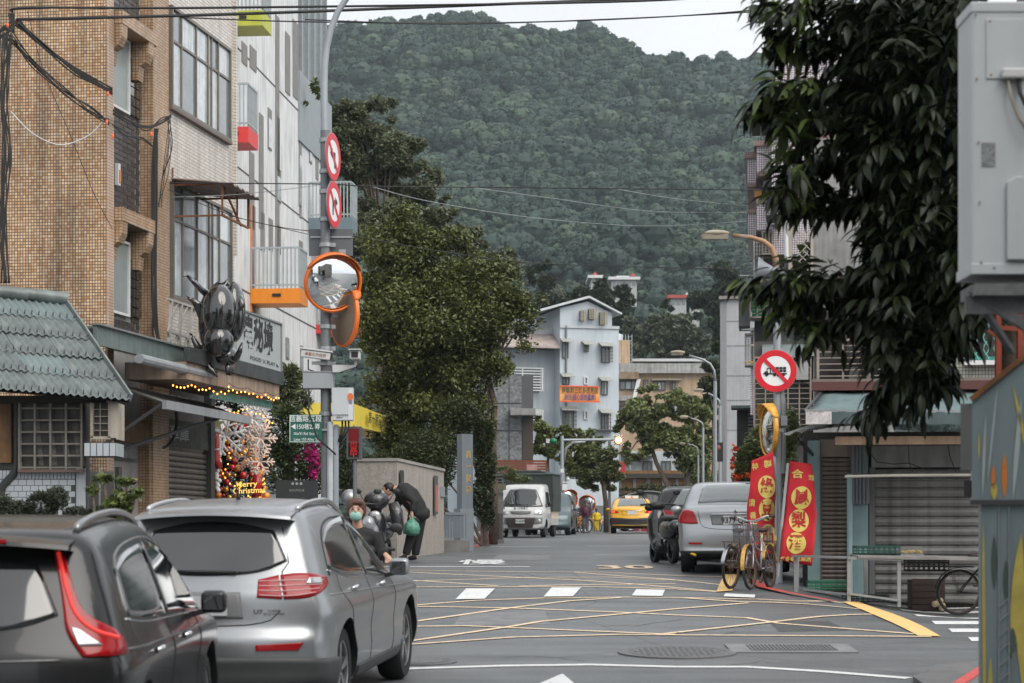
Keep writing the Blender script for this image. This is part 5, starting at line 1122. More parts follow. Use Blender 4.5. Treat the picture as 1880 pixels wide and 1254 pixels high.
# granite clad house, red fence
HB = Fr((P(905,985,78).x, 78, 0), 0.0)
GG = mk('grey_granite', (.20,.21,.215), .8, var=.5, sc=7, col2=(.11,.12,.125), c2=.45)
t = thing('granite_house', 'grey speckled granite clad house end behind the ficus', 'house', gp(905, 90)); z0 = t.location.z; Z = lambda py, d=90: P(0, py, d).z-z0; q = 90/F
mb = MB(); mb.box(-30*q,0,-.5,74*q,6,Z(690)); core = mb.build('wall', mk('granite_joint', (.10,.105,.11), .9), t)
for px0, px1 in ((-30, 29), (30, 53)):
 for y0, y1 in ((690, 740), (742, 790), (792, 845)):
  MB().box(px0*q+.01,-.03,Z(y1)+.01,px1*q-.01,.0,Z(y0)-.01).build('panel', GG, core)
MB().box(32*q,-.9,Z(764),78*q,-.02,Z(752)).build('canopy_slab', CONC, t)
lv = MB().box(55*q,-.05,0,73*q,-.01,.045).mesh('louvre', mk('louvre_brown', (.11,.085,.07), .7))
for i in range(22): obj('louvre', lv, core, (0,0,Z(843)+i*.075))
t = thing('slatted_fence', 'reddish brown horizontal timber slat fence with a faded patch', 'fence', gp(950, 86)); z0 = t.location.z; Z = lambda py, d=86: P(0, py, d).z-z0; q = 86/F
RW = mk('red_timber', (.19,.055,.025), .65, var=.25, sc=2, streak=.2)
sl_ = MB().box(-45*q,-.02,0,54*q,.02,.085).mesh('slat', RW)
for i in range(7): obj('slat', sl_, t, (0,0,Z(878)+i*.105))
for x_ in (-45, 0, 53): MB().box(x_*q-.03,.021,-.2,x_*q+.03,.1,Z(846)).build('post', RW, t)
MB().box(17*q,-.035,Z(872),36*q,-.022,Z(853)).build('faded_notice', mk('faded_pink', (.42,.25,.21), .7, var=.3), t)
# ================================================================ blue building with banner
BD_ = 125.; X0 = P(1028,985,BD_)
# front face from px 1028 (near) to 1135; side face from 1028 to 962 on the left, both running away from the camera
FB = Fr((X0.x, BD_, gz(X0.x, BD_)), math.radians(14)); SB = Fr((X0.x, BD_, gz(X0.x, BD_)), math.radians(14+90))
BLU = mk('blue_render', (.50,.56,.60), .8, var=.10, sc=.4, streak=.1, bump=.2, bs=6); BLW = mk('blue_render_pale', (.48,.52,.545), .8, var=.07, streak=.12)
t = thing('blue_building', 'pale blue rendered apartment house with a gabled metal roof', 'building', FB.o, FB.a)
w_ = FB.u(1136); zr = FB.ray(1028, 598).z; dep_ = 16
apx, apz = FB.u(1080), FB.ray(1080, 548).z; zl_, zr_ = FB.ray(1028, 565).z, FB.ray(1124, 575).z; wt_ = FB.u(1124)
mb = MB(); mb.box(-.0, 0, -1, w_, dep_, zr); mb.box(-3.1, 1.2, -1, -.003, dep_, FB.ray(1005, 640).z)
mb.build('wall', BLU, t)
mb = MB(); mb.prism([(.02, zr+.002), (wt_, zr+.002), (wt_, zr_), (apx, apz-.15), (.02, zl_)], .05, dep_, 'y'); mb.build('attic_wall', BLU, t)
mb = MB(); mb.hex([(-1.2,-.3,zl_-.25),(apx,-.3,apz),(apx,dep_,apz),(-1.2,dep_,zl_-.25),(-1.2,-.3,zl_-.15),(apx,-.3,apz+.12),(apx,dep_,apz+.12),(-1.2,dep_,zl_-.15)]); mb.hex([(apx+.002,-.3,apz),(wt_+.5,-.3,zr_-.1),(wt_+.5,dep_,zr_-.1),(apx+.002,dep_,apz),(apx+.002,-.3,apz+.12),(wt_+.5,-.3,zr_),(wt_+.5,dep_,zr_),(apx+.002,dep_,apz+.12)])
roof_ = mb.build('roof', mk('roof_pale', (.55,.58,.58), .5, .1, streak=.2), t)
mb = MB()
for i in range(26): y_ = .0+i*.6; mb.bar((-1.2,y_,zl_-.14), (apx,y_,apz+.13), .05)
mb.build('ribs', mk('roof_pale', (.55,.58,.58), .5), roof_)
# upper left terrace volume
mb = MB(); mb.box(-5.6, 1.5, FB.ray(1000,640).z, -.01, dep_, FB.ray(1000,598).z); mb.build('terrace_block', BLW, t)
mb = MB(); mb.hex([(-3.4,-.3,FB.z(1000,640)),( -.05,-.3,FB.z(1000,640)),(-.05,1.5,FB.z(1000,612)),(-4.5,1.5,FB.z(1000,612)),(-3.4,-.3,FB.z(1000,640)+.1),(-.05,-.3,FB.z(1000,640)+.1),(-.05,1.5,FB.z(1000,612)+.1),(-4.5,1.5,FB.z(1000,612)+.1)]); mb.build('lean_to', mk('leanto_rusty', (.36,.30,.28), .7, var=.3, col2=(.20,.10,.07), c2=.3), t)
mb = MB(); mb.box(-6.4,1.2,FB.z(1000,600),-1.0,1.4,FB.z(1000,571)); mb.build('terrace_window', PANE, t)
FRM = mk('frame_dark', (.09,.09,.09), .5)
for i in range(11): MB().box(-6.4+i*.52,1.12,FB.z(1000,600),-6.34+i*.52,1.19,FB.z(1000,571)).build('terrace_bar', WHITE, t)
for (a_, b_, y0, y1, kind) in ((1032,1043,626,657,1),(1072,1080,631,646,1),(1103,1120,634,665,2),(1032,1045,690,706,1),(1072,1079,692,706,0),(1103,1115,697,725,1),(1032,1054,751,787,2),(1072,1079,754,770,0),(1103,1117,756,790,2),(1064,1072,571,589,3),(1080,1091,568,586,3),(1100,1111,574,596,3)):
 v0, v1 = FB.ray(a_, y1), FB.ray(b_, y0); yo = 0 if kind != 3 else .05
 f = window(t, v0.x, v1.x, v0.z, v1.z, yo-.004, FRM if kind != 0 else WHITE, PANE if kind != 1 else [PANE, CURT], nv=2 if kind else 1, fw=.05, dep=.10)
 if kind in (1, 2): MB().hex([(v0.x-.15,yo-.7,v1.z-.12),(v1.x+.15,yo-.7,v1.z-.12),(v1.x+.15,yo-.01,v1.z+.12),(v0.x-.15,yo-.01,v1.z+.12),(v0.x-.15,yo-.7,v1.z-.08),(v1.x+.15,yo-.7,v1.z-.08),(v1.x+.15,yo-.01,v1.z+.16),(v0.x-.15,yo-.01,v1.z+.16)]).build('awning', mk('small_awning', (.40,.40,.36), .5, streak=.3), f)
 if kind in (2, 3):
  cg = MB(); n_ = 5 if kind == 2 else 6
  for i in range(n_+1): z_ = v0.z+(v1.z-v0.z)*i/n_; cg.box(v0.x-.05,yo-.42,z_-.02,v1.x+.05,yo-.39,z_+.02)
  for i in range(4): x_ = v0.x+(v1.x-v0.x)*i/3; cg.box(x_-.02,yo-.43,v0.z,x_+.02,yo-.38,v1.z)
  cg.build('window_cage', mk('cage_tan', (.33,.29,.21), .6) if kind == 3 else FRM, f)
# side wall windows on the left face: caged window and balcony
for (x0_, x1_, y0, y1) in ((-5.0,-.9, 675, 716), (-5.0,-.9, 752, 770)):
 z0_, z1_ = FB.z(1000,y1), FB.z(1000,y0); f = MB().box(x0_+.6,1.05,z0_,x1_,1.19,z1_).build('window', PANE, t); cg = MB()
 for i in range(9): z_ = z0_+(z1_-z0_)*i/8; cg.box(x0_+.55,.55,z_-.025,x1_+.1,.6,z_+.025)
 for i in range(4): x_ = x0_+.6+(x1_-x0_-.6)*i/3; cg.box(x_-.025,.53,z0_,x_+.025,.62,z1_)
 cg.build('window_cage', WHITE, f)
MB().tube([(.35,-.06,-.5),(.35,-.06,zr)], .06, 6).build('down_pipe', mk('pipe_dull', (.16,.17,.18), .6), t); MB().box(-.003,-.08,zr-.12,w_+.02,-.003,zr+.05).build('ledge', BLW, t); MB().tube([(-2.9,1.1,-.5),(-2.9,1.1,FB.z(1000,640))], .07, 6).build('down_pipe', WHITE, t)
MB().box(FB.u(1090),-.6,FB.z(1100,791),FB.u(1124),-.01,FB.z(1100,789)).build('ledge_shelf', FRM, t)
t = thing('banner', 'orange banner with two lines of characters hung on the blue building', 'banner', FB.o, FB.a); v0, v1 = FB.ray(1028, 738, -.9), FB.ray(1101, 709, -.9)
mb = MB(); zz = v1.z-v0.z; g = [[(v0.x+(v1.x-v0.x)*i/24, -.9+.04*math.sin(i*.9), v0.z+zz*j/4+.0) for i in range(25)] for j in range(5)]; mb.grid(g); mb.build('cloth', mk('banner_orange', (.78,.26,.06), .7, var=.1, sc=.8, col2=(.85,.48,.16), c2=.45), t)
mb = MB(); mb.box(v0.x,-.96,v0.z,v1.x,-.95,v0.z+.07); mb.box(v0.x,-.96,v1.z-.07,v1.x,-.95,v1.z); mb.build('border', mk('banner_edge', (.75,.10,.03), .6), t)
text('南無第三世多杰羌佛', zz*.44, mk('banner_letter', (.03,.07,.04), .6), t, TM(((v0.x+v1.x)/2,-.97,v0.z+zz*.70)), bold=.012, sx=(v1.x-v0.x)*.92/(zz*.44*9))
text('說法(藉心經說真諦)', zz*.42, mk('banner_letter2', (.04,.06,.20), .6), t, TM(((v0.x+v1.x)/2,-.97,v0.z+zz*.27)), bold=.012, sx=(v1.x-v0.x)*.92/(zz*.42*10))
# ================================================================ tan building with roof tank
TD = 150.; t = thing('tan_building', 'weathered tan building with a grey stained parapet and rooftop water tank', 'building', gp(1140, TD)); z0 = t.location.z; q = TD/F; Z = lambda py, d=TD: P(0, py, d).z-z0; X = lambda px: (px-1140)*q
TAN = mk('tan_render', (.50,.36,.24), .8, var=.1, streak=.35); TANG = mk('tan_parapet', (.36,.36,.34), .85, var=.25, streak=.55)
MB().box(X(1120),0,-1,X(1330),9,Z(685)).build('wall', TAN, t); MB().box(X(1122),-.5,Z(686),X(1332),9.1,Z(668)).build('parapet', TANG, t)
MB().box(X(1135),-.8,Z(697),X(1172),-.02,Z(684)).build('eaves', mk('eaves_brown', (.27,.20,.13), .8, var=.3, streak=.4), t)
for a_, b_, y0, y1 in ((1137,1170,699,716),(1181,1190,697,716),(1199,1222,700,717),(1230,1240,701,717),(1200,1222,740,765),(1138,1170,745,765),(1232,1250,742,760)): window(t, X(a_), X(b_), Z(y1), Z(y0), -.004, FRM, [PANE, CURT], nv=3 if b_-a_ > 15 else 2, fw=.08, dep=.12)
MB().box(X(1196),-.5,Z(699),X(1250),-.01,Z(696)).build('window_canopy', mk('canopy_dull', (.25,.22,.18), .7), t); MB().box(X(1135),-1.0,Z(737),X(1160),-.01,Z(728)).build('balcony_wall', TANG, t)
MB().bar((X(1162),-.6,Z(738)), (X(1172),-.6,Z(697)), .25).build('brace', WHITE, t)
MB().box(X(1136),1,Z(667),X(1158),7,Z(622)).build('stair_tower', TAN, t); MB().box(X(1165),3,Z(667),X(1282),9,Z(659)).build('roof_room', TAN, t); MB().box(X(1220),2.9,Z(668),X(1290),2.98,Z(660)).build('roof_panel', mk('panel_sage', (.24,.28,.25), .6), t); MB().box(X(1164),2,Z(659),X(1300),9.5,Z(654)).build('roof_slab', mk('slab_pale', (.50,.52,.52), .6), t)
o = thing('water_tank', 'stainless rooftop water tank with ladder above the tan building', 'water tank', Vector((P(1136,985,TD).x, TD+2, P(0,622,TD).z)))
mb = MB(); mb.lathe([(0,0),(.4,0),(.4,.3),(.42,.3),(.42,.45),(.3,.5),(.05,.58),(0,.58)], n=18); mb.build('tank', CHROME, o, smooth=30)
mb = MB(); zt_ = -1.9
for x_ in (.55,.75,1.0): mb.tube([(x_,-.3,zt_),(x_,-.3,.45)], .025, 5)
for i in range(9): mb.bar((.75,-.3,zt_+.2+i*.25), (1.0,-.3,zt_+.2+i*.25), .02)
mb.build('ladder_pipes', mk('pipe_blue', (.40,.47,.52), .5, .3), o)
# small houses on the slope
def hill_house(label, px, py, w_, h_, d, roof):
 t = thing('hillside_house', label, 'house', P(px, py, d)); q = d/F
 MB().box(-w_/2*q,0,-3,w_/2*q,8,h_*q).build('wall', mk('villa_wall', (.42,.43,.43), .8, streak=.3), t); MB().box(-w_/2*q-.5,-.5,h_*q+.01,w_/2*q+.5,8.5,h_*q+.45).build('roof', roof, t)
 n = max(2, int(w_/8))
 for i in range(n): x_ = (-w_/2+(i+.25)*w_/n)*q; MB().box(x_,-.1,h_*q*.2,x_+w_/n*.5*q,-.01,h_*q*.75).build('window', PANE, t)
 return t
RR = mk('roof_terracotta', (.40,.07,.05), .7); GR_ = mk('roof_white', (.6,.6,.6), .6)
def turret(t, q, x, w, h0, h1):
 MB().lathe([(w*q*1.15,h0*q),(0,h1*q)], (x*q, 1.5, 0), n=10).build('turret_roof', RR, t)
d_ = 330
t = hill_house('white villa with terraces and red turrets on the slope right of the blue roof', 1146, 527, 46, 13, d_, GR_); MB().box(-14*.08,1,16*.0825,10*.08,7,22*.0825).build('upper_storey', WHITE, t); turret(t, d_/F, 17, 5, 22, 28)
t = hill_house('small white house with red turret left of the villa on the slope', 1093, 521, 16, 10, 335, GR_); turret(t, 335/F, 0, 6, 16, 24)
t = hill_house('white cottage with red roof low on the slope above the tan building', 1246, 562, 28, 14, 300, RR)
t = hill_house('white box house beside the red roofed cottage on the slope', 1275, 562, 18, 18, 302, GR_)
# ================================================================ right side: shop building
SHD = 33.0
SFr = Fr((P(1500,985,SHD).x, SHD, CZ-1.0), -.13); q = SHD/F
def Sx(px, py=985, yo=0.): return SFr.ray(px, py, yo)
sx = lambda px, yo=0.: SFr.u(px, yo)
sz = lambda py, px=1650, yo=0.: SFr.z(px, py, yo)
t = shop = thing('shop_building', 'old shop building with roller shutters, caged upper windows and pale small tiles', 'building', SFr.o, SFr.a)
TL = mk('teal_column', (.20,.30,.31), .5, var=.12, streak=.3)
zb_ = sz(1112)-.3
MB().box(sx(1475), .5, zb_, sx(1850)+3, 6, sz(790)).build('ground_floor_wall', mk('shop_dark', (.07,.065,.06), .85, var=.2), t)
MB().box(sx(1483), -.02, zb_, sx(1505), .49, sz(808)).build('column', TL, t); MB().box(sx(1563), -.0, zb_, sx(1594), .49, sz(808)).build('column', TL, t)
MB().tube([(sx(1560), -.06, zb_+.1),(sx(1560), -.06, sz(870))], .045, 10).build('pipe', mk('pipe_teal', (.28,.40,.42), .5), t)
mb = MB()
for x_ in (1567,1573,1579,1586): mb.tube([(sx(x_), -.07, sz(815)),(sx(x_), -.07, sz(925))], .02, 6)
mb.box(sx(1590),-.05,sz(925),sx(1596),-.01,sz(870)); mb.build('conduits', mk('pipe_dull', (.16,.17,.18), .6), t)
MB().box(sx(1600), .02, sz(858), 99 and sx(1850), .1, sz(818)).build('shutter_header', mk('header_pale', (.25,.25,.245), .7, var=.15, streak=.3), t)
MB().box(sx(1505), .02, sz(838), sx(1562), .1, sz(806)).build('shutter_header', mk('header_brown', (.24,.20,.17), .7, var=.15, streak=.3), t)
SLG = mk('shutter_grey', (.21,.205,.195), .5, .3, var=.14, sc=2, streak=.45); SLB = mk('shutter_brown', (.20,.165,.14), .55, .2, var=.2, streak=.4)
o_ = SFr.o+SFr.ex*sx(1607)+SFr.ey*.05
shutter('roller_shutter', 'wide grey roller shutter behind the stall frame', o_, SFr.a, sx(1850)-sx(1607), sz(1108), sz(858), 17.5*q, SLG, mk('rail_dark', (.12,.12,.12), .6))
o_ = SFr.o+SFr.ex*sx(1509)+SFr.ey*.05
shutter('roller_shutter', 'narrow brown roller shutter left of the teal column', o_, SFr.a, sx(1560)-sx(1509), sz(1095), sz(838), 8.2*q, SLB, mk('rail_dark', (.12,.12,.12), .6))
# upper storey: pale small tiles, caged windows
PTL = tile('pale_green_tile', (.40,.42,.36), (.48,.48,.42), (.15,.15,.13), .050, .055, .12, r=.3, streak=.3)
SFU = 1.2
MB().box(sx(1648,SFU), SFU, sz(700,1650,SFU), sx(1900,SFU)+4, 7, sz(380,1650,SFU)).build('tiled_wall', PTL, t)
MB().box(sx(1500,SFU), SFU+.9, sz(720,1650,SFU), sx(1649,SFU), 7, sz(560,1650,SFU)).build('recess_wall', mk('recess_dark', (.055,.05,.045), .8, var=.3), t)
MB().box(sx(1491,.3), -.25, sz(704,1650,.0), sx(1800)+2, 1.5, sz(697,1650,.0)).build('floor_slab', mk('slab_brown', (.20,.17,.15), .7), t)
CGM = mk('cage_bronze', (.30,.26,.22), .5, .2, var=.2)
def cage(t, x0, x1, z0, z1, y, rows, cols, parent=None, m=CGM, dep=.5):
 f = MB()
 for x_ in (x0, x1): f.box(x_-.02, y-.02, z0, x_+.02, y+dep, z1)
 f.box(x0-.02,y-.02,z1-.02,x1+.02,y+dep,z1+.02); f.box(x0-.02,y-.02,z0-.02,x1+.02,y+dep,z0+.02)
 for i in range(1, cols): x_ = x0+(x1-x0)*i/cols; f.box(x_-.014, y-.018, z0, x_+.014, y+.01, z1)
 fr = f.build('window_cage', m, t)
 bm = MB().box(x0+.02, y-.012, -.008, x1-.02, y+.008, .008).mesh('bar', m)
 for i in range(1, rows): obj('bar', bm, fr, (0,0,z0+(z1-z0)*i/rows))
 return fr
cage(t, sx(1502,SFU), sx(1594,SFU), sz(700,1650,SFU), sz(622,1650,SFU), SFU+.05, 7, 2); cage(t, sx(1596,SFU), sx(1648,SFU), sz(700,1650,SFU), sz(620,1650,SFU), SFU+.05, 7, 1)
MB().box(sx(1560,SFU), SFU+.5, sz(700,1650,SFU), sx(1578,SFU), SFU+.55, sz(668,1650,SFU)).build('pale_panel', mk('panel_pale', (.34,.35,.34), .6), t)
# green waved grille window
gx0, gx1, gz0, gz1 = sx(1775,SFU), sx(1880,SFU), sz(662,1800,SFU), sz(540,1800,SFU)
f = window(t, gx0, gx1, gz0, gz1, SFU-.01, mk('frame_green', (.04,.28,.24), .5), mk('grille_dark', (.05,.05,.05), .5), nv=1, fw=.05, dep=.12)
mb = MB(); GRN_ = mk('grille_green', (.16,.40,.34), .5)
for i in range(6):
 for sg in (-1, 1): mb.tube([(gx0+.12+i*.16+sg*.045*math.cos(k*PI/3.), SFU-.16, gz0+(gz1-gz0)*k/18) for k in range(19)], .009, 4)
mb.build('wave_grille', GRN_, f)
MB().box(gx0-.05,SFU-.2,gz0-.08,gx1,SFU-.005,gz0-.01).build('sill', WHITE, f)
# dark roof edge over the awnings
MB().box(sx(1490,-.3), -.45, sz(716,1650,-.4), sx(1800)+2, -.26, sz(700,1650,-.4)).build('roof_edge', mk('edge_maroon', (.10,.035,.03), .6), t)
MB().box(sx(1506), -.02, sz(770), sx(1850), .3, sz(712)).build('signboard_back', mk('back_black', (.02,.018,.016), .8), t)
t = thing('canvas_awning', 'grey green canvas awning with a valance and a faded picture panel', 'awning', SFr.o, SFr.a); AW = mk('awning_canvas', (.14,.20,.205), .75, var=.14, sc=2, streak=.25, bump=.2, bs=8)
y0_, y1_ = -1.5, -.3
def aw(px, py, yo): v = SFr.ray(px, py, yo); return v
A0, A1, A2, A3 = aw(1478,755,y0_), aw(1800,758,y0_), aw(1800,716,y1_), aw(1510,718,y1_)
A1.x += 1; A2.x += 1
mb = MB(); mb.grid([[(A0.lerp(A1,i/20)).lerp(A3.lerp(A2,i/20), j/6)+Vector((0,0,-.06*math.sin(PI*j/6)+.008*math.sin(i*1.7))) for i in range(21)] for j in range(7)]); o = mb.build('canvas', AW, t, smooth=True); o.modifiers.new('s','SOLIDIFY').thickness = .01
mb = MB(); mb.grid([[A0.lerp(A1,i/30)+Vector((0,-.01+.012*math.sin(i*2.1)*j,-j*.09)) for i in range(31)] for j in range(3)]); o = mb.build('valance', mk('valance_dark', (.075,.105,.11), .75, var=.2), t, smooth=True)
MB().box(A0.x+.01,y0_-.04,A0.z-.19,A0.x+.38,y0_-.03,A0.z-.01).build('picture_panel', mk('faded_picture', (.55,.52,.52), .6, var=.3, sc=10, col2=(.35,.22,.22), c2=.4), t)
MB().bar(A0+Vector((0,.01,.01)), A1+Vector((0,.01,.01)), .04).build('front_bar', STEEL, t); MB().bar(A0, A3, .035).build('side_bar', DSTEEL, t)
t = thing('sheet_awning', 'lower rusty corrugated sheet awning curving down at its left end', 'awning', SFr.o, SFr.a)
A0, A1 = aw(1440,797,-1.3), aw(1560,782,-1.2); y_ = -1.3
e0, e1 = aw(1436,799,-1.35), aw(1810,783,-1.35); e1.x += 1; b0_, b1_ = aw(1510,775,-.1), aw(1800,775,-.1); b1_.x += 1
mb = MB(); nI = 120
def aw_pt(i, j):
 f_ = i/nI; p_ = e0.lerp(e1, f_); p_.z = e0.z+(.16*math.sin(min(1,f_*3.2)*PI/2)); c_ = b0_.lerp(b1_, f_); r_ = p_.lerp(c_, j/4); r_.z += .018*math.cos(i*1.05); return r_
mb.grid([[aw_pt(i,j) for i in range(nI+1)] for j in range(5)]); o = mb.build('sheet', mk('sheet_rusty', (.17,.18,.175), .6, .2, var=.3, sc=6, col2=(.17,.08,.04), c2=.36), t, smooth=50); o.modifiers.new('s','SOLIDIFY').thickness = .006
MB().box(aw(1533,812,-1.25).x,-1.3,aw(1533,817,-1.25).z,aw(1820,812,-1.25).x,-1.2,aw(1533,802,-1.25).z).build('timber_beam', mk('beam_timber', (.24,.16,.10), .7, var=.2, streak=.3), t)
mb = MB(); mb.bar(aw(1462,802,-1.2), aw(1492,835,-.1), .04); mb.bar(aw(1470,806,-1.2), (aw(1470,806,-1.2).x+.0,0,aw(1470,806,-1.2).z-.02), .04); mb.build('brace', DSTEEL, t)
t = thing('tube_light', 'long pale fluorescent tube hung in front of the wide shutter', 'lamp', SFr.o, SFr.a); MB().tube([aw(1551,875,-.9), aw(1640,873,-.9), aw(1800,872,-.9)], .022, 8).build('tube', mk('tube_white', (.5,.48,.42), .4), t)
mb = MB()
for ps in ([(1592,825),(1610,848),(1640,852),(1668,850),(1700,862),(1740,862)], [(1668,818),(1669,850),(1676,866)], [(1740,818),(1745,842),(1755,866)]): mb.tube([aw(x,y,-.85) for x,y in ps], .008, 5)
mb.build('hanging_wires', CABLE, t)
# stall frame
GZR = CZ-1.0
t = thing('stall_frame', 'galvanised angle iron stall frame standing before the shutters', 'stall frame', Vector((P(1462,985,31.2).x, 31.2, 0))); t.location.z = gz(t.location.x, 31.2); so_ = t.location.copy()
q3 = 31.2/F; SX = lambda px: (px-1462)*q3; SZ = lambda py, d=31.2: P(0,py,d).z-so_.z
AG = mk('angle_iron', (.30,.31,.31), .5, .5, var=.2)
def leg(px, top, bot, dy=0): MB().box(SX(px)-.025,dy,SZ(bot),SX(px)+.025,dy+.045,SZ(top)).build('leg', AG, t)
leg(1461,1020,1092); leg(1547,1024,1112,-.6); leg(1637,1026,1112,-.6); leg(1474,1024,1092,.6); leg(1600,1024,1100,.5)
mb = MB(); mb.bar((SX(1455),0,SZ(1021)), (SX(1562),-.6,SZ(1023)), .05, .035); mb.bar((SX(1545),-.6,SZ(1024)), (SX(1642),-.6,SZ(1027)), .05, .035); mb.build('top_rail', AG, t)
mb = MB(); mb.bar((SX(1475),0,SZ(1082)), (SX(1547),-.3,SZ(1090)), .05, .03); mb.bar((SX(1547),-.6,SZ(1088)), (SX(1637),-.6,SZ(1100)), .05, .03); mb.build('lower_rail', AG, t)
mb = MB(); mb.hex([(SX(1562),-.65,SZ(1024)),(SX(1825),-.65,SZ(1029)),(SX(1825),.1,SZ(1026)),(SX(1562),.1,SZ(1021)),(SX(1562),-.65,SZ(1020)),(SX(1825),-.65,SZ(1025)),(SX(1825),.1,SZ(1022)),(SX(1562),.1,SZ(1017))]); mb.build('table_board', mk('board_grey', (.22,.21,.20), .7, var=.3, col2=(.18,.08,.05), c2=.3), t)
def crate(label, px0, px1, y0, y1, d, m, dep=.35):
 q = d/F; t = thing('crate', label, 'crate', P((px0+px1)/2, y1, d)); w_, h_ = (px1-px0)*q, (y1-y0)*q
 MB().box(-w_/2,0,0,w_/2,dep,.012).build('base', m, t); mb = MB()
 n = max(4, int(w_/.07)); R_ = 3
 for yy in (0, dep-.012):
  for k in range(R_): z_ = h_*k/R_; mb.box(-w_/2,yy,z_+h_*.02,w_/2,yy+.012,z_+h_*.15)
  mb.box(-w_/2-.01,yy-.008,h_*.86,w_/2+.01,yy+.02,h_)
  for i in range(n+1): x_ = -w_/2+w_*i/n; mb.box(x_-.008,yy+.001,0,x_+.008,yy+.011,h_*.9)
 for xx in (-w_/2, w_/2-.012):
  for k in range(R_): z_ = h_*k/R_; mb.box(xx,0.013,z_+h_*.02,xx+.012,dep-.013,z_+h_*.15)
  mb.box(xx,0.013,h_*.86,xx+.012,dep-.013,h_)
 mb.build('lattice_sides', m, t); return t
DG = mk('crate_darkgreen', (.015,.07,.055), .5, var=.2); BC = mk('crate_black', (.02,.02,.022), .5, var=.2)
crate('dark green crate on the table board beside the yellow container', 1573, 1652, 1002, 1018, 31, DG)
crate('bright green crate under the stall frame at left', 1487, 1555, 1066, 1084, 31.6, GREEN)
crate('black crate hanging under the right end of the table board', 1667, 1742, 1028, 1049, 31.2, BC, .3)
crate('dark crate lying low on the lower rail of the stall frame', 1553, 1632, 1092, 1106, 31.4, mk('crate_greydark', (.04,.05,.05), .6))
t = thing('food_container', 'clear plastic container holding yellow goods on the table board', 'container', P(1676,1020,31)); q = 31/F
MB().box(-22*q,0,0,20*q,.22,.016).build('base', mk('plastic_clear', (.35,.36,.36), .2), t)
mb = MB()
for i in range(16): mb.ell((R.uniform(-17,14)*q, .08+R.uniform(-.03,.05), .03+R.uniform(0,.025)), (.05,.05,.03), 8, 5)
mb.build('yellow_goods', YEL, t, smooth=True)
mb = MB(); mb.box(-22*q,-.003,.016,20*q,0,.13); mb.box(-22*q,.22,.016,20*q,.223,.13); o = mb.build('clear_sides', mk('plastic_haze', (.20,.20,.20), .15, coat=.3), t); mt = MC['plastic_haze']; mt.node_tree.nodes['Principled BSDF'].inputs['Alpha'].default_value = .35
t = thing('wooden_box', 'dark wooden box with pale wrapped goods under the table board', 'box', Vector((P(1705,985,31.8).x, 31.8, 0))); t.location.z = gz(t.location.x, 31.8); q = 31.8/F; w_ = 30*q
for k in range(5): MB().box(-w_,0,.02+k*.095,w_,.03,.105+k*.095).build('plank', mk('dark_plank', (.05,.03,.025), .7, var=.3), t)
MB().box(-w_,.031,.0,w_,.4,.47).build('carcass', mk('dark_plank', (.05,.03,.025), .7), t)
mb = MB()
for i in range(6): mb.ell((w_*.2+R.uniform(-.1,.25), -.05+R.uniform(-.02,.02), .05+R.uniform(0,.12)), (.05,.04,.05), 8, 5)
mb.build('wrapped_goods', mk('wrap_gold', (.5,.40,.24), .4, var=.3), t, smooth=True)
# ---------------------------------------------------------------- tower apartment building behind
BF = Fr(gp(1425, 58), -.115); bo = BF.o
t = tower = thing('tower_apartment', 'pink white tiled apartment tower with stepped bays and brown bands', 'building', BF.o, BF.a)
PT = tile('pink_tile', (.60,.55,.60), (.66,.62,.66), (.16,.12,.15), .062, .062, .14, r=.35, streak=.15); BRN = tile('brown_tile', (.26,.16,.14), (.32,.20,.18), (.14,.09,.08), .062, .062, .1, r=.4)
bx = lambda px, d=58: (px-1425)*d/F
bz = lambda py, d=58: P(0,py,d).z-bo.z
def box2(px0, px1, py0, py1, m, name, y0=0, y1=6, par=None): return MB().box(bx(px0), y0, bz(py1), bx(px1), y1, bz(py0)).build(name, m, par or t)
box2(1425,1540,95,196,PT,'penthouse',1.0,7); box2(1421,1542,82,95,BRN,'penthouse_cap',.9,7.1); box2(1427,1540,225,248,BRN,'band',1.0,7)
box2(1417,1490,258,470,PT,'bay',-.3,6); box2(1412,1492,247,258,BRN,'band',-.4,6.1)
box2(1389,1417,266,313,PT,'bay',.2,6); box2(1385,1417,256,266,BRN,'band',.1,6); box2(1390,1416.5,313,321,BRN,'band',.15,6)
box2(1371,1389,279,326,PT,'bay',.9,6); box2(1367,1389,268,279,BRN,'band',.8,6); box2(1372,1388.5,326,332,BRN,'band',.85,6)
box2(1395,1417,321,366,PT,'bay',1.2,6); box2(1389,1417,372,420,PT,'bay',.2,6); box2(1388,1417,362,372,BRN,'band',.15,6); box2(1373,1389,382,425,PT,'bay',.9,6); box2(1371,1389,374,382,BRN,'band',.85,6)
box2(1401,1416,324,342,GREYP,'air_conditioner',.6,1.2); box2(1385,1400,336,350,mk('ac_orange', (.62,.30,.08), .6),'orange_box',1.0,1.6)
MB().box(bx(1466),-.6,bz(380),bx(1495),0.0,bz(326)).build('balcony_glass', PANE, t)
MB().box(bx(1465),-.64,bz(380),bx(1467),-.3,bz(322)).build('orange_post', mk('post_orange', (.5,.18,.05), .6), t)
box2(1396,1398.5,205,258,DSTEEL,'roof_post',.3,.45); box2(1376,1455,193,200,RED,'roof_fascia',-.2,3.5); box2(1380,1452,200,206,mk('roof_under', (.05,.05,.05), .8),'roof_sheet',0,3.4)
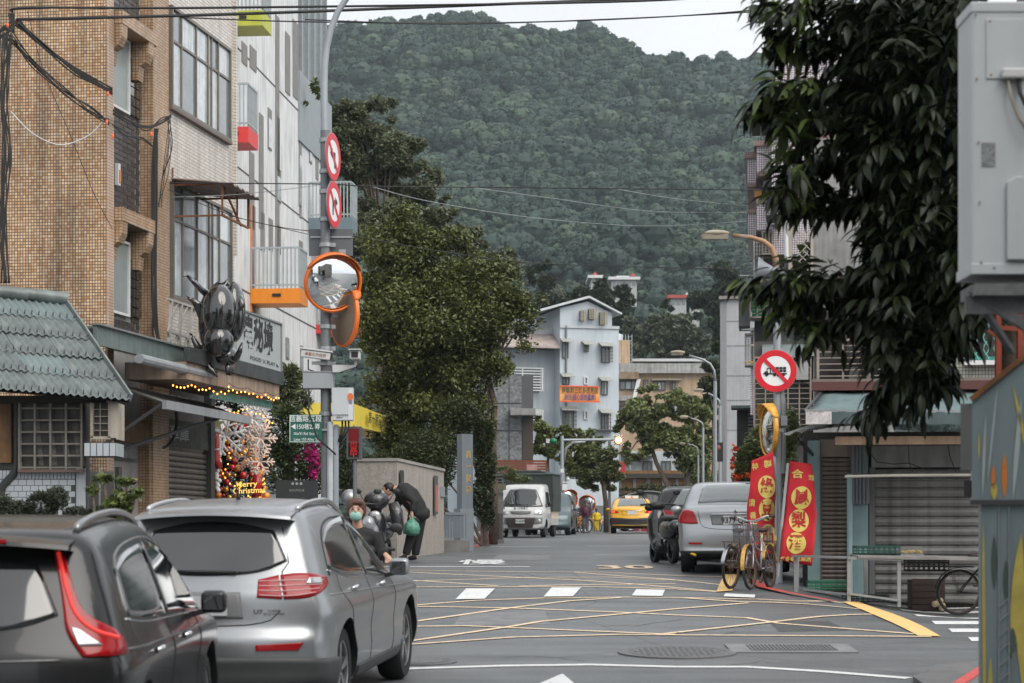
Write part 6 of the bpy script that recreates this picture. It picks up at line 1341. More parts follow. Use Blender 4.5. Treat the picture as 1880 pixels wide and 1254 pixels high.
# lower caged balconies
CGW = mk('cage_white', (.42,.42,.40), .5, .2)
def tcage(px0, px1, py0, py1, y, rows, cols, m=CGM, dep=.8): return cage(t, bx(px0), bx(px1), bz(py1), bz(py0), y, rows, cols, m=m, dep=dep)
box2(1385,1440,440,1000,DARKC,'recess',1.0,6); box2(1378,1470,548,562,CONC,'floor_band',.3,1.4)
tcage(1385,1400,440,512,-.3,10,3,CGW); tcage(1400,1418,432,472,-.7,9,3); tcage(1378,1454,528,588,-.9,9,6)
MB().box(bx(1382),.4,bz(586),bx(1400),.5,bz(530)).build('green_screen', mk('green_sheet', (.02,.26,.14), .6, var=.1), t)
MB().box(bx(1381),-.6,bz(585),bx(1412),-.5,bz(532)).build('green_screen', mk('green_sheet', (.02,.26,.14), .6, var=.1), t)
MB().box(bx(1357),-.5,bz(601),bx(1377),1.0,bz(545)).build('enclosed_balcony', mk('balcony_darkgrey', (.13,.14,.145), .6, streak=.3), t)
AWN = mk('cage_awning', (.28,.34,.31), .5, var=.2, streak=.3)
for x0_, x1_, y_, m in ((1345,1372,531,AWN),(1395,1430,424,AWN),(1360,1385,516,AWN),(1380,1402,552,AWN),(1363,1384,613,AWN),(1376,1402,641,mk('awning_tan', (.45,.38,.28), .6)),(1367,1385,672,mk('awning_ochre', (.42,.30,.08), .6))):
 MB().hex([(bx(x0_),-1.6,bz(y_+3)),(bx(x1_),-1.6,bz(y_+3)),(bx(x1_),-.3,bz(y_-7)),(bx(x0_)+.3,-.3,bz(y_-7)),(bx(x0_),-1.6,bz(y_+1)),(bx(x1_),-1.6,bz(y_+1)),(bx(x1_),-.3,bz(y_-9)),(bx(x0_)+.3,-.3,bz(y_-9))]).build('awning', m, t)
tcage(1369,1384,614,670,-.2,12,3,CGW)
box2(1378,1386,600,760,PT,'bay',.2,1.0)
# concrete wall right of the tower and lattice
t = thing('lattice_house', 'grey concrete house with a diamond lattice bay and overgrown balcony', 'building', gp(1480, 47), -.13); lo2 = t.location.copy(); q = 47/F
lx = lambda px: (px-1480)*q; lz = lambda py: P(0,py,47).z-lo2.z
MB().box(lx(1493),0,-1,lx(1640),6,lz(255)).build('wall', CONC, t); MB().box(lx(1450),.5,lz(660),lx(1492),6,lz(460)).build('rear_wall', mk('wall_greydark', (.16,.165,.165), .8, streak=.3), t)
mb = MB(); x0_, x1_, z0_, z1_ = lx(1455), lx(1493), lz(525), lz(418)
mb.box(x0_-.08,-.6,z0_,x0_,-.5,z1_+.1); mb.box(x1_-.06,-.6,z0_,x1_,-.5,z1_+.1); mb.build('lattice_frame', mk('frame_cream', (.42,.37,.32), .6), t)
mb = MB(); w__, h__ = x1_-x0_, z1_-z0_; s_ = .16
k = -int(h__/s_)-1
while k*s_ < w__:
 for sg in (0, 1):
  pts = []
  for j in range(0, int(h__/s_)+1):
   u_ = k*s_+j*s_;
   if 0 <= u_ <= w__: pts.append((x0_+(u_ if sg == 0 else w__-u_), -.56, z0_+j*s_))
  if len(pts) > 1: mb.bar(pts[0], pts[-1], .02)
 k += 1
mb.build('diamond_lattice', mk('frame_cream', (.42,.37,.32), .6), t)
MB().tube([(lx(1424),-1,lz(411)),(lx(1443),-1,lz(411)),(lx(1445),-1,lz(488)),(lx(1453),-1,lz(488))], .045, 8).build('white_pipe', WHITE, t)
MB().hex([(lx(1408),-1.2,lz(410)),(lx(1450),-1.2,lz(406)),(lx(1450),.5,lz(400)),(lx(1408),.5,lz(404)),(lx(1408),-1.2,lz(408)),(lx(1450),-1.2,lz(404)),(lx(1450),.5,lz(398)),(lx(1408),.5,lz(402))]).build('black_awning', DSTEEL, t)
MB().box(lx(1385),.2,-1,lx(1500),6,lz(625)).build('lower_wall', mk('wall_brown_grey', (.12,.115,.11), .8, var=.2), t)
MB().prism([(-.2,lz(655)),(1.0,lz(655)),(1.0,lz(628)),(.2,lz(630)),(-.15,lz(643))], lx(1400), lx(1496), 'x').build('curved_awning', mk('curved_awning', (.26,.31,.31), .45, .1, var=.25, streak=.3), t)
cage(t, lx(1386), lx(1488), lz(790), lz(658), -.35, 14, 5); cage(t, lx(1388), lx(1420), lz(555), lz(500), -.3, 7, 3)
MB().box(lx(1462),-.5,lz(700),lx(1484),-.4,lz(655)).build('pale_panel', mk('panel_pale', (.34,.35,.34), .6), t)
MB().box(lx(1420),-.7,lz(560),lx(1496),-.01,lz(552)).build('slab', CONC, t)
bush('balcony_plant', 'plants growing behind the diamond lattice', 'plant', Vector((P(1474,985,46.8).x,46.8,P(0,525,46.8).z)), [(1474,495,14,26),(1480,460,10,20)], 420, .10, LD, False, 41)
# pale blank tower slab
t = thing('pale_tower', 'plain pale grey rendered slab tower left of the green caged balcony', 'building', gp(1323, 92), -.097); q = 92/F; o2 = t.location.copy(); lx = lambda px: (px-1323)*q; lz = lambda py: P(0,py,92).z-o2.z
PW = mk('pale_slab', (.42,.43,.45), .8, var=.07, streak=.2); core = MB().box(lx(1334),0,-1,lx(1392),7,lz(550)).build('wall', PW, t); MB().hex([(lx(1322),1.2,-1),(lx(1334)-.003,-.0,-1),(lx(1334)-.003,7,-1),(lx(1322),7,-1),(lx(1322),1.2,lz(550)),(lx(1334)-.003,0,lz(550)),(lx(1334)-.003,7,lz(550)),(lx(1322),7,lz(550))]).build('side_wall', mk('pale_slab_b', (.50,.50,.50), .8, var=.07, streak=.2), t)
MB().box(lx(1320),-.15,lz(550)+.003,lx(1394),7.2,lz(544)).build('cap', mk('cap_tan', (.30,.27,.24), .8, var=.3, streak=.4), t)
for y_ in (590, 635, 690, 735, 790): MB().box(lx(1334),-.012,lz(y_)-.02,lx(1392),.0,lz(y_)+.02).build('joint', mk('joint_grey', (.25,.26,.27), .8), core)
# dark house behind the flowers
t = thing('dark_house', 'dark grey house corner with a louvred window behind the flowering shrub', 'house', gp(1380, 62), -.11); q = 62/F; o2 = t.location.copy(); lx = lambda px: (px-1380)*q; lz = lambda py: P(0,py,62).z-o2.z
MB().box(lx(1353),0,-1,lx(1420),5,lz(752)).build('wall', DARKC, t); MB().box(lx(1343),-1.,lz(753),lx(1420),-.01,lz(748)).build('eave', mk('eave_sage', (.22,.26,.26), .6), t)
lv = MB().box(lx(1373),-.1,0,lx(1392),-.01,.06).mesh('louvre', GREYP)
for i in range(9): obj('louvre', lv, t, (0,0,lz(808)+i*.1))
bush('flowering_shrub', 'leafy shrub with orange red blossoms behind the red banners', 'shrub', gp(1385, 40), [(1375,850,28,34),(1400,820,34,40),(1440,790,30,45),(1420,760,20,24),(1365,880,22,26),(1440,860,30,40)], 9000, .085, LC, True, 42, (RF, 60, .10, [(1348,826,5,10),(1352,875,10,8),(1372,872,4,6),(1345,850,4,12)]))
# ---------------------------------------------------------------- right pole: prohibition sign, mirror, speaker, lamp
PD = 33.3; pb = gp(1428, PD); q = PD/F; O1 = pb
t = thing('street_lamp_pole', 'grey lamp pole at right carrying the no trucks sign and a rusty arm', 'lamp pole', pb)
def Q(px, py, dy=0.): return P(px, py, PD)-O1+Vector((0, dy, 0))
MB().tube([Vector((0,0,-.2)), Q(1428,850), Q(1427,620), Q(1425,490)], [.075,.07,.06,.055], 14).build('shaft', mk('pole_pale', (.34,.37,.39), .45, .4), t, smooth=40)
MB().tube([Q(1425,500), Q(1424,475), Q(1417,455), Q(1402,443), Q(1380,436), Q(1345,432)], [.055,.05,.045,.04,.035,.03], 10).build('arm', mk('arm_rusty', (.33,.20,.12), .6, .3, var=.3, col2=(.35,.35,.34), c2=.4), t, smooth=True)
mb = MB(); mb.ell(Q(1316,428), (23*q,.11,6*q), 16, 8); mb.build('lamp_hood', mk('lamp_cream', (.38,.33,.25), .6, var=.3), t, smooth=True); MB().box(*Q(1289,440,-.08), *Q(1336,431,.08)).build('lamp_glass', mk('lamp_glass', (.25,.22,.17), .3, var=.3, sc=30), t)
MB().tube([Q(1437,870,-.02), Q(1437,740,-.02), Q(1431,700,0)], .05, 10).build('second_post', mk('pole_dull', (.24,.25,.25), .5, .3), t); MB().box(*Q(1432,782,-.1),*Q(1444,764,.06)).build('clamp_box', STEEL, t)
def truck(t, r):
 m = MB(); y = -.012
 m.box(-.58*r,y,-.16*r,.52*r,y+.003,-.10*r); m.box(-.52*r,y,-.10*r,-.36*r,y+.003,-.02*r); m.box(-.42*r,y,-.02*r,-.39*r,y+.003,.12*r); m.box(-.42*r,y,.10*r,-.24*r,y+.003,.13*r); m.box(-.26*r,y,-.1*r,-.22*r,y+.003,.18*r)
 for i in range(4):
  for j in range(2): m.box((-.16+i*.17)*r,y,(-.05+j*.13)*r,(-.02+i*.17)*r,y+.003,(.055+j*.13)*r)
 for x_ in (-.42,-.05,.12,.36): m.lathe([(0,0),(.075*r,0),(.075*r,-.003),(0,-.003)], (x_*r,y,-.18*r), Matrix.Rotation(PI/2,3,'X'), 14)
 m.build('truck_symbol', SK, t)
disc_sign('no_trucks_sign', 'large round red and white no trucks sign on the right pole', P(1424,681,PD-.12), (0,-1,0), 39*q, lambda t, r: (truck(t, r), slash(t, r, -45, -.016)))
mirror('convex mirror with torn orange hood seen from the side on the right pole', P(1413,790,PD-.25), (-.985,-.17,0), 47*q, hood=True, tilt=0, m=mk('mirror_dark_orange', (.72,.36,.05), .5, var=.3, sc=9, col2=(.16,.09,.05), c2=.35))
t = thing('loudspeaker', 'grey horn loudspeaker mounted near the top of the right pole', 'loudspeaker', P(1400,495,PD-.1)); m_ = Matrix.Rotation(-PI/2+.12, 3, 'Y')
mb = MB(); mb.lathe([(.20,0),(.195,.02),(.13,.12),(.075,.26),(.05,.38),(.045,.46),(0,.46)][::1], (-.1,0,0), Matrix.Rotation(PI/2+.12,3,'Y'), 20); mb.lathe([(.195,.01),(.08,.2),(.02,.28)], (-.1,0,0), Matrix.Rotation(PI/2+.12,3,'Y'), 20); mb.build('horn', mk('horn_grey', (.20,.22,.24), .45, .2), t, smooth=40)
# ---------------------------------------------------------------- two red feather banners
BRD_ = mk('banner_red', (.58,.018,.03), .75, var=.08, sc=3); BYL = mk('banner_yellow', (.78,.62,.16), .7, var=.05); BRT = mk('banner_char', (.50,.03,.03), .7)
def feather(label, d, poly, circles, chars, pole, extra):
 t = thing('feather_banner', label, 'banner', Vector((P(pole[0][0],985,d).x, d, gz(P(pole[0][0],985,d).x, d)))); o = t.location.copy(); q = d/F
 Z_ = lambda px, py: .05*math.sin(px*.11+py*.035)+.03*math.sin(py*.06+1)
 def W_(px, py, up=0): v = P(px, py, d)-o; v.y += Z_(px, py)-up; return v
 g = []; L_, R_ = poly; n = 26
 for i in range(n+1):
  f_ = i/n; y0 = L_[0][1]+(L_[-1][1]-L_[0][1])*f_; y1 = R_[0][1]+(R_[-1][1]-R_[0][1])*f_
  x0 = np.interp(y0, [p[1] for p in L_], [p[0] for p in L_]); x1 = np.interp(y1, [p[1] for p in R_], [p[0] for p in R_])
  g.append([W_(x0+(x1-x0)*j/10, y0+(y1-y0)*j/10) for j in range(11)])
 mb = MB(); mb.grid(g); ob = mb.build('cloth', BRD_, t, smooth=True); ob.modifiers.new('s','SOLIDIFY').thickness = .003
 for (cx, cy, rx, ry), ch in zip(circles, chars):
  vs = [W_(cx,cy,.010)]+[W_(cx+r_*rx*math.cos(a_*PI/12), cy+r_*ry*math.sin(a_*PI/12), .010) for r_ in (.5,1) for a_ in range(24)]
  fs = [(0,1+i,1+(i+1)%24) for i in range(24)]+[(1+i,25+i,25+(i+1)%24,1+(i+1)%24) for i in range(24)]; m2 = MB(); m2.add(vs, fs); c_ = m2.build('disc', BYL, t)
  tx = text(ch, ry*1.45*q, BRT, t, TM((0,0,0)), name='character', bold=.028, sx=rx/ry*1.02)
  for v in tx.data.vertices: v.co = W_(cx+v.co.x/q, cy-v.co.z/q, .018)
 for ch, cx, cy, s_, k_ in extra:
  tx = text(ch, s_*q, BYL, t, TM((0,0,0)), name='character', bold=.025, sx=k_)
  for v in tx.data.vertices: v.co = W_(cx+v.co.x/q, cy-v.co.z/q, .012)
 MB().tube([P(x,y,d)-o+Vector((0,.02,0)) if y < 1080 else Vector(((x-pole[0][0])*q,.02,0)) for x,y in pole], .022, 8).build('pole', mk('banner_pole', (.42,.44,.46), .4, .2), t)
 return t
feather('left red banner with three yellow discs partly hidden by the bicycle', 32.6, ([(1380,846),(1377,890),(1372,930),(1374,985),(1385,1030)], [(1420,829),(1422,900),(1423,960),(1424,1012),(1424,1012)]),
 [(1407,894,15.5,21),(1408,936,15,21),(1410,985,16,23)], '綠豆凸', [(1426,1090),(1425,900),(1422,838)], [('特',1387,858,15,.85),('製',1410,853,15,.95),('清',1381,924,14,.85),('香',1383,947,13,.85),('可',1384,967,13,.9)])
feather('right red banner with three yellow discs leaning on the teal column', 32.2, ([(1452,846),(1445,900),(1438,960),(1430,1029)], [(1489,852),(1494,880),(1500,945),(1490,1039)]),
 [(1471,914,19,21),(1467,956,19,21),(1461,997,18.5,20)], '鳳梨酒', [(1428,1060),(1436,960),(1447,850)], [('合',1464,871,17,1.2),('添加',1489,878,11,.5),('紅冬冬水果店',1460,1027,9.5,1.0)])
# ================================================================ near right: hanging tree, air conditioner, painted shed wall
td = 15.5; q = td/F; tb = Vector((P(1840,985,td).x, td, 0)); tb.z = gz(tb.x, td)
t = thing('tree', 'dark large leaved tree overhanging the street at upper right', 'tree', tb)
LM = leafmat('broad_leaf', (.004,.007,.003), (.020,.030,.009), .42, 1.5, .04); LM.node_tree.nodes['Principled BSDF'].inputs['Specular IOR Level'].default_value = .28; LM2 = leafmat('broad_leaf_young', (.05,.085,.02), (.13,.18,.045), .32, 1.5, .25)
def leaf_mesh(m, L=.165, w=.056):
 n = 5; vs = [];
 for i in range(n+1):
  f = i/n; ww = w*math.sin(PI*min(1, f*.92+.06))**.8*(1-.25*f) if 0 < i < n else .002; dz = -.35*L*f*f
  vs += [(f*L, -ww/2, dz+ww*.18), (f*L, 0, dz-ww*.0), (f*L, ww/2, dz+ww*.18)]
 fs = []
 for i in range(n): fs += [(i*3,i*3+1,i*3+4,i*3+3), (i*3+1,i*3+2,i*3+5,i*3+4)]
 return MB().add(vs, fs).mesh('leaf', m, True)
TL_ = lambda px, py, dy=0.: P(px, py, td+dy)-tb
brs = [[(1860,330),(1780,240),(1680,180),(1560,150),(1450,170),(1415,185)], [(1860,420),(1760,380),(1650,300),(1540,290),(1440,330)], [(1870,300),(1790,120),(1680,60),(1560,20),(1430,5)], [(1860,520),(1740,490),(1620,500),(1520,515),(1450,515)], [(1850,560),(1730,530),(1600,540),(1480,530),(1410,520)],
 [(1860,500),(1760,560),(1700,620),(1640,690),(1615,740)], [(1870,200),(1800,60),(1700,-40),(1600,-60)], [(1780,520),(1690,560),(1560,590),(1480,590)], [(1760,280),(1640,345),(1540,372),(1455,372)], [(1780,560),(1730,600),(1700,650),(1690,710)], [(1760,150),(1640,110),(1520,80),(1430,60)], [(1760,340),(1640,250),(1530,220),(1450,215)]]
mb = MB(); twigs = []
for bi, b_ in enumerate(brs):
 dy = R.uniform(-.5, .5); pts = [TL_(x, y, dy*(1-.2*i)+R.uniform(-.1,.1)) for i, (x, y) in enumerate(b_)]
 mb.tube(pts, [.035-.028*i/(len(pts)-1) for i in range(len(pts))], 6)
 for i in range(len(pts)-1):
  for k in range(3): twigs.append((pts[i].lerp(pts[i+1], k/3), (pts[i+1]-pts[i]).normalized(), i/(len(pts)-1)))
 twigs.append((pts[-1], (pts[-1]-pts[-2]).normalized(), 1.))
mb.tube([Vector((0,0,-.2)), Vector((.02,0,1.2)), TL_(1862,600), TL_(1866,420), TL_(1872,250), TL_(1880,-60)], [.13,.12,.10,.09,.07,.04], 10)
mb.build('branches', BARK, t, smooth=True)
def basis(d, roll):
 d = d.normalized(); up = Vector((0,0,1)) if abs(d.z) < .95 else Vector((0,1,0)); y = up.cross(d).normalized(); z = d.cross(y)
 c, s_ = math.cos(roll), math.sin(roll); y2 = y*c+z*s_; z2 = z*c-y*s_
 return Matrix(((d.x,y2.x,z2.x),(d.y,y2.y,z2.y),(d.z,y2.z,z2.z)))
L1, L2 = leaf_mesh(LM), leaf_mesh(LM2); placed = []
def spray(p, d, n, L):
 "one twig with paired drooping leaves"
 for i in range(n):
  f = i/n; o = p+d*L*f;
  for sg in (-1, 1):
   side = d.cross(Vector((0,0,1))).normalized()*sg
   ld = (d*.7+side*.8+Vector((R.gauss(0,.2),R.gauss(0,.2),-.15-R.random()*.75))).normalized(); placed.append((o, ld, R.uniform(-.7,.7), R.uniform(.7,1.15)))
 placed.append((p+d*L, (d+Vector((0,0,-.4))).normalized(), 0, 1.))
inside = lambda px, py: True
for p, d, f in twigs:
 for k in range(5):
  dd_ = (d*.6+Vector((R.gauss(0,.6), R.gauss(0,.6), R.gauss(-.1,.45)))).normalized(); spray(p, dd_, R.randint(3,5), R.uniform(.14,.30))
# fill the dark inner mass
polyin = [(1420,-20),(1445,120),(1470,150),(1425,210),(1455,330),(1480,340),(1590,370),(1590,470),(1460,500),(1440,540),(1480,580),(1600,600),(1650,690),(1705,690),(1725,630),(1785,590),(1800,-20)]
def inpoly(x, y, poly):
 c = False; j = len(poly)-1
 for i in range(len(poly)):
  if (poly[i][1] > y) != (poly[j][1] > y) and x < (poly[j][0]-poly[i][0])*(y-poly[i][1])/(poly[j][1]-poly[i][1])+poly[i][0]: c = not c
  j = i
 return c
k = 0
while k < 1250:
 x, y = R.uniform(1420, 1850), R.uniform(-30, 720)
 if not inpoly(x, y, polyin) or (x < 1600 and R.random() < .82): continue
 if (1470 < x < 1620 and 300 < y < 440) or (1440 < x < 1530 and 60 < y < 150): continue
 spray(TL_(x, y, R.uniform(-.6,.9)), Vector((R.gauss(-.5,.5), R.gauss(0,.5), R.gauss(0,.4))).normalized(), 3, .2); k += 1
def vis(pl): w_ = tb+pl[0]; return w_.y
edge = sorted(placed, key=lambda a: (a[0].y+R.uniform(-.05,.05)))
one, rest = edge[:298], edge[298:]
for o_, ld, roll, sc_ in one:
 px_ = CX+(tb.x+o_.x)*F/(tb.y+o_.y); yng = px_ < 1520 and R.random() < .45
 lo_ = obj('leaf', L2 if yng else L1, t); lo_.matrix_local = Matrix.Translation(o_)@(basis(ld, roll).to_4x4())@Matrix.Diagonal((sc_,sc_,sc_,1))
V0 = np.array([v.co[:] for v in L1.vertices]); F0 = np.array([list(p.vertices) for p in L1.polygons])
vs, fs, mi = [], [], []
for k, (o_, ld, roll, sc_) in enumerate(rest):
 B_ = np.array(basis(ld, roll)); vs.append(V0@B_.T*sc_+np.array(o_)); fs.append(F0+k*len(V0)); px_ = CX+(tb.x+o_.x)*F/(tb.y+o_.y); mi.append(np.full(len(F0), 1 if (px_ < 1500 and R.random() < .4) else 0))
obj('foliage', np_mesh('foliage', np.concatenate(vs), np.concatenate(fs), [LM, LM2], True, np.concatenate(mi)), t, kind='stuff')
# air conditioner
AD = 11.0; q = AD/F
t = thing('air_conditioner', 'large white outdoor air conditioner seen from its side at the right edge', 'air conditioner', P(1785, 500, AD)); ACW = mk('ac_white', (.56,.60,.62), .45, var=.04, streak=.06)
h_ = (500-5)*q; x1 = 1.0
MB().box(0,0,0,x1,.36,h_).build('casing', ACW, t, bev=.012); MB().box(-.008,-.006,h_-.05,x1+.01,.37,h_+.006).build('top_lid', ACW, t, bev=.008); MB().box(-.006,-.006,-.01,x1,.37,.045).build('base_lip', ACW, t, bev=.004)
MB().box(25*q,-.008,(500-145)*q,x1,-.001,(500-35)*q).build('side_panel', ACW, t, bev=.003); mb = MB(); mb.prism([(62*q,.06),(x1,.06),(x1,(500-325)*q),(78*q,(500-325)*q),(62*q,(500-335)*q)], -.03, -.001); mb.build('pipe_cover', ACW, t, bev=.006)
MB().box(51*q,-.055,(500-147)*q,96*q,-.009,(500-128)*q).build('handle', WHITE, t, bev=.01)
MB().tube([(63*q,-.03,(500-147)*q),(66*q,-.05,(500-180)*q),(80*q,-.06,(500-220)*q),(100*q,-.06,(500-250)*q)], .008, 8).build('cable', mk('cable_tan', (.30,.27,.22), .5), t, smooth=True); MB().tube([(82*q,-.03,(500-147)*q),(84*q,-.05,(500-175)*q),(96*q,-.06,(500-205)*q),(112*q,-.06,(500-230)*q)], .011, 8).build('cable', CABLE, t, smooth=True)
MB().box(17*q,-.004,(500-306)*q,42*q,-.001,(500-262)*q).build('rating_label', mk('rating_label', (.25,.26,.27), .5, var=.5, sc=60), t)
sm_ = MB().ell((0,0,0), (.006,.004,.006), 8, 4).mesh('screw', mk('screw_brown', (.28,.18,.10), .6))
for x_, y_ in ((6,28),(8,145),(11,262),(13,372),(16,482),(32,40),(34,138),(40,492),(98,325)): obj('screw', sm_, t, (x_*q,-.008,(500-y_)*q))
t = thing('wall_bracket', 'weathered grey steel bracket carrying the air conditioner', 'bracket', P(1790, 520, AD)); o = t.location
mb = MB(); mb.box(0,.0,-.06,1.0,.36,-.0); mb.bar((.0,.1,-.03),(.35,.1,-.25), .05); mb.bar((-.03,.1,-.10),(1.0,.1,-.10), .035, .09); mb.bar((.0,.1,-.02),(.30,.5,-.30), .03); mb.build('bars', mk('bracket_grey', (.16,.165,.17), .6, .2, var=.4, sc=12, col2=(.14,.08,.05), c2=.35), t)
# painted shed wall
MDp = 13.2; q = MDp/F; o = Vector((P(1785,985,MDp).x, MDp, 0)); o.z = gz(o.x, MDp)
t = thing('painted_shed', 'blue grey metal shed wall painted with tall plants beside the road', 'shed', o, -.20)
SP = mk('shed_paint', (.215,.28,.295), .5, var=.10, sc=2, streak=.18); zt0, zt1, zs = P(0,735,MDp).z-o.z, P(0,655,MDp).z-o.z, P(0,918,MDp).z-o.z
mb = MB(); mb.add([(0,0,zs),(1.4,0,zs),(1.4,0,zt1+1.0),(.45,0,zt1+.10),(0,0,zt0),(0,1.2,zs),(1.4,1.2,zs),(1.4,1.2,zt1+1.0),(.45,1.2,zt1+.10),(0,1.2,zt0)], [(0,1,2,3,4),(5,9,8,7,6),(0,4,9,5),(4,3,8,9),(3,2,7,8),(2,1,6,7),(0,5,6,1)]); mb.build('upper_panel', SP, t)
MB().box(.05,.02,-.3,1.4,1.18,zs-.004).build('lower_panel', SP, t)
mb = MB(); mb.bar((-.01,-.01,zt0+.005),(.45,-.01,zt1+.11), .03, .03); mb.bar((.45,-.01,zt1+.11),(1.4,-.01,zt1+1.02), .03, .03); mb.build('rusty_edge', RUST, t)
MB().box(-.012,-.012,zs-.03,1.4,.0,zs+.0).build('seam_lip', DSTEEL, t)
def leafshape(x, z0, h, w, m, y=-.004, lean=0., name='painted_leaf'):
 n = 10; L_ = [(x-w*math.sin(PI*i/n)**.8*.5+lean*i/n, z0+h*i/n) for i in range(n+1)]; R_ = [(x+w*math.sin(PI*i/n)**.8*.5+lean*i/n, z0+h*i/n) for i in range(n, -1, -1)]
 MB().prism(L_+R_[1:-1], y-.0015, y).build(name, m, t)
PO, PY, PDG, PP = mk('paint_orange', (.70,.22,.04), .5), mk('paint_yellow', (.55,.45,.10), .5, var=.2, sc=6, col2=(.60,.36,.06), c2=.35), mk('paint_slate', (.07,.10,.085), .5), mk('paint_pale', (.42,.47,.47), .5)
leafshape(.19,zs+.01,.27,.035,PO); leafshape(.125,zs+.06,.15,.025,PO); leafshape(.06,zs+.02,.5,.018,PP,lean=.02); leafshape(.24,zs+.0,.62,.03,PP,lean=.05); leafshape(.02+.02,zs+.25,.16,.012,PY); leafshape(.13,zs+.0,.11,.04,PY); leafshape(.09,zs+.1,.6,.015,PP,lean=.06); leafshape(.34,zs+.2,.5,.02,PY,lean=-.1)
leafshape(.13,zs-.55,.34,.035,PDG,.016); leafshape(.20,zs-.62,.26,.035,PDG,.016); leafshape(.24,zs-.95,.75,.07,PY,.012,.05); leafshape(.30,zs-1.15,.9,.07,PY,.0135,-.02); leafshape(.23,zs-.95,.18,.05,PDG,.010,.01); leafshape(.075,zs-1.5,1.4,.02,PY,.016,-.01); leafshape(.33,zs-.45,.4,.06,PO,.0115,.03); leafshape(.10,zs-1.35,.4,.03,PY,.016,.01)
mb = MB(); mb.box(.155,.005,-.3,.16,.018,zs-.01); mb.box(.215,.005,-.3,.22,.018,zs-.01)
for i in range(16): mb.bar((.16,.01,i*.09-.2),(.215,.01,i*.09-.15), .005)
mb.build('lattice_strip', mk('strip_silver', (.35,.38,.40), .4, .4), t)
MB().box(-.05,.1,zs+.02,-.003,.2,zs+.12).build('hinge', DSTEEL, t); MB().box(-.07,.0,zs+.18,-.003,.12,zt0-.02).build('side_panel', mk('shed_side', (.14,.15,.15), .6), t)
t = thing('rusty_frame', 'red brown rusty pipe frame standing behind the painted shed', 'frame', gp(1835, 14.8)); q = 14.8/F; o = t.location; zz = lambda py: P(0,py,14.8).z-o.z
RF_ = mk('frame_red', (.30,.06,.03), .6, var=.25); mb = MB(); mb.box(-6*q,0,0,4*q,.05,zz(565)); mb.box(34*q,0,0,42*q,.05,zz(560)); mb.bar((-10*q,.02,zz(600)),(60*q,.02,zz(606)), .03); mb.bar((-20*q,.02,zz(606)),(-2*q,.02,zz(620)), .02); mb.build('bars', RF_, t)
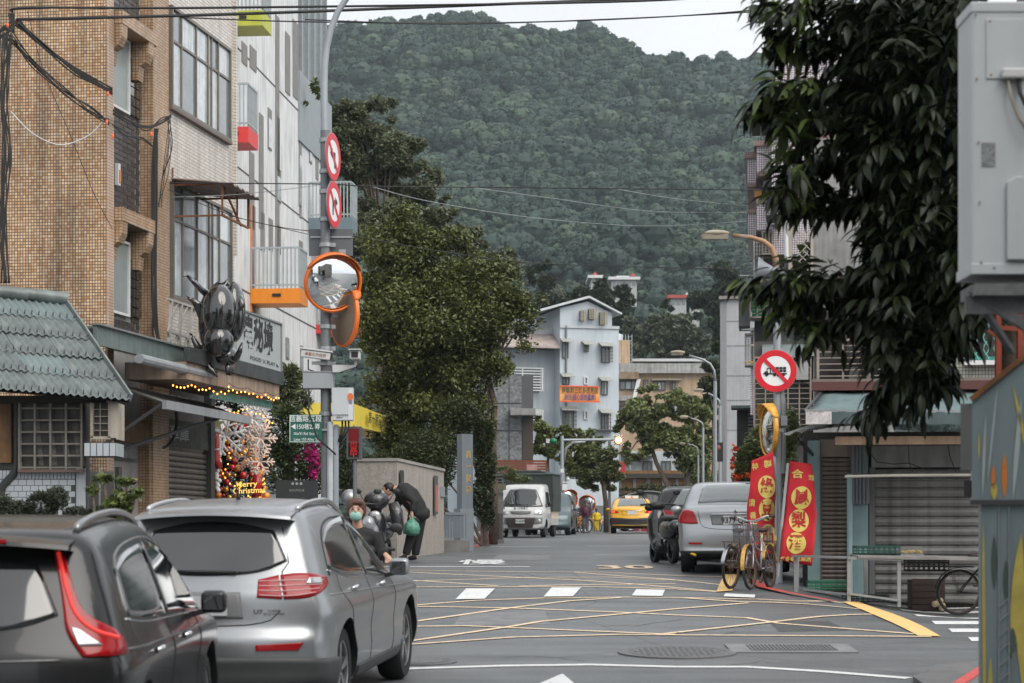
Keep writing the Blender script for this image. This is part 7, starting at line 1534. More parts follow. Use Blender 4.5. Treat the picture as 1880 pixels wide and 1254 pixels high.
# ================================================================ vehicles: an implicit body swept from a side outline, with parts laid on its surface
class Body:
 def __init__(s, sil, w0, zb, tum, L, H, bow_r=.25, bow_f=.35, k=.10, low=.05, cen=None, flat=0):
  s.sil = s.smooth(np.array(sil, float)); s.w0, s.zb, s.tum, s.L, s.H, s.br, s.bf, s.k, s.low = w0, zb, tum, L, H, bow_r, bow_f, k, low
  s.c = np.array(cen or (0, 0, H*.48)); s.x0, s.z0, s.h = -L/2-1.4, -1., .02; nx, nz = int((L+2.8)/s.h), int((H+2.4)/s.h); gx, gz_ = np.meshgrid(s.x0+np.arange(nx)*s.h, s.z0+np.arange(nz)*s.h, indexing='ij'); s.G = s.sd0(gx, gz_)
 def sd(s, x, z):
  a = np.clip((x-s.x0)/s.h, 0, s.G.shape[0]-1.001); b = np.clip((z-s.z0)/s.h, 0, s.G.shape[1]-1.001); i, j = a.astype(int), b.astype(int); a, b = a-i, b-j; g = s.G
  return (g[i, j]*(1-a)+g[i+1, j]*a)*(1-b)+(g[i, j+1]*(1-a)+g[i+1, j+1]*a)*b
 def smooth(s, p, n=5):
  out = []; N_ = len(p)
  for i in range(N_):
   p0, p1, p2, p3 = p[i-1], p[i], p[(i+1) % N_], p[(i+2) % N_]
   for j in range(n):
    t = j/n; out.append(.5*((2*p1)+(-p0+p2)*t+(2*p0-5*p1+4*p2-p3)*t*t+(-p0+3*p1-3*p2+p3)*t**3))
  return np.array(out)
 def sd0(s, x, z):
  P_ = s.sil; A_ = P_; B_ = np.roll(P_, -1, 0); d = np.full(x.shape, 1e9); ins = np.zeros(x.shape, bool)
  for (ax, az), (bx_, bz_) in zip(A_, B_):
   ex, ez = bx_-ax, bz_-az; l2 = ex*ex+ez*ez
   if l2 < 1e-12: continue
   t = np.clip(((x-ax)*ex+(z-az)*ez)/l2, 0, 1); dx, dz = x-ax-t*ex, z-az-t*ez; d = np.minimum(d, dx*dx+dz*dz)
   c = ((az > z) != (bz_ > z)); xi = ex*(z-az)/(ez if abs(ez) > 1e-12 else 1e-12)+ax; ins ^= c & (x < xi)
  d = np.sqrt(d); return np.where(ins, -d, d)
 def f(s, p):
  x, y, z = p[..., 0], p[..., 1], p[..., 2]; yy = np.minimum(1.1, (y/s.w0)**2)
  xx = x*(1)+np.where(x < 0, -s.br, s.bf)*yy*np.clip((np.abs(x)-s.L*.25)/(s.L*.25), 0, 1)
  a = s.sd(xx, z)
  W = s.w0-s.tum*np.maximum(0, z-s.zb)**1.15-s.low*(np.maximum(0, .62-z)/.5)**2-.012*np.sin(np.clip((z-.5)/.5, 0, 1)*np.pi*2)
  e = np.maximum(0, np.abs(x)-s.L*.33)/(s.L*.17); W = W*(1-.05*e**2)
  b = np.abs(y)-W; return (a+b+np.sqrt((a-b)**2+s.k**2))/2-s.k*.15
 def root(s, o, d, hi):
  lo_ = np.zeros(len(o)); h = np.full(len(o), float(hi))
  for _ in range(22):
   m = (lo_+h)/2; v = s.f(o+d*m[:, None]); ins = v < 0; lo_ = np.where(ins, m, lo_); h = np.where(ins, h, m)
  return o+d*((lo_+h)/2)[:, None]
 def mesh(s, nu, nv):
  u = np.linspace(0, np.pi, nu+1)[1:-1]; u = u+.10*np.sin(2*u); v = np.linspace(0, 2*np.pi, nv, endpoint=False)
  U_, V_ = np.meshgrid(u, v, indexing='ij'); d = np.stack([-np.cos(U_)*s.L/2, np.sin(U_)*np.cos(V_)*s.w0, np.sin(U_)*np.sin(V_)*s.H*.5], -1).reshape(-1, 3)
  d = np.concatenate([d, [[-1, 0, 0], [1, 0, 0]]]); d /= np.linalg.norm(d, axis=1)[:, None]
  p = s.root(np.tile(s.c, (len(d), 1)), d, 3.5); n1 = nu-1; fs = []
  idx = np.arange(n1*nv).reshape(n1, nv); a = idx[:-1]; b = idx[1:]
  q4 = np.stack([a, np.roll(a, -1, 1), np.roll(b, -1, 1), b], -1).reshape(-1, 4)
  fs = [tuple(x) for x in q4.tolist()]; r0, r1 = n1*nv, n1*nv+1
  fs += [(r0, int(idx[0][(j+1) % nv]), int(idx[0][j])) for j in range(nv)]+[(r1, int(idx[-1][j]), int(idx[-1][(j+1) % nv])) for j in range(nv)]
  return [tuple(x) for x in p.tolist()], fs
 # projections: side (x,z) with sign; end: (theta deg, z) about a vertical axis at xc; top (x,y)
 def pj(s, kind, a, b, sg=1, xc=0., off=0.):
  a, b = np.asarray(a, float), np.asarray(b, float); n = len(a)
  if kind == 'side': o = np.stack([a, a*0, b], -1); d = np.tile([0., sg, 0.], (n, 1))
  elif kind == 'end': o = np.stack([a*0+xc, a*0, b], -1); t = np.radians(a); d = np.stack([np.cos(t)*sg, np.sin(t), t*0], -1)
  elif kind == 'yz': o = np.stack([b*0+xc, a, b], -1); d = np.tile([float(sg), 0., 0.], (n, 1))
  else: o = np.stack([a, b, a*0+s.H*.45], -1); d = np.tile([0., 0., 1.], (n, 1))
  p = s.root(o, d, 3.); return p+d*off
def resamp(pl, n):
 pl = np.array(pl, float)
 for _ in range(2 if len(pl) > 2 else 0): pl = np.concatenate([pl[:1], np.stack([pl[:-1]*.75+pl[1:]*.25, pl[:-1]*.25+pl[1:]*.75], 1).reshape(-1, 2), pl[-1:]])
 dl = np.r_[0, np.cumsum(np.hypot(*np.diff(pl, axis=0).T))]; t = np.linspace(0, dl[-1], n)
 return np.stack([np.interp(t, dl, pl[:, 0]), np.interp(t, dl, pl[:, 1])], -1)
def cpatch(B, t, name, m, lower, upper, kind='side', sg=1, xc=0., off=.006, n=18, k=8, th=.01):
 lo_, up_ = resamp(lower, n), resamp(upper, n); g = []
 for j in range(k+1): row = lo_+(up_-lo_)*j/k; g.append(B.pj(kind, row[:, 0], row[:, 1], sg, xc, off))
 mb = MB(); mb.grid([[tuple(p) for p in r] for r in g]); o = mb.build(name, m, t, smooth=True)
 so_ = o.modifiers.new('s', 'SOLIDIFY'); so_.thickness = th; so_.offset = 0; return o
def cline(B, t, pts, name='panel_gap', kind='side', sg=1, xc=0., r=.004, m=None, off=0.):
 q_ = resamp(pts, 26); p = B.pj(kind, q_[:, 0], q_[:, 1], sg, xc, off); return MB().tube([tuple(x) for x in p], r, 5).build(name, m or BLACK, t, smooth=True)
TS = bpy.data.scenes.new('workbench')
def make_body(B, t, m, wheels, wr, nu=120, nv=140):
 v, f = B.mesh(nu, nv); me = bpy.data.meshes.new('body'); me.from_pydata(v, [], f); me.materials.append(m); me.materials.append(BLACK)
 o = bpy.data.objects.new('body', me); TS.collection.objects.link(o)
 mb = MB();
 for x_ in wheels:
  for sg in (-1, 1): mb.cyl((x_, sg*.52, wr*1.0), (x_, sg*1.3, wr*1.0), wr+.065, 40)
 cm = mb.mesh('cut', BLACK); cm.materials.clear(); cm.materials.append(m); cm.materials.append(BLACK); cm.polygons.foreach_set('material_index', [1]*len(cm.polygons))
 co = bpy.data.objects.new('cut', cm); TS.collection.objects.link(co); bo_ = o.modifiers.new('b', 'BOOLEAN'); bo_.operation = 'DIFFERENCE'; bo_.object = co; bo_.solver = 'EXACT'
 TS.view_layers[0].update(); dg = TS.view_layers[0].depsgraph; me2 = bpy.data.meshes.new_from_object(o.evaluated_get(dg)); me2.name = 'body'
 bpy.data.objects.remove(o); bpy.data.objects.remove(co); me2.polygons.foreach_set('use_smooth', [True]*len(me2.polygons)); me2.set_sharp_from_angle(angle=math.radians(38))
 return obj('body', me2, t)
TYRE = mk('tyre', (.018,.018,.019), .75, bump=.3, bs=80)
def wheel(t, x, y, r, w=.21, m=None, spokes=5, rimf=.68):
 sg = 1 if y > 0 else -1; Mx = Matrix.Rotation(-PI/2*sg, 3, 'X'); e = y
 o = MB().lathe([(r*rimf,-w/2),(r*.93,-w/2),(r,-w/2+.035),(r,w/2-.035),(r*.93,w/2),(r*rimf,w/2)], (x, y-sg*w/2, r), Mx, 36).build('tyre', TYRE, t, smooth=40)
 mb = MB(); c = Vector((x, y-sg*w/2, r)); mb.lathe([(r*rimf,-w*.4),(r*rimf,w/2-.005),(r*(rimf-.05),w/2-.012),(r*(rimf-.06),-w*.4)], c, Mx, 32); mb.lathe([(0,w/2-.02),(r*.14,w/2-.022),(r*.16,w/2-.05)], c, Mx, 16)
 for i in range(spokes):
  a_ = 2*PI*i/spokes+.3
  for d_ in (-.10, .10): mb.bar(c+Mx@Vector((r*.1*math.cos(a_), r*.1*math.sin(a_), w/2-.035)), c+Mx@Vector((r*(rimf-.03)*math.cos(a_+d_), r*(rimf-.03)*math.sin(a_+d_), w/2-.03)), r*.10, .03)
 rim = mb.build('rim', m or mk('alloy', (.42,.43,.44), .3, .9), o, smooth=40); MB().lathe([(0,w*.1),(r*rimf*.97,w*.1)], c, Mx, 20).build('brake_shadow', BLACK, o)
 return o
def paint(n, c, m=.6, r=.32): return mk(n, c, r+.07, m, var=.04, sc=2, coat=.35)
CG_ = mk('car_glass', (.012,.015,.017), .04, spec=.9, coat=1.0, var=0); LRED = mk('lamp_red_plastic', (.36,.004,.008), .2, spec=.3, coat=.35, var=.1, sc=30); LCLR = mk('lamp_clear', (.55,.56,.57), .12, .3, coat=1.0, var=.2, sc=40); TRIM = mk('car_trim', (.022,.022,.023), .5)
PLT = mk('plate_white', (.62,.64,.66), .4, var=.05)
def place(t, px_or_x, d, h_ang, wheels, pitch=True):
 t.rotation_euler = (0, 0, h_ang)
def car_root(label, cat, x, d, ang, wb=2.8, name='parked_car'):
 h = (math.cos(ang), math.sin(ang)); za = gz(x-h[0]*wb/2, d-h[1]*wb/2); zb_ = gz(x+h[0]*wb/2, d+h[1]*wb/2)
 t = thing(name, label, cat, (x, d, (za+zb_)/2)); M = Matrix.Rotation(ang, 4, 'Z')@Matrix.Rotation(-math.atan2(zb_-za, wb), 4, 'Y'); t.rotation_euler = M.to_euler(); return t
def wmir(B, t, sg, x, m):
 b_ = B.pj('side', [x], [1.04], sg)[0][1]; mb = MB(); mb.box(x-.05,b_+sg*.05,1.02,x+.07,b_+sg*.22,1.17); o = mb.build('wing_mirror', m, t, smooth=True, bev=.04); o.modifiers['bevel'].segments = 4
 MB().bar((x,b_-sg*.06,1.0),(x,b_+sg*.1,1.04),.06,.035).build('stalk', TRIM, o); MB().box(x-.058,b_+sg*.075,1.045,x-.05,b_+sg*.2,1.145).build('mirror_glass', CG_, o)
def spoiler(B, t, m, x0, z0, hw=.62, dep=.24):
 g = []
 for i in range(21): y = -hw+2*hw*i/20; e = .07*(y/hw)**2; zz = z0-.035*(y/hw)**2; g.append([(x0+.30,y*.97,zz+.012),(x0+.1,y*.99,zz+.012),(x0-dep+.24+e-.20,y,zz-.022),(x0-dep+.24+e-.21,y,zz-.045),(x0+.05,y,zz-.06)])
 MB().grid(g).build('spoiler', m, t, smooth=45)
# ---------------------------------------------------------------- silver sport utility car
HX = math.atan2(.9915, .125)
t = suv = car_root('silver sport utility car parked at the left kerb with roof rails and red lamps', 'car', -2.05, 18.95, HX, 2.9)
sil = [(-2.30,.30),(-2.40,.44),(-2.42,.66),(-2.36,.78),(-2.33,1.0),(-2.26,1.12),(-2.14,1.36),(-2.03,1.54),(-1.93,1.65),(-1.72,1.69),(-1.2,1.715),(-.7,1.71),(-.35,1.64),(.05,1.49),(.50,1.24),(.85,1.09),(1.6,1.01),(2.25,.88),(2.42,.66),(2.40,.4),(2.28,.26),(1.0,.22),(0,.21),(-1.4,.22)]
B = Body(sil, .925, .86, .37, 4.84, 1.72, bow_r=.22, k=.11)
SILV = paint('silver_paint', (.35,.365,.38), .7, .25)
make_body(B, t, SILV, (-1.42, 1.49), .36, 150, 170)
for sg in (-1, 1):
 for x_ in (-1.42, 1.49): wheel(t, x_, sg*.885, .36, .23, spokes=5)
 cpatch(B, t, 'side_window', CG_, [(-1.70,1.20),(-1.2,1.11),(-.45,1.08)], [(-1.58,1.40),(-1.2,1.53),(-.45,1.57)], 'side', sg)
 cpatch(B, t, 'side_window', CG_, [(-.40,1.08),(.1,1.05),(.60,1.03)], [(-.40,1.54),(-.2,1.49),(.16,1.32)], 'side', sg)
 cline(B, t, [(-1.76,1.18),(-1.2,1.085),(-.45,1.055),(.2,1.025),(.66,1.005)], 'window_trim', sg=sg, r=.009, m=CHROME); cline(B, t, [(-1.75,1.14),(-1.58,1.43),(-1.2,1.56),(-.50,1.575),(-.2,1.52),(.20,1.34),(.66,1.0)], 'window_trim', sg=sg, r=.011, m=TRIM)
 cline(B, t, [(-.42,.30),(-.42,1.58)], sg=sg); cline(B, t, [(.60,.30),(.66,.8),(.62,1.0)], sg=sg); cline(B, t, [(-1.02,.45),(-1.28,.85),(-1.55,1.0),(-1.5,1.15)], sg=sg)
 cpatch(B, t, 'sill_cladding', mk('cladding', (.06,.062,.064), .5), [(-.95,.26),(1.05,.26)], [(-.98,.36),(1.05,.36)], 'side', sg)
 cline(B, t, [(-1.9,1.0),(-1.3,.98),(.2,.94),(1.3,.90)], 'crease', sg=sg, r=.006, m=SILV)
 for x_, z_ in ((-1.02,1.0),(.13,.97)): MB().tube([tuple(B.pj('side',[x_-.10],[z_],sg,off=.012)[0]), tuple(B.pj('side',[x_],[z_+.012],sg,off=.035)[0]), tuple(B.pj('side',[x_+.10],[z_],sg,off=.012)[0])], .016, 8).build('door_handle', CHROME, t, smooth=True)
 # wing mirror and roof rail
 wmir(B, t, sg, .46, SILV)
 p_ = B.pj('top', np.linspace(-1.75,.0,14), np.full(14, sg*.60)); pts = [tuple(p_[0]+[0,0,-.01])]+[tuple(a_+[0,0,.038*math.sin(PI*min(1,max(0,(i+.6)/14)))**.35]) for i, a_ in enumerate(p_)]+[tuple(p_[-1]+[0,0,-.01])]
 MB().tube(pts, .021, 8).build('roof_rail', mk('rail_alloy', (.55,.56,.57), .25, .8), t, smooth=True)
 # wrap-round tail lamp: tailgate half and wing half
 cpatch(B, t, 'tail_lamp', LRED, [(sg*20,1.00),(sg*29,.985)], [(sg*21,1.13),(sg*29,1.165)], 'end', -1, -1.2, .008)
 cpatch(B, t, 'tail_lamp', LRED, [(sg*29.6,.985),(sg*38,.99),(sg*52,1.08)], [(sg*29.6,1.165),(sg*38,1.185),(sg*52,1.135)], 'end', -1, -1.2, .008)
 for k_ in range(4): cline(B, t, [(sg*21,1.02+k_*.034),(sg*29,1.01+k_*.038),(sg*35,1.015+k_*.038),(sg*(41+k_*2.5),1.035+k_*.028)], 'lamp_strip', 'end', -1, -1.2, .0045, mk('lamp_strip', (.75,.45,.45), .2, coat=1), .016)
 cpatch(B, t, 'lamp_highlight', LCLR, [(sg*38,1.10),(sg*46,1.10)], [(sg*40,1.145),(sg*46,1.14)], 'end', -1, -1.2, .017)
 cpatch(B, t, 'reflector', LRED, [(sg*19,.60),(sg*33,.60)], [(sg*19,.645),(sg*35,.66)], 'end', -1, -1.2, .012)
cpatch(B, t, 'rear_window', CG_, [(-33,1.27),(-22,1.18),(0,1.16),(22,1.18),(33,1.27)], [(-30,1.50),(-15,1.56),(0,1.57),(15,1.56),(30,1.50)], 'end', -1, -1.2, .008, 30, 12)
cline(B, t, [(-34,1.52),(-36,1.3),(-29.3,1.18),(-29.3,.96),(-26,.80),(0,.78),(26,.80),(29.3,.96),(29.3,1.18),(36,1.3),(34,1.52)], 'panel_gap', 'end', -1, -1.2, .005)
cpatch(B, t, 'rear_bumper_skirt', mk('cladding', (.06,.062,.064), .5), [(-62,.27),(0,.28),(62,.27)], [(-62,.50),(-30,.55),(0,.55),(30,.55),(62,.50)], 'end', -1, -1.2, .010, 34, 6)
spoiler(B, t, SILV, -1.95, 1.665)
p_ = B.pj('yz', [-.3], [.80], -1, -1.)[0]; PLX = p_[0]
cpatch(B, t, 'plate_recess', mk('recess_grey', (.2,.205,.21), .4), [(-15,.84),(15,.84)], [(-14,1.04),(14,1.04)], 'end', -1, -1.2, .003)
xx = B.pj('yz', [0.], [.94], -1, -1.)[0][0]; pl_ = MB().box(xx-.03,-.19,.865,xx-.018,.19,1.015).build('number_plate', PLT, t)
MB().tube([tuple(B.pj('end',[-12],[1.19],-1,-1.2,.03)[0]), tuple(B.pj('end',[8],[1.195],-1,-1.2,.03)[0])], .014, 6).build('wiper', TRIM, t)
m_ = mk('badge_grey', (.07,.07,.075), .35, .5); v_ = B.pj('end', [23.], [.78], -1, -1.2, .008)[0]
text('U7', .042, m_, t, TM((v_[0],-abs(v_[1])+.06,.89), (.12,-1,0)), bold=.02, sx=1.4); text('TURBO\nECO HYPER', .024, m_, t, TM((v_[0]+.02,-abs(v_[1])-.06,.885), (.2,-1,0)), bold=.01, sx=1.3)
a_ = B.pj('top', [-1.25], [0.])[0]; MB().tube([(a_[0],0,a_[2]-.01),(a_[0]-.03,0,a_[2]+.03),(a_[0]-.10,0,a_[2]+.16)], [.022,.012,.004], 6).build('antenna', TRIM, t)
MB().tube([(-2.36,-.45,.27),(-2.44,-.45,.27)], .035, 12).build('exhaust', CHROME, t)
# ---------------------------------------------------------------- black estate car at bottom left
t = xc = car_root('black estate car at bottom left with tall curved red tail lamp', 'car', -3.02, 13.78, math.radians(90.3), 2.77)
sil = [(-2.18,.30),(-2.30,.42),(-2.31,.60),(-2.24,.72),(-2.22,.95),(-2.16,1.08),(-2.03,1.34),(-1.93,1.50),(-1.84,1.61),(-1.65,1.655),(-1.1,1.685),(-.4,1.69),(.15,1.64),(.5,1.53),(.95,1.27),(1.25,1.10),(1.8,1.00),(2.2,.86),(2.34,.65),(2.3,.4),(2.2,.26),(1.0,.22),(-1.4,.22)]
B = Body(sil, .93, .90, .34, 4.65, 1.69, bow_r=.20, k=.11)
BLKP = paint('black_grey_paint', (.020,.021,.023), .35, .20)
make_body(B, t, BLKP, (-1.37, 1.40), .36, 130, 150)
for sg in (-1, 1):
 for x_ in (-1.37, 1.40): wheel(t, x_, sg*.89, .36, .23)
 cpatch(B, t, 'side_window', CG_, [(-1.62,1.17),(-1.1,1.12),(-.42,1.10)], [(-1.50,1.42),(-1.1,1.50),(-.42,1.53)], 'side', sg)
 cpatch(B, t, 'side_window', CG_, [(-.36,1.10),(.3,1.08),(.98,1.05)], [(-.36,1.53),(.05,1.52),(.52,1.37)], 'side', sg)
 cline(B, t, [(-1.66,1.15),(-1.1,1.095),(-.4,1.075),(.3,1.055),(1.02,1.025)], 'window_trim', sg=sg, r=.008, m=CHROME); cline(B, t, [(-1.64,1.14),(-1.5,1.45),(-1.1,1.535),(-.4,1.565),(.05,1.55),(.56,1.38),(1.02,1.0)], 'window_trim', sg=sg, r=.009, m=mk('trim_satin', (.2,.2,.2), .3, .5))
 cline(B, t, [(-.39,.30),(-.39,1.54)], sg=sg, r=.005, m=RUBBER); cline(B, t, [(.72,.30),(.78,.8),(.75,1.0)], sg=sg, r=.005, m=RUBBER)
 cline(B, t, [(-2.0,1.0),(-1.2,.97),(.4,.95),(1.6,.93)], 'crease', sg=sg, r=.012, m=BLKP)
 for x_ in (-1.0, .10): MB().tube([tuple(B.pj('side',[x_-.10],[.93],sg,off=.012)[0]), tuple(B.pj('side',[x_],[.94],sg,off=.035)[0]), tuple(B.pj('side',[x_+.10],[.93],sg,off=.012)[0])], .016, 8).build('door_handle', CHROME, t, smooth=True)
 wmir(B, t, sg, .78, BLKP)
 p_ = B.pj('top', np.linspace(-1.65,.25,14), np.full(14, sg*.60)); pts = [tuple(p_[0]+[0,0,-.01])]+[tuple(a_+[0,0,.045*math.sin(PI*(i+.6)/14)**.35]) for i, a_ in enumerate(p_)]+[tuple(p_[-1]+[0,0,-.01])]
 MB().tube(pts, .022, 8).build('roof_rail', mk('rail_satin', (.35,.36,.37), .3, .8), t, smooth=True)
 # tall curved tail lamp: pillar strip then the wide shoulder
 ls = [(sg*33.5,1.56),(sg*33,1.40),(sg*32.5,1.22),(sg*32,1.12),(sg*35,.98)]; us = [(sg*36.4,1.56),(sg*36,1.42),(sg*36.4,1.28),(sg*38,1.19),(sg*46,1.11),(sg*50,1.06),(sg*50.5,.98)]
 cpatch(B, t, 'tail_lamp', LRED, ls, us, 'end', -1, -1.1, .012, 26, 10)
 cline(B, t, [(sg*34.6,1.53),(sg*34,1.36),(sg*35,1.20),(sg*39,1.11),(sg*46,1.07)], 'lamp_strip', 'end', -1, -1.1, .012, lit('lamp_glow', (.75,.05,.04), .3), .018)
 cpatch(B, t, 'clear_lens', LCLR, [(sg*34.3,1.04),(sg*40,1.04)], [(sg*33.5,1.14),(sg*35,1.13)], 'end', -1, -1.1, .024)
cpatch(B, t, 'rear_window', CG_, [(-31,1.20),(-20,1.13),(0,1.11),(20,1.13),(31.5,1.20)], [(-28,1.46),(-15,1.51),(0,1.52),(15,1.51),(28,1.46)], 'end', -1, -1.1, .008, 30, 12)
spoiler(B, t, BLKP, -1.86, 1.625); MB().box(-2.06,-.30,1.585,-2.03,.30,1.605).build('high_brake_lamp', LRED, t)
cline(B, t, [(-32,1.5),(-33,1.1),(-33,.9),(-33,.62),(0,.60),(33,.62),(33,.9),(33,1.1),(32,1.5)], 'panel_gap', 'end', -1, -1.1, .005, RUBBER); cline(B, t, [(-30,.965),(0,.96),(32,.965)], 'chrome_strip', 'end', -1, -1.1, .008, mk('trim_satin', (.2,.2,.2), .3, .5), .002)
cpatch(B, t, 'rear_bumper_skirt', mk('cladding_dark', (.03,.03,.03), .6), [(-62,.27),(0,.28),(62,.27)], [(-62,.46),(0,.50),(62,.46)], 'end', -1, -1.1, .010, 34, 6)
v_ = B.pj('end', [17.], [.78], -1, -1.1, .01)[0]; text('D4', .065, CHROME, t, TM((v_[0]-.005,-abs(v_[1]),.775), (.06,-1,0)), bold=.03, sx=1.2)
mb = MB(); pxx = B.pj('yz', [0.], [.80], -1, -1.)[0][0]; mb.box(pxx-.02,-.17,.73,pxx-.008,.17,.88); mb.build('number_plate', PLT, t, label='white number plate partly cut by the picture edge')
# ---------------------------------------------------------------- saloon: shared for the silver car, the taxi and the dark car
def saloon(label, cat, x, d, ang, P_, L=4.6, H=1.46, w=.905, lamp='wide', plate='', name='parked_car', two=None, nu=90, nv=100, hatch=False):
 t = car_root(label, cat, x, d, ang, 2.7, name); hL = L/2
 if not hatch: sil = [(-hL+.08,.30),(-hL,.42),(-hL-.02,.62),(-hL+.04,.86),(-hL+.06,1.02),(-hL+.25,1.08),(-hL+.72,1.10),(-hL+1.05,1.28),(-hL+1.45,H-.03),(-.1,H),(.35,H-.05),(.75,1.24),(1.15,1.02),(1.8,.92),(hL-.1,.74),(hL,.5),(hL-.08,.28),(1,.2),(-1,.2)]
 else: sil = [(-hL+.08,.30),(-hL,.42),(-hL-.02,.66),(-hL+.06,.95),(-hL+.12,1.05),(-hL+.4,1.32),(-hL+.62,H-.05),(-.8,H),(.1,H),(.4,H-.08),(.85,1.24),(1.2,1.04),(1.8,.94),(hL-.1,.76),(hL,.5),(hL-.08,.28),(1,.2),(-1,.2)]
 B = Body(sil, w, .80, .33, L, H, bow_r=.20, k=.10); make_body(B, t, P_, (-1.32, 1.38), .315, nu, nv)
 for sg in (-1, 1):
  for x_ in (-1.32, 1.38): wheel(t, x_, sg*.87, .315, .21)
  if not hatch:
   cpatch(B, t, 'side_window', CG_, [(-1.30,.98),(-.3,.95)], [(-.98,1.30),(-.3,1.36)], 'side', sg); cpatch(B, t, 'side_window', CG_, [(-.24,.95),(.85,.93)], [(-.24,1.36),(.42,1.26)], 'side', sg)
  else:
   cpatch(B, t, 'side_window', CG_, [(-1.7,1.0),(-.3,.96)], [(-1.4,1.28),(-.3,1.35)], 'side', sg); cpatch(B, t, 'side_window', CG_, [(-.24,.95),(.9,.94)], [(-.24,1.35),(.45,1.26)], 'side', sg)
  cline(B, t, [(-.27,.28),(-.27,1.38)], sg=sg); cline(B, t, [(.72,.3),(.75,.95)], sg=sg)
  b_ = B.pj('side', [.66], [.95], sg)[0]; mb = MB(); mb.ell((.70, b_[1]+sg*.12, 1.0), (.06,.10,.07), 12, 8); mb.build('wing_mirror', P_, t, smooth=True)
  lo_ = [(sg*30,.80),(sg*38,.79),(sg*52,.84)] if lamp == 'wide' else [(sg*26,.84),(sg*50,.84)]
  hi_ = [(sg*34,.99),(sg*40,1.02),(sg*52,1.0)] if lamp == 'wide' else [(sg*28,.93),(sg*52,.97)]
  lm = LRED if lamp != 'taxi' else lit('taxi_brake_lamp', (1,.06,.02), 1.2)
  cpatch(B, t, 'tail_lamp', lm if lamp != 'taxi' else LRED, lo_, hi_, 'end', -1, -1.2, .010)
  if lamp == 'taxi': cpatch(B, t, 'lit_brake_lamp', lm, [(sg*32,.86),(sg*40,.86)], [(sg*33,.92),(sg*40,.92)], 'end', -1, -1.2, .022)
  cpatch(B, t, 'reflector', LRED, [(sg*26,.47),(sg*36,.47)], [(sg*26,.50),(sg*36,.50)], 'end', -1, -1.2, .012)
 gl = mk('rear_glass_pale', (.12,.14,.145), .06, spec=.8, coat=1.0, var=.15)
 if not hatch: cpatch(B, t, 'rear_window', gl, [(-hL+.78,-.60),(-hL+.80,0),(-hL+.78,.60)], [(-hL+1.38,-.50),(-hL+1.42,0),(-hL+1.38,.50)], 'top', off=.006, n=20, k=8)
 else: cpatch(B, t, 'rear_window', gl, [(-30,1.03),(0,1.02),(30,1.03)], [(-27,1.33),(0,1.37),(27,1.33)], 'end', -1, -1.2, .008)
 cline(B, t, [(-26,.99),(-27,.75),(0,.73),(27,.75),(26,.99)] if lamp == 'taxi' else [(-31,1.0),(-29,.80),(-24,.72),(0,.70),(24,.72),(29,.80),(31,1.0)], 'panel_gap', 'end', -1, -1.2, .005)
 cpatch(B, t, 'lower_bumper', TRIM if two is None else two, [(-55,.24),(0,.25),(55,.24)], [(-55,.36),(0,.38),(55,.36)] if two is None else [(-58,.62),(-30,.66),(0,.60),(30,.66),(58,.62)], 'end', -1, -1.2, .009, 30, 6)
 cpatch(B, t, 'plate_recess', mk('recess_grey', (.2,.205,.21), .4) if two is None else P_, [(-19,.78),(19,.78)], [(-21,.93),(21,.93)], 'end', -1, -1.2, .003); cline(B, t, [(-20,.945),(0,.95),(20,.945)], 'chrome_strip', 'end', -1, -1.2, .011, CHROME, .01)
 xx = B.pj('yz', [0.], [.85], -1, -1.)[0][0]; pl_ = MB().box(xx-.022,-.19,.775,xx-.010,.19,.925).build('number_plate', PLT, t)
 if plate: text(plate, .125, BK, pl_, TM((xx-.025,0,.848), (0,-1,0)), bold=.02, sx=.92); MB().lathe([(0,0),(.04,.0),(.04,.01),(0,.012)], (xx-.02,0,.985), Matrix.Rotation(-PI/2,3,'Y'), 3).build('badge', CHROME, t)
 return t, B
dS = 36.6; aS = PI/2-math.atan(.101)
s1, _ = saloon('silver saloon car parked at the right kerb behind the bicycles', 'car', .101*dS+.05, dS, aS, paint('silver_saloon', (.42,.44,.46), .7, .3), plate='9379·QD', nu=110, nv=120)
MB().tube([(-2.2,.70,.33),(-2.28,.62,.30)], .02, 6).build('yellow_tow_mark', YEL, s1)
s2, _ = saloon('black hatchback parked just beyond the silver saloon at right', 'car', .0865*42.6, 42.6, PI/2-.075, paint('black_car', (.02,.021,.022), .4, .2), H=1.40, hatch=True, lamp='tall')
TX = mk('taxi_yellow', (.80,.42,.02), .35, coat=.7, var=.04)
tx, _ = saloon('yellow taxi with roof sign and lit brake lamps at the end of the street', 'taxi', (1160-CX)*92/F, 92, PI/2-math.atan(.055), TX, L=4.8, H=1.47, w=.91, lamp='taxi', name='taxi', two=TRIM, nu=80, nv=90)
rs_ = MB().box(-.3,-.28,1.465,-.12,.28,1.58).build('roof_sign', mk('sign_white', (.78,.80,.80), .4), tx, bev=.01); text('●', .09, SR, rs_, TM((-.305,0,1.52), (0,-1,0)), bold=.02)
for i, (px, d, lab, pm_) in enumerate(((1245, 118, 'dark grey car beyond the taxi near the timber wall', paint('far_grey', (.05,.052,.055), .4)), (1195, 122, 'large dark car crossing behind the taxi roof', paint('far_dark', (.03,.032,.035), .4)))):
 saloon(lab, 'car', (px-CX)*d/F, d, .15 if i else PI/2, pm_, H=1.55, hatch=True, nu=50, nv=60)
# behind the camera: what the mirrors and glossy paint see
s3, _ = saloon('white saloon car parked behind the viewpoint, seen only in the mirrors', 'car', -2.9, 3.5, HX, paint('white_car', (.6,.6,.6), .1), nu=50, nv=60)
s3.location = (-3.6, 2.5, gz(-3.6, 2.5))
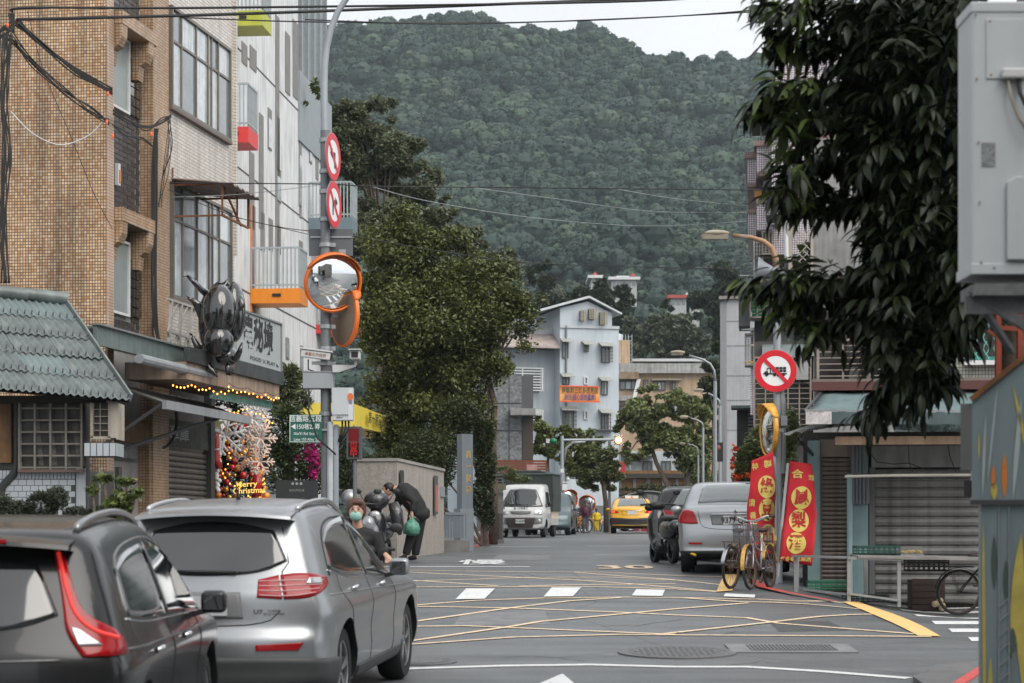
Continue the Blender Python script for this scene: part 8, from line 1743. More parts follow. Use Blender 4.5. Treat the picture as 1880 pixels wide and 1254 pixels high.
# ---------------------------------------------------------------- white mini truck facing the camera
DT = 76.0; t = trk = car_root('small white truck with dark canvas cover facing the camera at the left kerb', 'truck', (965-CX)*DT/F+.10, DT+1.4, -PI/2-.15, 2.4, 'mini_truck')
sil = [(-.2,.35),(-.2,1.0),(-.15,1.80),(.1,1.86),(.9,1.84),(1.15,1.76),(1.40,1.40),(1.62,1.08),(1.78,.98),(1.86,.75),(1.86,.42),(1.75,.30),(.6,.28)]
B = Body(sil, .80, .95, .10, 3.2, 1.86, bow_r=0, bow_f=.12, k=.10, cen=(.85,0,.95))
WP = mk('truck_white', (.60,.61,.61), .4, coat=.5, var=.05, streak=.1); make_body(B, t, WP, (1.0,), .29, 80, 90)
for sg in (-1, 1):
 wheel(t, 1.0, sg*.77, .29, .17, DSTEEL, 6); wheel(t, -1.5, sg*.77, .29, .17, DSTEEL, 6)
 cpatch(B, t, 'side_window', CG_, [(.25,1.08),(1.25,1.05)], [(.25,1.58),(.98,1.60)], 'side', sg); cline(B, t, [(.15,.4),(.15,1.7)], sg=sg)
 cpatch(B, t, 'headlight', LCLR, [(sg*22,.82),(sg*37,.80)], [(sg*24,.92),(sg*38,1.0)], 'end', 1, .7, .010)
 MB().ell(tuple(B.pj('end',[sg*30],[.58],1,.7,.0)[0]), (.03,.075,.075), 14, 8).build('fog_lamp', LCLR, t, smooth=True); cpatch(B, t, 'lamp_recess', mk('recess_grey', (.2,.205,.21), .4), [(sg*21,.47),(sg*38,.50)], [(sg*21,.70),(sg*38,.70)], 'end', 1, .7, .003)
 mb = MB(); mb.ell((1.25, sg*.93, 1.18), (.05,.07,.11), 12, 8); mb.bar((1.25,sg*.78,1.12),(1.25,sg*.9,1.15),.03); mb.build('wing_mirror', BLACK, t, smooth=True)
cpatch(B, t, 'windscreen', CG_, [(-43,1.08),(0,1.06),(43,1.08)], [(-42,1.68),(0,1.72),(42,1.68)], 'end', 1, .7, .008, 24, 10)
cpatch(B, t, 'grille', mk('grille_chrome', (.3,.3,.3), .3, .8), [(-14,.82),(0,.81),(14,.82)], [(-19,.92),(0,.93),(19,.92)], 'end', 1, .7, .010)
for k_ in range(3): cline(B, t, [(-17,.84+k_*.03),(17,.84+k_*.03)], 'grille_bar', 'end', 1, .7, .006, BLACK, .014)
gd = cpatch(B, t, 'bumper_guard', mk('guard_brown', (.055,.045,.04), .5), [(-20,.36),(20,.36)], [(-24,.70),(24,.70)], 'end', 1, .7, .04, th=.03)
xf = B.pj('yz', [0.], [.55], 1, .9)[0][0]; pl_ = MB().box(xf+.085,-.16,.50,xf+.095,.16,.64).build('number_plate', PLT, t); text('Y3-6209', .10, BK, pl_, TM((xf+.098,0,.57), (0,1,0)), bold=.02)
xf = B.pj('yz', [0.], [1.01], 1, .9)[0][0]; text('第一好神素食', .085, BK, t, TM((xf+.03,0,1.01), (0,1,.02)), bold=.015, sx=1.0)
CV = mk('canvas_dark', (.035,.045,.042), .8, var=.25, bump=.2, bs=6); MB().box(-2.2,-.80,.42,-.25,.80,.95).build('load_bed', WP, t)
mb = MB(); g = []
for i in range(9): x_ = -2.22+(2.15)*i/8; g.append([(x_,-.88,.9),(x_,-.90,1.5),(x_,-.86,2.22),(x_,-.4,2.36+.02*math.sin(i*2)),(x_,.4,2.36+.02*math.sin(i*2)),(x_,.86,2.22),(x_,.90,1.5),(x_,.88,.9)])
mb.grid(g); mb.add([g[-1][k] for k in range(8)], [tuple(range(8))]); mb.add([g[0][k] for k in range(8)], [tuple(range(8))[::-1]]); mb.build('canvas_cover', CV, t)
MB().box(-2.26,-.92,2.23,-.02,.92,2.26).build('canvas_rim', mk('canvas_green', (.12,.17,.155), .6), t)
cv = MB()
s4, _ = saloon('grey green hatchback parked nose to tail behind the small white truck', 'car', (1003-CX)*81/F+.25, 84.8, -PI/2-.10, paint('teal_grey', (.10,.14,.15), .5), H=1.62, hatch=True, nu=60, nv=70)
# ================================================================ scooters, bicycles, people
def scooter_mesh(t, body, helmet=None, cover=False):
 "faces +x"
 for x_, r_ in ((.62,.23),(-.58,.23)):
  MB().lathe([(r_*.6,-.045),(r_*.95,-.05),(r_,-.02),(r_,.02),(r_*.95,.05),(r_*.6,.045)], (x_,0,r_), Matrix.Rotation(PI/2,3,'X'), 22).build('wheel', TYRE, t, smooth=40)
 mb = MB(); mb.ell((-.35,0,.62), (.45,.17,.20), 18, 12); mb.ell((-.72,0,.66), (.16,.13,.12), 14, 8); mb.build('rear_body', body, t, smooth=True)
 mb = MB(); mb.tube([(.10,0,.30),(.30,0,.32),(.46,0,.50),(.50,0,.78),(.44,0,.98)], [.14,.15,.17,.19,.10], 14); mb.build('leg_shield', body, t, smooth=True)
 mb = MB(); mb.ell((.64,0,.42), (.22,.08,.12), 14, 8); mb.build('front_fender', body, t, smooth=True)
 mb = MB(); mb.ell((-.30,0,.80), (.40,.15,.07), 16, 8); mb.build('seat', TRIM, t, smooth=True)
 mb = MB(); mb.tube([(.42,-.33,1.05),(.45,-.15,1.07),(.46,0,1.05),(.45,.15,1.07),(.42,.33,1.05)], .018, 8); mb.ell((.48,0,1.04), (.10,.15,.08), 14, 8); mb.build('handlebar', TRIM, t, smooth=True)
 mb = MB(); mb.ell((.60,0,.86), (.05,.10,.08), 14, 8); mb.build('headlight', LCLR, t, smooth=True)
 for sg in (-1, 1):
  mb = MB(); mb.tube([(.43,sg*.2,1.08),(.42,sg*.30,1.24)], .008, 5); mb.ell((.40,sg*.34,1.28), (.02,.07,.05), 12, 8); mb.build('mirror', TRIM, t, smooth=True)
 MB().box(-.1,-.14,.26,.18,.14,.30).build('floorboard', TRIM, t)
 mb = MB(); mb.tube([(.62,0,.23),(.52,0,.7)], .03, 8); mb.tube([(-.58,0,.23),(-.45,0,.5)], .04, 8); mb.build('fork', DSTEEL, t)
 if cover:
  mb = MB()
  for sg in (-1, 1): mb.tube([(.46,sg*.30,1.06),(.50,sg*.36,.92),(.50,sg*.40,.66),(.46,sg*.42,.52)], [.09,.12,.10,.03], 12)
  mb.build('hand_covers', mk('cover_sheen', (.035,.036,.04), .28, spec=.9, bump=.8, bs=14, var=.5), t, smooth=True)
  mb = MB(); mb.ell((.46,0,1.12), (.22,.22,.17), 18, 10); mb.build('rain_cover', mk('cover_sheen', (.035,.036,.04), .28), t, smooth=True)
 if helmet:
  mb = MB(); mb.ell((-.05,0,.98), (.15,.14,.14), 20, 12); h = mb.build('helmet', helmet, t, smooth=True)
def scooter(label, x, d, ang, body, **k):
 t = thing('scooter', label, 'scooter', (x, d, gz(x, d)), ang); scooter_mesh(t, body, **k); return t
SB = mk('scooter_black', (.018,.018,.02), .25, coat=.8); SW_ = mk('scooter_silver', (.35,.36,.38), .35, .5, coat=.5)
X_ = lambda px, d: (px-CX)*d/F
scooter('black scooter with glossy rain cover and hanging hand guards by the bending man', X_(697,38.2), 38.6, -PI/2-.12, SB, cover=True)
sc2 = scooter('dark scooter with a silver helmet on its seat behind the street pole', X_(648,37.0), 37.4, -PI/2+.2, SB, helmet=SW_)
mb = MB(); c_ = P(642, 912, 36.6)-sc2.location
o = thing('helmet', 'silver grey open face helmet resting on the scooter behind the pole', 'helmet', P(642,914,36.4)); mb = MB(); mb.ell((0,0,0), (.145,.16,.145), 22, 14); mb.build('shell', SW_, o, smooth=True); mb = MB(); mb.ell((.06,-.10,-.05), (.10,.08,.07), 14, 8); mb.build('visor', mk('visor_amber', (.16,.09,.03), .1, coat=1), o, smooth=True)
o = thing('wall_lamp_pipe', 'small cream pipe at the foot of the granite wall', 'pipe', G(724, 1018)); MB().tube([(0,0,0),(0,0,.22)], .04, 10).build('pipe', mk('pipe_cream', (.5,.45,.36), .5), o)
scooter('scooter ridden by the masked woman, mostly hidden behind the silver car', X_(668,22.9), 23.3, -PI/2, mk('scooter_red', (.25,.02,.02), .3, coat=.7))
scooter('black scooter parked at the left rear of the silver saloon', X_(1222,38.6), 38.9, PI/2+.2, SB)
def skinned(name, parts, m, t, vox=.016, it=3):
 "tapered limbs and ellipsoids fused into one continuous surface"
 mb = MB()
 for p in parts:
  if p[0] == 'e': mb.ell(p[1], p[2], 16, 10, p[3] if len(p) > 3 else None)
  else: mb.tube(p[1], p[2], 12)
 o = mb.build(name, m, t, smooth=True); r = o.modifiers.new('fuse', 'REMESH'); r.mode = 'VOXEL'; r.voxel_size = vox; r.use_smooth_shade = True
 s_ = o.modifiers.new('smooth', 'SMOOTH'); s_.iterations = it; s_.factor = .6; return o
def hand(t, wrist, d_, side, curl=1., name='hand'):
 "palm, four unequal bent fingers and a side thumb"
 w_ = Vector(wrist); d_ = Vector(d_).normalized(); sd = d_.cross(Vector((0,1,0))).normalized() if abs(d_.y) < .9 else Vector((1,0,0)); nn = d_.cross(sd); ps = [('t', [w_, w_+d_*.05, w_+d_*.09], [.026,.036,.034])]
 for i, L_ in enumerate((.065,.075,.07,.055)):
  b_ = w_+d_*.085+sd*(-.027+i*.018); k1 = b_+d_*L_*.5+nn*.012*curl; k2 = k1+(d_*.5+nn*curl).normalized()*L_*.4; k3 = k2+(nn*curl-d_*.3).normalized()*L_*.25; ps.append(('t', [w_+d_*.05+sd*(-.02+i*.013), b_, k1, k2, k3], [.010,.010,.009,.008,.006]))
 th = w_+d_*.035-sd*.03*side; ps.append(('t', [w_+d_*.03, th+d_*.02, th-sd*.02*side+d_*.045+nn*.01, th-sd*.01*side+d_*.065+nn*.03], [.014,.013,.010,.008])); return ps
BLKC = mk('cloth_black', (.016,.016,.017), .8, var=.2, sc=8, bump=.5, bs=12)
# ---- bending man, facing left
MDn = 40.2; o = G(752, 1028); mx_ = X_(752, MDn)
t = thing('person', 'man in black jacket bending towards a scooter, holding a green bag', 'person', (mx_, MDn, gz(mx_, MDn))); q = MDn/F; z0 = t.location.z
V = lambda px, py, y=0.: Vector((X_(px, MDn)-mx_, y, P(px, py, MDn).z-z0))
hip, chest, neck, headc = V(764,940), V(745,908), V(726,897), V(712,899)
sk = [('e', headc, (.098,.082,.115)), ('e', headc+Vector((-.05,0,-.03)), (.06,.06,.075)), ('t', [neck+Vector((.03,0,0)), neck, headc+Vector((.03,0,-.02))], [.06,.058,.055]), ('e', headc+Vector((-.112,0,-.005)), (.018,.016,.022)), ('e', headc+Vector((.01,-.085,-.005)), (.018,.012,.03)), ('e', headc+Vector((.01,.085,-.005)), (.018,.012,.03)),
 ('t', [hip, chest, neck], [.14,.15,.07]), ('t', [V(736,905,.16), V(726,932,.17), V(716,955,.12)], [.05,.042,.03]), ('t', [V(742,908,-.16), V(757,925,-.20), V(757,942,-.24)], [.05,.042,.03]), ('t', [hip+Vector((0,-.09,0)), V(758,985,-.1), V(744,1020,-.1)], [.085,.06,.045]), ('t', [hip+Vector((0,.09,0)), V(766,985,.1), V(760,1022,.1)], [.085,.06,.045])]
sk += hand(t, V(716,953,.12), (-.6,0,-.7), 1); sk += hand(t, V(757,940,-.24), (0,-.05,-1), 1, 1.3)
skinned('body', sk, SKIN, t, .011, 2)
skinned('jacket', [('t', [V(770,948), V(764,930), V(752,912), V(738,901), V(728,896)], [.185,.185,.20,.185,.10]), ('t', [V(738,903,.19), V(727,930,.20), V(717,952,.14)], [.095,.075,.055]), ('t', [V(744,906,-.17), V(761,922,-.20), V(758,939,-.24)], [.095,.075,.055]), ('e', V(769,944), (.205,.195,.14))], BLKC, t, .018, 3)
skinned('trousers', [('e', V(767,943), (.185,.165,.16)), ('t', [V(760,938),V(768,950)], [.16,.17]), ('t', [V(760,952,-.09), V(755,985,-.11), V(746,1018,-.11)], [.125,.095,.075]), ('t', [V(770,952,.09), V(767,985,.10), V(762,1019,.10)], [.125,.095,.075])], BLKC, t, .018, 3)
for px, y_ in ((741,-.11),(757,.10)):
 skinned('shoe', [('t', [V(px+7,1022,y_), V(px,1024,y_), V(px-8,1025.5,y_)], [.055,.05,.038])], TRIM, t, .012, 2)
mb = MB(); mb.ell(headc+Vector((.02,0,.03)), (.108,.095,.108), 20, 12); hr = mb.build('hair', HAIR, t, smooth=True)
for v in hr.data.vertices:
 if v.co.x < headc.x-.055 and v.co.z < headc.z+.055: v.co.x = headc.x-.03; v.co.z = max(v.co.z, headc.z+.03)
 if v.co.z < headc.z-.03: v.co.z = headc.z-.03+(v.co.z-headc.z+.03)*.3
skinned('face_mask', [('e', headc+Vector((-.085,0,-.055)), (.045,.065,.052))], mk('mask_blue', (.42,.52,.58), .8), t, .010, 1)
mb = MB()
for sg in (-1, 1): mb.ell(headc+Vector((-.098,sg*.032,.022)), (.010,.014,.007), 8, 5)
mb.build('eyes', HAIR, t, smooth=True)
o = thing('waist_bag', 'black waist bag hanging behind the bending man', 'bag', (mx_, MDn, z0)); skinned('pouch', [('e', V(778,940), (.12,.12,.10)), ('e', V(783,945), (.07,.09,.08))], mk('bag_black', (.012,.012,.013), .6), o, .015, 2); MB().tube([V(735,898,-.1), V(755,915,-.24), V(774,935,-.12)], .015, 6).build('strap', TRIM, o)
o = thing('carrier_bag', 'translucent green plastic bag in the hand of the bending man', 'bag', (mx_, MDn, z0)); GBg = mk('bag_green', (.09,.27,.20), .35, var=.4, sc=14, bump=1., bs=10)
mb = MB(); mb.lathe([(.02,0),(.05,-.06),(.12,-.13),(.155,-.22),(.14,-.32),(.05,-.36),(0,-.36)], V(757,948,-.26), n=18); bg_ = mb.build('sack', GBg, o, smooth=True)
for v in bg_.data.vertices: v.co.x += .018*math.sin(v.co.z*60+v.co.y*30)*min(1,(V(757,948).z-v.co.z)*6); v.co.y += .014*math.sin(v.co.x*50)
MB().tube([V(757,950,-.28), V(755,944,-.28), V(758,942,-.26), V(760,950,-.24)], .010, 6).build('handle', GBg, o); MB().ell(V(757,968,-.26), (.13,.125,.06), 14, 8).build('dark_contents', mk('contents_dark', (.03,.05,.04), .6), o, smooth=True)
# ---- masked woman behind the silver car
WD = 22.8; wx_ = X_(657, WD); t = thing('person', 'woman with short brown hair and pale green face mask beyond the silver car', 'person', (wx_, WD, gz(wx_, WD))); z0 = t.location.z
V = lambda px, py, y=0.: Vector((X_(px, WD)-wx_, y, P(px, py, WD).z-z0))
hc = V(654, 938); nk = hc+Vector((.01,.03,-.14)); sh = nk+Vector((0,.03,-.07)); hp = nk+Vector((.02,.25,-.58))
sk = [('e', hc, (.077,.092,.112)), ('e', hc+Vector((0,-.035,-.045)), (.055,.055,.06)), ('e', hc+Vector((0,-.098,-.005)), (.013,.018,.020)), ('e', hc+Vector((-.08,0,-.01)), (.012,.018,.028)), ('e', hc+Vector((.08,0,-.01)), (.012,.018,.028)), ('t', [hc+Vector((0,.02,-.06)), nk, sh], [.05,.05,.07]), ('t', [sh, hp], [.12,.15]),
 ('t', [sh+Vector((.16,0,-.02)), sh+Vector((.26,-.05,-.26)), V(712,1018,-.35)], [.045,.038,.026]), ('t', [sh+Vector((-.16,0,-.02)), sh+Vector((-.26,-.05,-.26)), sh+Vector((-.22,-.38,-.36))], [.045,.038,.026]),
 ('t', [hp+Vector((.1,0,0)), hp+Vector((.14,-.42,-.02)), hp+Vector((.14,-.45,-.45))], [.08,.06,.045]), ('t', [hp+Vector((-.1,0,0)), hp+Vector((-.14,-.42,-.02)), hp+Vector((-.14,-.45,-.45))], [.08,.06,.045])]
sk += hand(t, V(713,1019,-.36), (.35,-.5,-.55), 1, 1.2); skinned('body', sk, SKIN, t, .010, 2)
skinned('jacket', [('t', [nk+Vector((0,.02,-.05)), sh+Vector((0,0,-.05)), sh.lerp(hp,.5), hp], [.08,.17,.18,.19]), ('e', sh+Vector((0,0,-.04)), (.21,.11,.09)), ('t', [sh+Vector((.17,0,-.03)), sh+Vector((.27,-.05,-.26)), V(709,1014,-.33)], [.078,.065,.05]), ('t', [sh+Vector((-.17,0,-.03)), sh+Vector((-.27,-.05,-.26)), sh+Vector((-.23,-.36,-.35))], [.078,.065,.05])], BLKC, t, .016, 3)
skinned('trousers', [('t', [hp+Vector((.1,0,0)), hp+Vector((.14,-.42,-.02)), hp+Vector((.14,-.45,-.42))], [.11,.08,.06]), ('t', [hp+Vector((-.1,0,0)), hp+Vector((-.14,-.42,-.02)), hp+Vector((-.14,-.45,-.42))], [.11,.08,.06]), ('e', hp, (.17,.15,.11))], BLKC, t, .018, 2)
for sg in (-1, 1): skinned('shoe', [('t', [hp+Vector((sg*.14,-.42,-.47)), hp+Vector((sg*.14,-.55,-.49))], [.05,.04])], TRIM, t, .014, 1)
skinned('hair', [('e', hc+Vector((0,.025,.045)), (.100,.105,.095)), ('e', hc+Vector((-.070,.03,.01)), (.035,.06,.075)), ('e', hc+Vector((.070,.03,.01)), (.035,.06,.075)), ('e', hc+Vector((0,.06,-.03)), (.085,.06,.09)), ('e', hc+Vector((.02,-.055,.085)), (.06,.035,.028))], mk('hair_brown', (.085,.035,.018), .5, var=.4, sc=60, bump=.6, bs=70), t, .009, 1)
skinned('face_mask', [('e', hc+Vector((0,-.072,-.055)), (.066,.045,.055))], mk('mask_green', (.30,.52,.46), .8, bump=.3, bs=40), t, .008, 1)
mb = MB()
for sg in (-1, 1): mb.ell(hc+Vector((sg*.032,-.088,.018)), (.014,.007,.007), 10, 6); mb.tube([hc+Vector((sg*.014,-.094,.036)), hc+Vector((sg*.034,-.092,.041)), hc+Vector((sg*.052,-.082,.034))], .0035, 5)
mb.build('eyes_and_brows', HAIR, t, smooth=True)
o = thing('silver_jacket_bundle', 'crumpled silver plastic cover behind the masked woman', 'cover', P(676, 958, 24)); skinned('sheet', [('e', (0,0,-.03), (.08,.10,.10)), ('e', (.05,.03,-.11), (.07,.07,.09))], mk('foil', (.30,.31,.33), .35, .6, bump=1, bs=12, var=.4), o, .02, 1)
# ---- walkers far down the street
def walker(label, px, d, h, top, bottom, hair=True, child=False, bagc=None, hood=None):
 x = X_(px, d); t = thing('person', label, 'person', (x, d, gz(x, d)+.02)); k = h/1.7; Vk = lambda a, b, c: Vector((a*k, b*k, c*k))
 sk = [('e', Vk(0,0,1.58), (.085*k,.10*k,.12*k)), ('t', [Vk(0,0,1.5),Vk(0,0,1.35),Vk(0,0,.95)], [.05*k,.13*k,.14*k]), ('t', [Vk(-.09,0,.9),Vk(-.1,-.05,.48),Vk(-.1,.05,.05)], [.08*k,.06*k,.045*k]), ('t', [Vk(.09,0,.9),Vk(.1,.05,.48),Vk(.1,-.08,.05)], [.08*k,.06*k,.045*k]), ('t', [Vk(.2,0,1.38),Vk(.26,0,1.1),Vk(.25,-.1,.85)], [.045*k,.038*k,.03*k]), ('t', [Vk(-.2,0,1.38),Vk(-.26,0,1.1),Vk(-.25,-.1,.85)], [.045*k,.038*k,.03*k])]
 skinned('body', sk, SKIN, t, .02, 1)
 skinned('top', [('t', [Vk(0,0,1.45),Vk(0,0,1.3),Vk(0,0,.85)], [.11*k,.18*k,.19*k]), ('t', [Vk(.19,0,1.38),Vk(.27,0,1.1),Vk(.26,-.1,.9)], [.08*k,.065*k,.05*k]), ('t', [Vk(-.19,0,1.38),Vk(-.27,0,1.1),Vk(-.26,-.1,.9)], [.08*k,.065*k,.05*k])], top, t, .025, 2)
 skinned('trousers', [('t', [Vk(-.09,0,.9),Vk(-.1,-.05,.48),Vk(-.1,.05,.08)], [.11*k,.085*k,.065*k]), ('t', [Vk(.09,0,.9),Vk(.1,.05,.48),Vk(.1,-.08,.08)], [.11*k,.085*k,.065*k])], bottom, t, .025, 2)
 mb = MB(); mb.ell(Vk(0,.02,1.60), (.10*k,.115*k,.13*k), 14, 10); mb.tube([Vk(0,-.06,1.6),Vk(0,-.11,1.4)], [.05*k,.03*k], 8); mb.build('hair' if not hood else 'hood', hood or HAIR, t, smooth=True)
 if bagc: MB().ell(Vk(0,-.2,1.15), (.15*k,.09*k,.2*k), 12, 8).build('backpack', bagc, t, smooth=True)
 return t
walker('woman in a dark purple coat walking away beside the child', 1075, 89.5, 1.34, mk('coat_purple', (.06,.02,.035), .8), mk('trouser_grey', (.07,.07,.08), .8), bagc=mk('bag_purple', (.09,.025,.05), .7))
walker('small child dressed all in yellow walking away near the grey cabinet', 1095, 94.5, 1.03, mk('raincoat_yellow', (.80,.55,.02), .6), mk('raincoat_yellow', (.80,.55,.02), .6))
o = thing('sun_hat', 'small yellow hat held beside the head of the purple coated woman', 'hat', P(1083, 928, 95)); mb = MB(); mb.ell((0,0,0), (.16,.14,.13), 12, 8); mb.ell((-.08,0,-.1), (.10,.1,.1), 10, 6); mb.build('fabric', mk('raincoat_yellow', (.80,.55,.02), .6), o, smooth=True)
walker('person in dark clothes standing right of the taxi', 1212, 96, 1.62, mk('cloth_greydark', (.06,.065,.06), .8, var=.5, sc=30), mk('cloth_black', (.016,.016,.017), .8))
# ---- bicycles
def bicycle(t, r=.31, frame=None, rust=None, basket=True, fender=None, rear_rack=True, simple=False, fenderf=None):
 fm = frame or DSTEEL; wb = .98
 for x_, nm in ((0,'wheel'),(wb,'wheel')):
  w_ = MB().lathe([(r-.035,-.012),(r-.012,-.02),(r,0),(r-.012,.02),(r-.035,.012)], (x_,0,r), Matrix.Rotation(PI/2,3,'X'), 36).build(nm, TYRE, t, smooth=40)
  mb = MB(); mb.lathe([(r-.045,-.012),(r-.034,-.013),(r-.034,.013),(r-.045,.012),(r-.045,-.012)], (x_,0,r), Matrix.Rotation(PI/2,3,'X'), 32)
  n = 10 if simple else 24
  for i in range(n): a_ = 2*PI*i/n; mb.tube([(x_+.02*math.cos(a_+1.2), .02*(-1)**i, r+.02*math.sin(a_+1.2)), (x_+(r-.04)*math.cos(a_), 0, r+(r-.04)*math.sin(a_))], .0018 if not simple else .004, 3, False)
  mb.cyl((x_,-.04,r),(x_,.04,r), .02, 10); mb.build('spokes_and_rim', rust or STEEL, w_)
 bb = Vector((.42,0,r-.02)); st = Vector((.30,0,r+.42)); hd = Vector((.82,0,r+.46)); hd2 = Vector((.85,0,r+.34)); ra, fa = Vector((0,0,r)), Vector((wb,0,r))
 mb = MB(); mb.tube([bb, st], .016, 8); mb.tube([bb, (.65,0,r+.10), hd2], .019, 8); mb.tube([(.36,0,r+.22),(.6,0,r+.28),hd], .015, 8); mb.tube([hd+Vector((-.01,0,.06)), hd2], .02, 8)
 for s_ in (-.05,.05): mb.tube([bb+Vector((0,s_*.4,0)), ra+Vector((0,s_,0))], .010, 6); mb.tube([st-Vector((0,-s_*.3,.06)), ra+Vector((0,s_,0))], .009, 6)
 mb.build('frame', fm, t, smooth=True)
 mb = MB()
 for s_ in (-.05,.05): mb.tube([hd2+Vector((0,s_*.6,0)), (wb-.04,s_,r+.1), fa+Vector((0,s_,0))], .011, 6)
 mb.build('fork', fm, t, smooth=True)
 mb = MB(); mb.tube([hd+Vector((0,0,.05)), hd+Vector((-.02,0,.20))], .013, 6); mb.tube([(.66,-.29,r+.70),(.74,-.22,r+.72),(.80,-.06,r+.66),(.80,.06,r+.66),(.74,.22,r+.72),(.66,.29,r+.70)], .011, 6); mb.build('handlebar', STEEL, t, smooth=True)
 mb = MB()
 for s_ in (-1,1): mb.tube([(.64,s_*.30,r+.70),(.72,s_*.24,r+.72)], .017, 8)
 mb.build('grips', BLACK, t, smooth=True)
 mb = MB(); mb.ell((.24,0,r+.53), (.13,.08,.035), 14, 8); mb.ell((.34,0,r+.53), (.09,.03,.025), 10, 6); mb.build('saddle', mk('saddle_brown', (.035,.02,.015), .6), t, smooth=True); MB().tube([st, (.26,0,r+.52)], .012, 6).build('seat_post', STEEL, t)
 mb = MB(); mb.lathe([(.085,-.004),(.095,-.004),(.095,.004),(.085,.004)], bb+Vector((0,-.05,0)), Matrix.Rotation(PI/2,3,'X'), 18); mb.bar(bb+Vector((0,-.07,0)), bb+Vector((.12,-.07,-.10)), .018); mb.bar(bb+Vector((0,.07,0)), bb+Vector((-.12,.07,.10)), .018); mb.box(bb.x+.07,-.17,bb.z-.12,bb.x+.17,-.08,bb.z-.10); mb.box(bb.x-.17,.08,bb.z+.09,bb.x-.07,.17,bb.z+.11); mb.build('cranks_and_pedals', DSTEEL, t)
 for x_, m_, nm in ((0, fender, 'rear_fender'), (wb, fenderf or fender, 'front_fender')):
  if m_:
   g = [[(x_+(r+.025)*math.cos(a_), s_, r+(r+.025)*math.sin(a_)) for s_ in (-.028,-.02,.02,.028)] for a_ in [math.radians(20+150*i/14) if x_ == 0 else math.radians(-5+150*i/14) for i in range(15)]]
   mb = MB(); mb.grid(g); o_ = mb.build(nm, m_, t, smooth=True); o_.modifiers.new('s','SOLIDIFY').thickness = .004
 if rear_rack:
  mb = MB(); mb.box(-.22,-.07,r+.36,.2,.07,r+.375); mb.bar((-.15,-.06,r+.36),(0,-.05,r),.008); mb.bar((-.15,.06,r+.36),(0,.05,r),.008); mb.build('rear_rack', DSTEEL, t)
 if basket:
  mb = MB(); x0, x1, z0_, z1_ = wb-.04, wb+.20, r+.36, r+.60
  for z_ in (z0_, (z0_*2+z1_)/3, (z0_+2*z1_)/3, z1_):
   mb.bar((x0,-.15,z_),(x1,-.15,z_),.007); mb.bar((x0,.15,z_),(x1,.15,z_),.007); mb.bar((x0,-.15,z_),(x0,.15,z_),.007); mb.bar((x1,-.15,z_),(x1,.15,z_),.007)
  for i in range(9):
   y_ = -.15+.30*i/8; mb.bar((x0,y_,z0_),(x0,y_,z1_),.005); mb.bar((x1,y_,z0_),(x1,y_,z1_),.005); xx = x0+(x1-x0)*i/8; mb.bar((xx,-.15,z0_),(xx,-.15,z1_),.005); mb.bar((xx,.15,z0_),(xx,.15,z1_),.005); mb.bar((x0,y_,z0_),(x1,y_,z0_),.005)
  mb.build('basket', mk('basket_grey', (.10,.10,.11), .5), t)
def bike(label, px, d, ang, lean=.0, z=None, **k):
 x = X_(px, d); t = thing('bicycle', label, 'bicycle', (x, d, gz(x, d)+.004 if z is None else z), ang); t.rotation_euler = (lean, 0, ang); bicycle(t, **k); return t
bike('old bicycle with silver rear fender and black rack nearest the silver saloon', 1341, 31.0, math.radians(62), .03, frame=mk('frame_brown', (.06,.03,.025), .5), rust=mk('rusty_rim', (.13,.08,.05), .5, .5, var=.4, sc=20), fender=mk('fender_silver', (.45,.46,.48), .3, .7))
bike('rusty silver framed bicycle with yellow brown fenders before the red banners', 1414, 31.3, math.radians(-113), .05, frame=mk('frame_lilac', (.40,.38,.42), .35, .6, var=.2), rust=mk('rusty_rim', (.25,.17,.11), .5, .6), fender=mk('fender_rust', (.62,.36,.08), .5, .3, var=.3, sc=18, bump=.2))
bike('black city bicycle leaning on the stall right of the wooden box', 1760, 31.2, math.radians(5), .06, frame=mk('frame_black', (.02,.018,.018), .4), rust=mk('dark_rim', (.10,.07,.05), .5, .5), basket=False, fender=mk('fender_black', (.02,.02,.02), .4), r=.33)
OB = mk('bike_orange', (.75,.28,.03), .45); bk = bike('orange framed share bicycle first in the row behind the small truck', 1033, 92, math.radians(8), .08, frame=OB, rust=STEEL, fender=OB, simple=True)
index_kids()
for i, (px, d, a_, lb) in enumerate(((1046, 93, 40, 'orange share bicycle second in the row, turned towards the street'), (1056, 96, 70, 'share bicycle in the middle of the row under the pink helmet'), (1062, 101, 60, 'share bicycle between the pink helmet and the purple coated woman'), (1102, 108, 100, 'bicycle half hidden behind the child in yellow'))):
 x = X_(px, d); dup(bk, (x, d, gz(x, d)), math.radians(a_), lb)
o = thing('pink_helmet', 'round pink helmet on a bicycle in the parked row', 'helmet', P(1045, 943, 91)); mb = MB(); mb.ell((0,0,0), (.13,.13,.11), 14, 10); mb.build('shell', mk('helmet_pink', (.60,.22,.28), .3, coat=.8), o, smooth=True)
scooter('dark scooter parked among the share bicycles', X_(1060,99), 99.5, -PI/2, SB); scooter('motor scooter standing beside the person right of the taxi', X_(1222,98), 98.5, PI/2, SB)
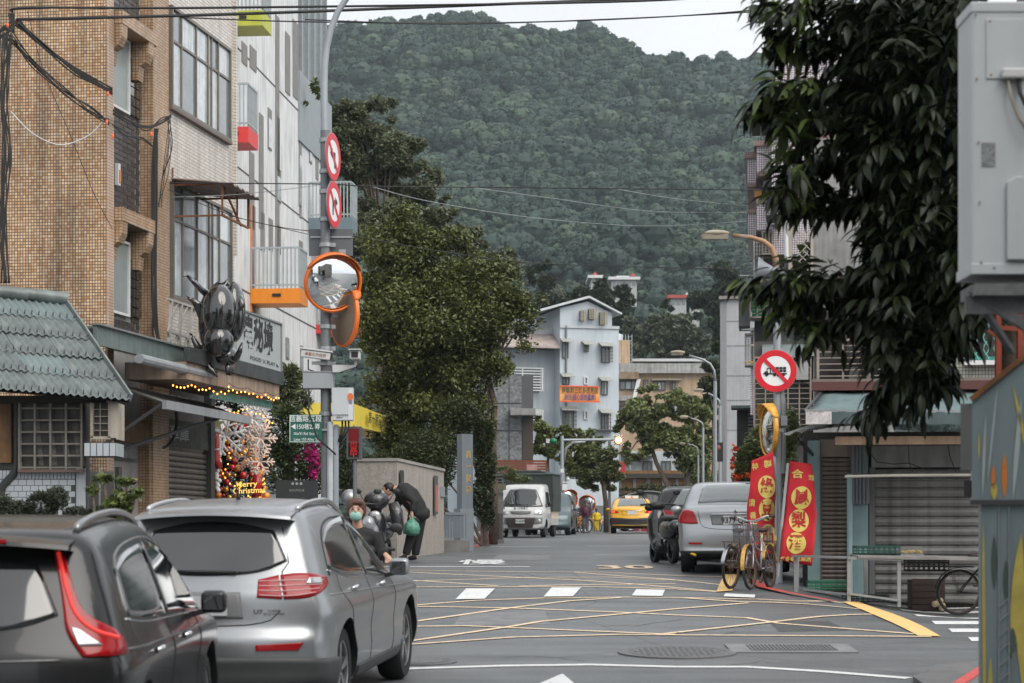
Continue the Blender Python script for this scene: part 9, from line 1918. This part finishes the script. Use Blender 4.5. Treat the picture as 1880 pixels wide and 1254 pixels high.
# ================================================================ street end: lamps, signals, park wall
def street_lamp(label, px, d, pole_top, path, head, r=.07):
 b = gp(px, d); t = thing('street_lamp', label, 'street lamp', b); q = d/F; V = lambda x, y: P(x, y, d)-b
 PM = mk('pole_pale', (.34,.37,.39), .45, .4)
 MB().tube([Vector((0,0,-.2)), V(px, pole_top)], [r, r*.85], 12).build('shaft', PM, t, smooth=40)
 MB().tube([V(px, pole_top)]+[V(*p) for p in path], [r*.8]+[r*.55]*len(path), 8).build('arm', PM, t, smooth=True)
 hx, hy, w_ = head; mb = MB(); mb.ell(V(hx, hy), (w_*q, .12, w_*.28*q), 14, 8); mb.build('lamp_head', mk('lamp_cream', (.38,.33,.25), .6), t, smooth=True); MB().box(*(V(hx-w_*.8, hy+w_*.36)+Vector((0,-.09,0))), *(V(hx+w_*.7, hy+w_*.05)+Vector((0,.09,0)))).build('lamp_glass', mk('lamp_glass', (.25,.22,.17), .3), t)
 return t
street_lamp('nearest tall street lamp whose arm curves left above the tan building', 1313, 72, 700, [(1311,680),(1304,668),(1290,660),(1265,653)], (1244, 647, 14))
street_lamp('second street lamp beside the nearest one with a lower arm', 1322, 84, 745, [(1320,735),(1312,728),(1300,722)], (1283, 716, 10))
street_lamp('third street lamp with arm in front of the open tree', 1291, 92, 785, [(1289,776),(1280,771),(1268,768)], (1256, 765, 9), .06)
street_lamp('small farthest street lamp with a short curved arm', 1282, 104, 835, [(1280,822),(1272,817),(1262,815)], (1253, 814, 6), .05)
t = thing('signal_box', 'dark signal head fixed between the two street lamps', 'traffic light', P(1318, 830, 80)); MB().box(-.18,-.1,-.35,.18,.15,.35).build('housing', BLACK, t); MB().ell((0,-.12,.15), (.10,.03,.10), 12, 8).build('lens', mk('lens_dull', (.25,.05,.03), .3), t, smooth=True)
SD = 90.; b = gp(1032, SD); q = SD/F; t = thing('traffic_signal_pole', 'grey signal pole with a horizontal arm over the street end', 'traffic signal', b); V = lambda x, y, w=0.: P(x, y, SD)-b+Vector((0,w,0)); PM = mk('pole_pale', (.34,.37,.39), .45, .4)
MB().tube([Vector((0,0,-.2)), V(1032,800)], [.09,.075], 12).build('shaft', PM, t, smooth=40); MB().tube([V(1036,845), V(1040,822), V(1052,812), V(1075,811)], .05, 8).build('brace', PM, t, smooth=True); MB().tube([V(1030,808), V(1130,807)], .055, 8).build('arm', PM, t)
MB().box(*V(1029,868,-.1), *V(1035,861,.1)).build('pale_band', WHITE, t)
o = thing('signal_light', 'dark green signal light head seen from the side on the arm', 'traffic light', P(1016, 810, SD)); mb = MB(); mb.ell((0,0,0), (.16,.25,.13), 14, 8); mb.build('housing', mk('signal_green', (.01,.16,.07), .4), o, smooth=True); MB().box(-.3,-.1,-.08,-.15,.1,.10).build('lens', mk('lens_white', (.55,.6,.58), .4), o)
o = thing('warning_beacon', 'striped square warning board with a glowing orange lamp', 'warning light', P(1135.5, 808, SD-.2)); h_ = 9.5*q
MB().box(-h_,0,-h_,h_,.04,h_).build('board', mk('board_white', (.65,.66,.66), .5), o); mb = MB()
for k in range(-4, 5):
 c0 = k*h_*.5; pts = []
 for s_, e in ((-h_, 0), (h_, 0)): pass
 a0, a1 = max(-h_, c0-h_), min(h_, c0+h_)
 if a1-a0 > .02: mb.prism([(a0, a0-c0), (min(h_,a0+h_*.22), a0-c0), (min(h_,a1), max(-h_, min(h_, a1-c0-h_*.22))), (a1, a1-c0)][::-1], -.006, -.002)
mb.build('stripes', BK, o); mb = MB(); mb.ell((0,-.06,0), (.125,.05,.125), 18, 10); mb.build('lamp', lit('beacon_glow', (1,.42,.10), 6), o, smooth=True); mb = MB(); mb.lathe([(.12,-.03),(.16,-.05),(.17,.0)], (0,-.02,0), Matrix.Rotation(PI/2,3,'X'), 20); mb.build('lamp_hood', mk('lamp_orange', (.7,.16,.03), .4), o)
mirror('far round convex mirror with orange rim above the share bicycles', P(1078, 925, 93), (-.25,-.95,0), 17*93/F*.8+.05, tilt=.1, back=None); mirror('far convex mirror turned aside behind the truck cover', P(1045, 917, 93.5), (.5,-.8,0), .42, tilt=0)
o = thing('mirror_post', 'thin grey post holding the far round mirror', 'post', gp(1078, 93.3)); MB().tube([(0,0,0),(0,0,1.2)], .035, 8).build('tube', PM, o)
o = thing('mirror_post', 'thin grey post holding the turned far mirror', 'post', gp(1045, 93.8)); MB().tube([(0,0,0),(0,0,1.3)], .035, 8).build('tube', PM, o)
t = thing('electrical_cabinet', 'grey electrical cabinet with a painted picture behind the child in yellow', 'cabinet', gp(1100, 108)); q = 108/F; z0 = t.location.z; zt = P(0,928,108).z-z0
MB().box(-15*q,0,0,17*q,.8,zt).build('case', mk('cabinet_grey', (.19,.20,.205), .6, var=.1), t, bev=.01); MB().box(-11*q,-.008,zt*.35,-2*q,-.002,zt*.85).build('painted_panel', mk('panel_blue', (.20,.30,.34), .6, var=.5, sc=6), t); MB().box(4*q,-.008,zt*.4,9*q,-.002,zt*.6).build('notice', WHITE, t)
t = thing('utility_post', 'slim dark utility post rising between the parked bicycles and taxi', 'post', gp(1119, 104)); MB().tube([(0,0,-.1),(0,0,P(0,810,104).z-t.location.z)], .07, 10).build('shaft', mk('post_brown', (.16,.15,.14), .7), t)
t = thing('small_camera_mount', 'white dome camera fixed low on the traffic signal pole', 'security camera', P(1043, 880, 89.8)); MB().ell((0,0,0), (.07,.07,.06), 12, 8).build('dome', WHITE, t, smooth=True); MB().box(-.22,0,-.14,.0,.05,-.10).build('arm', WHITE, t); MB().box(-.24,-.05,-.45,-.02,.1,-.2).build('box', WHITE, t)
t = thing('slatted_screen', 'row of brown upright slats behind the share bicycles', 'fence', gp(1040, 100)); q = 100/F; sl_ = MB().box(-.05,-.03,0,.05,.03,P(0,905,100).z-t.location.z).mesh('slat', mk('slat_brown', (.12,.09,.06), .7, var=.3))
for i in range(9): obj('slat', sl_, t, ((-9+i*2.6)*q, 0, 0))
# park wall of timber panels in concrete frame
t = thing('park_wall', 'long low wall of brown timber boards in a concrete frame', 'wall', gp(1230, 136)); q = 136/F; z0 = t.location.z; Z = lambda y: P(0,y,136).z-z0; BRN_ = mk('board_brown', (.26,.14,.06), .7, var=.25, sc=1.5, streak=.3)
bd = MB().box(-100*q,-.03,0,170*q,.03,.26).mesh('board', BRN_)
for i in range(6): obj('board', bd, t, (0,0,Z(906)+i*.235))
MB().box(-130*q,-.5,Z(878),180*q,.5,Z(870)).build('top_beam', mk('beam_dark2', (.06,.055,.05), .8), t); MB().box(-130*q,.031,-.5,180*q,.3,Z(906)-.01).build('base_wall', CONC, t)
ps = MB().box(-.09,-.12,-.5,.09,-.031,Z(870)).mesh('post', mk('post_steel', (.24,.25,.26), .5, .3))
for px in (1138, 1165, 1190, 1218, 1243, 1268, 1296, 1320, 1345): obj('post', ps, t, ((px-1230)*q, 0, 0))
t = thing('white_shop', 'plain pale building with a red lettered sign behind the street trees', 'building', gp(1180, 142)); q = 142/F; z0 = t.location.z; Z = lambda y: P(0,y,142).z-z0
MB().box(-40*q,0,-.5,120*q,5,Z(828)).build('wall', mk('wall_offwhite', (.50,.53,.55), .8, streak=.2), t); MB().box(-40*q,-1.2,Z(838),20*q,-.01,Z(833)).build('canopy', mk('canopy_sage', (.22,.27,.20), .6), t)
MB().tube([(-25*q,-1.1,-.3),(-25*q,-1.1,Z(838))], .06, 8).build('canopy_post', STEEL, t); MB().tube([(-21*q,-1.1,-.3),(-21*q,-1.1,Z(900))], .06, 8).build('canopy_post', STEEL, t)
for x_ in (0, 34, 66): window(t, (x_)*q, (x_+18)*q, Z(868), Z(846), -.004, FRM, PANE, nv=2, fw=.08, dep=.1)
o = thing('shop_sign', 'red shop sign with white block lettering near the signal arm', 'sign', P(1135, 871, 134)); q = 134/F; MB().box(-15*q,0,0,13*q,.3,23*q).build('board', RED, o, bev=.02); text('JD', 13*q, SW, o, TM((-1*q,-.01,13*q)), bold=.06); MB().box(-2*q,-.05,-5*q,13*q,.2,-.02).build('lower_panel', BLACK, o)
t = thing('roofed_shelter', 'low grey tent roof shelter behind the taxi', 'shelter', gp(1195, 125)); q = 125/F; z0 = t.location.z; Z = lambda y: P(0,y,125).z-z0
mb = MB(); mb.grid([[(-60*q+(110*q)*i/14, j*2.5-.5, Z(914)+(Z(901)-Z(914))*math.sin(PI*i/14)) for i in range(15)] for j in range(3)]); o = mb.build('roof', mk('tent_grey', (.17,.18,.17), .6, var=.2), t, smooth=True); o.modifiers.new('s','SOLIDIFY').thickness = .08
for x_ in (-58, -20, 18, 48): MB().tube([(x_*q,0,-.2),(x_*q,0,Z(912))], .05, 8).build('post', STEEL, t)
MB().box(-30*q,.5,0,10*q,.6,Z(926)).build('red_panel', mk('panel_red', (.35,.03,.04), .6), t)
bush('low_hedge', 'dark low hedge and plants in front of the timber park wall', 'hedge', gp(1160, 131), [(1150,905,40,10),(1110,915,30,14),(1260,900,60,12),(1190,895,20,10)], 5000, .16, LE, False, 51)
bush('garden_shrubs', 'bright green shrubs between the grey tower slab and street lamps', 'shrub', gp(1270, 112), [(1295,850,10,24),(1300,885,16,18),(1270,870,16,18),(1340,880,16,20)], 3500, .16, LC, False, 52)
# added unseen blocks behind the viewpoint: they darken reflections in mirrors and glossy paint
t = thing('added_street_row', 'added dark row of house blocks behind the viewpoint, reflected in mirrors and car paint', 'building', (0, -22, gz(0,-22)-.5)); MB().box(-22,-8,-1,-4.5,0,13).build('wall', mk('row_wall', (.22,.19,.16), .8, var=.3, sc=.5), t); MB().box(6,-8,-1,22,0,15).build('wall', mk('row_wall', (.22,.19,.16), .8), t)
for i in range(4):
 for j in range(3):
  for x0_ in (-20, 8): window(t, x0_+i*3.4, x0_+i*3.4+2, 2.5+j*3.2, 4.2+j*3.2, .01, ALU, PANE, nv=2, dep=-.1)
t = thing('added_side_block', 'added tall plain block right of the viewpoint, there to be reflected', 'building', (7.5, 0, gz(7.5,0))); MB().box(0,-16,-1,6,9,12).build('wall', mk('row_wall2', (.30,.28,.25), .8, var=.3, sc=.5), t)
t = thing('added_side_block', 'added tall plain block left of the viewpoint, there to be reflected', 'building', (-6.8, 0, gz(-6.8,0))); MB().box(-6,-16,-1,0,8,11).build('wall', mk('row_wall', (.22,.19,.16), .8), t)
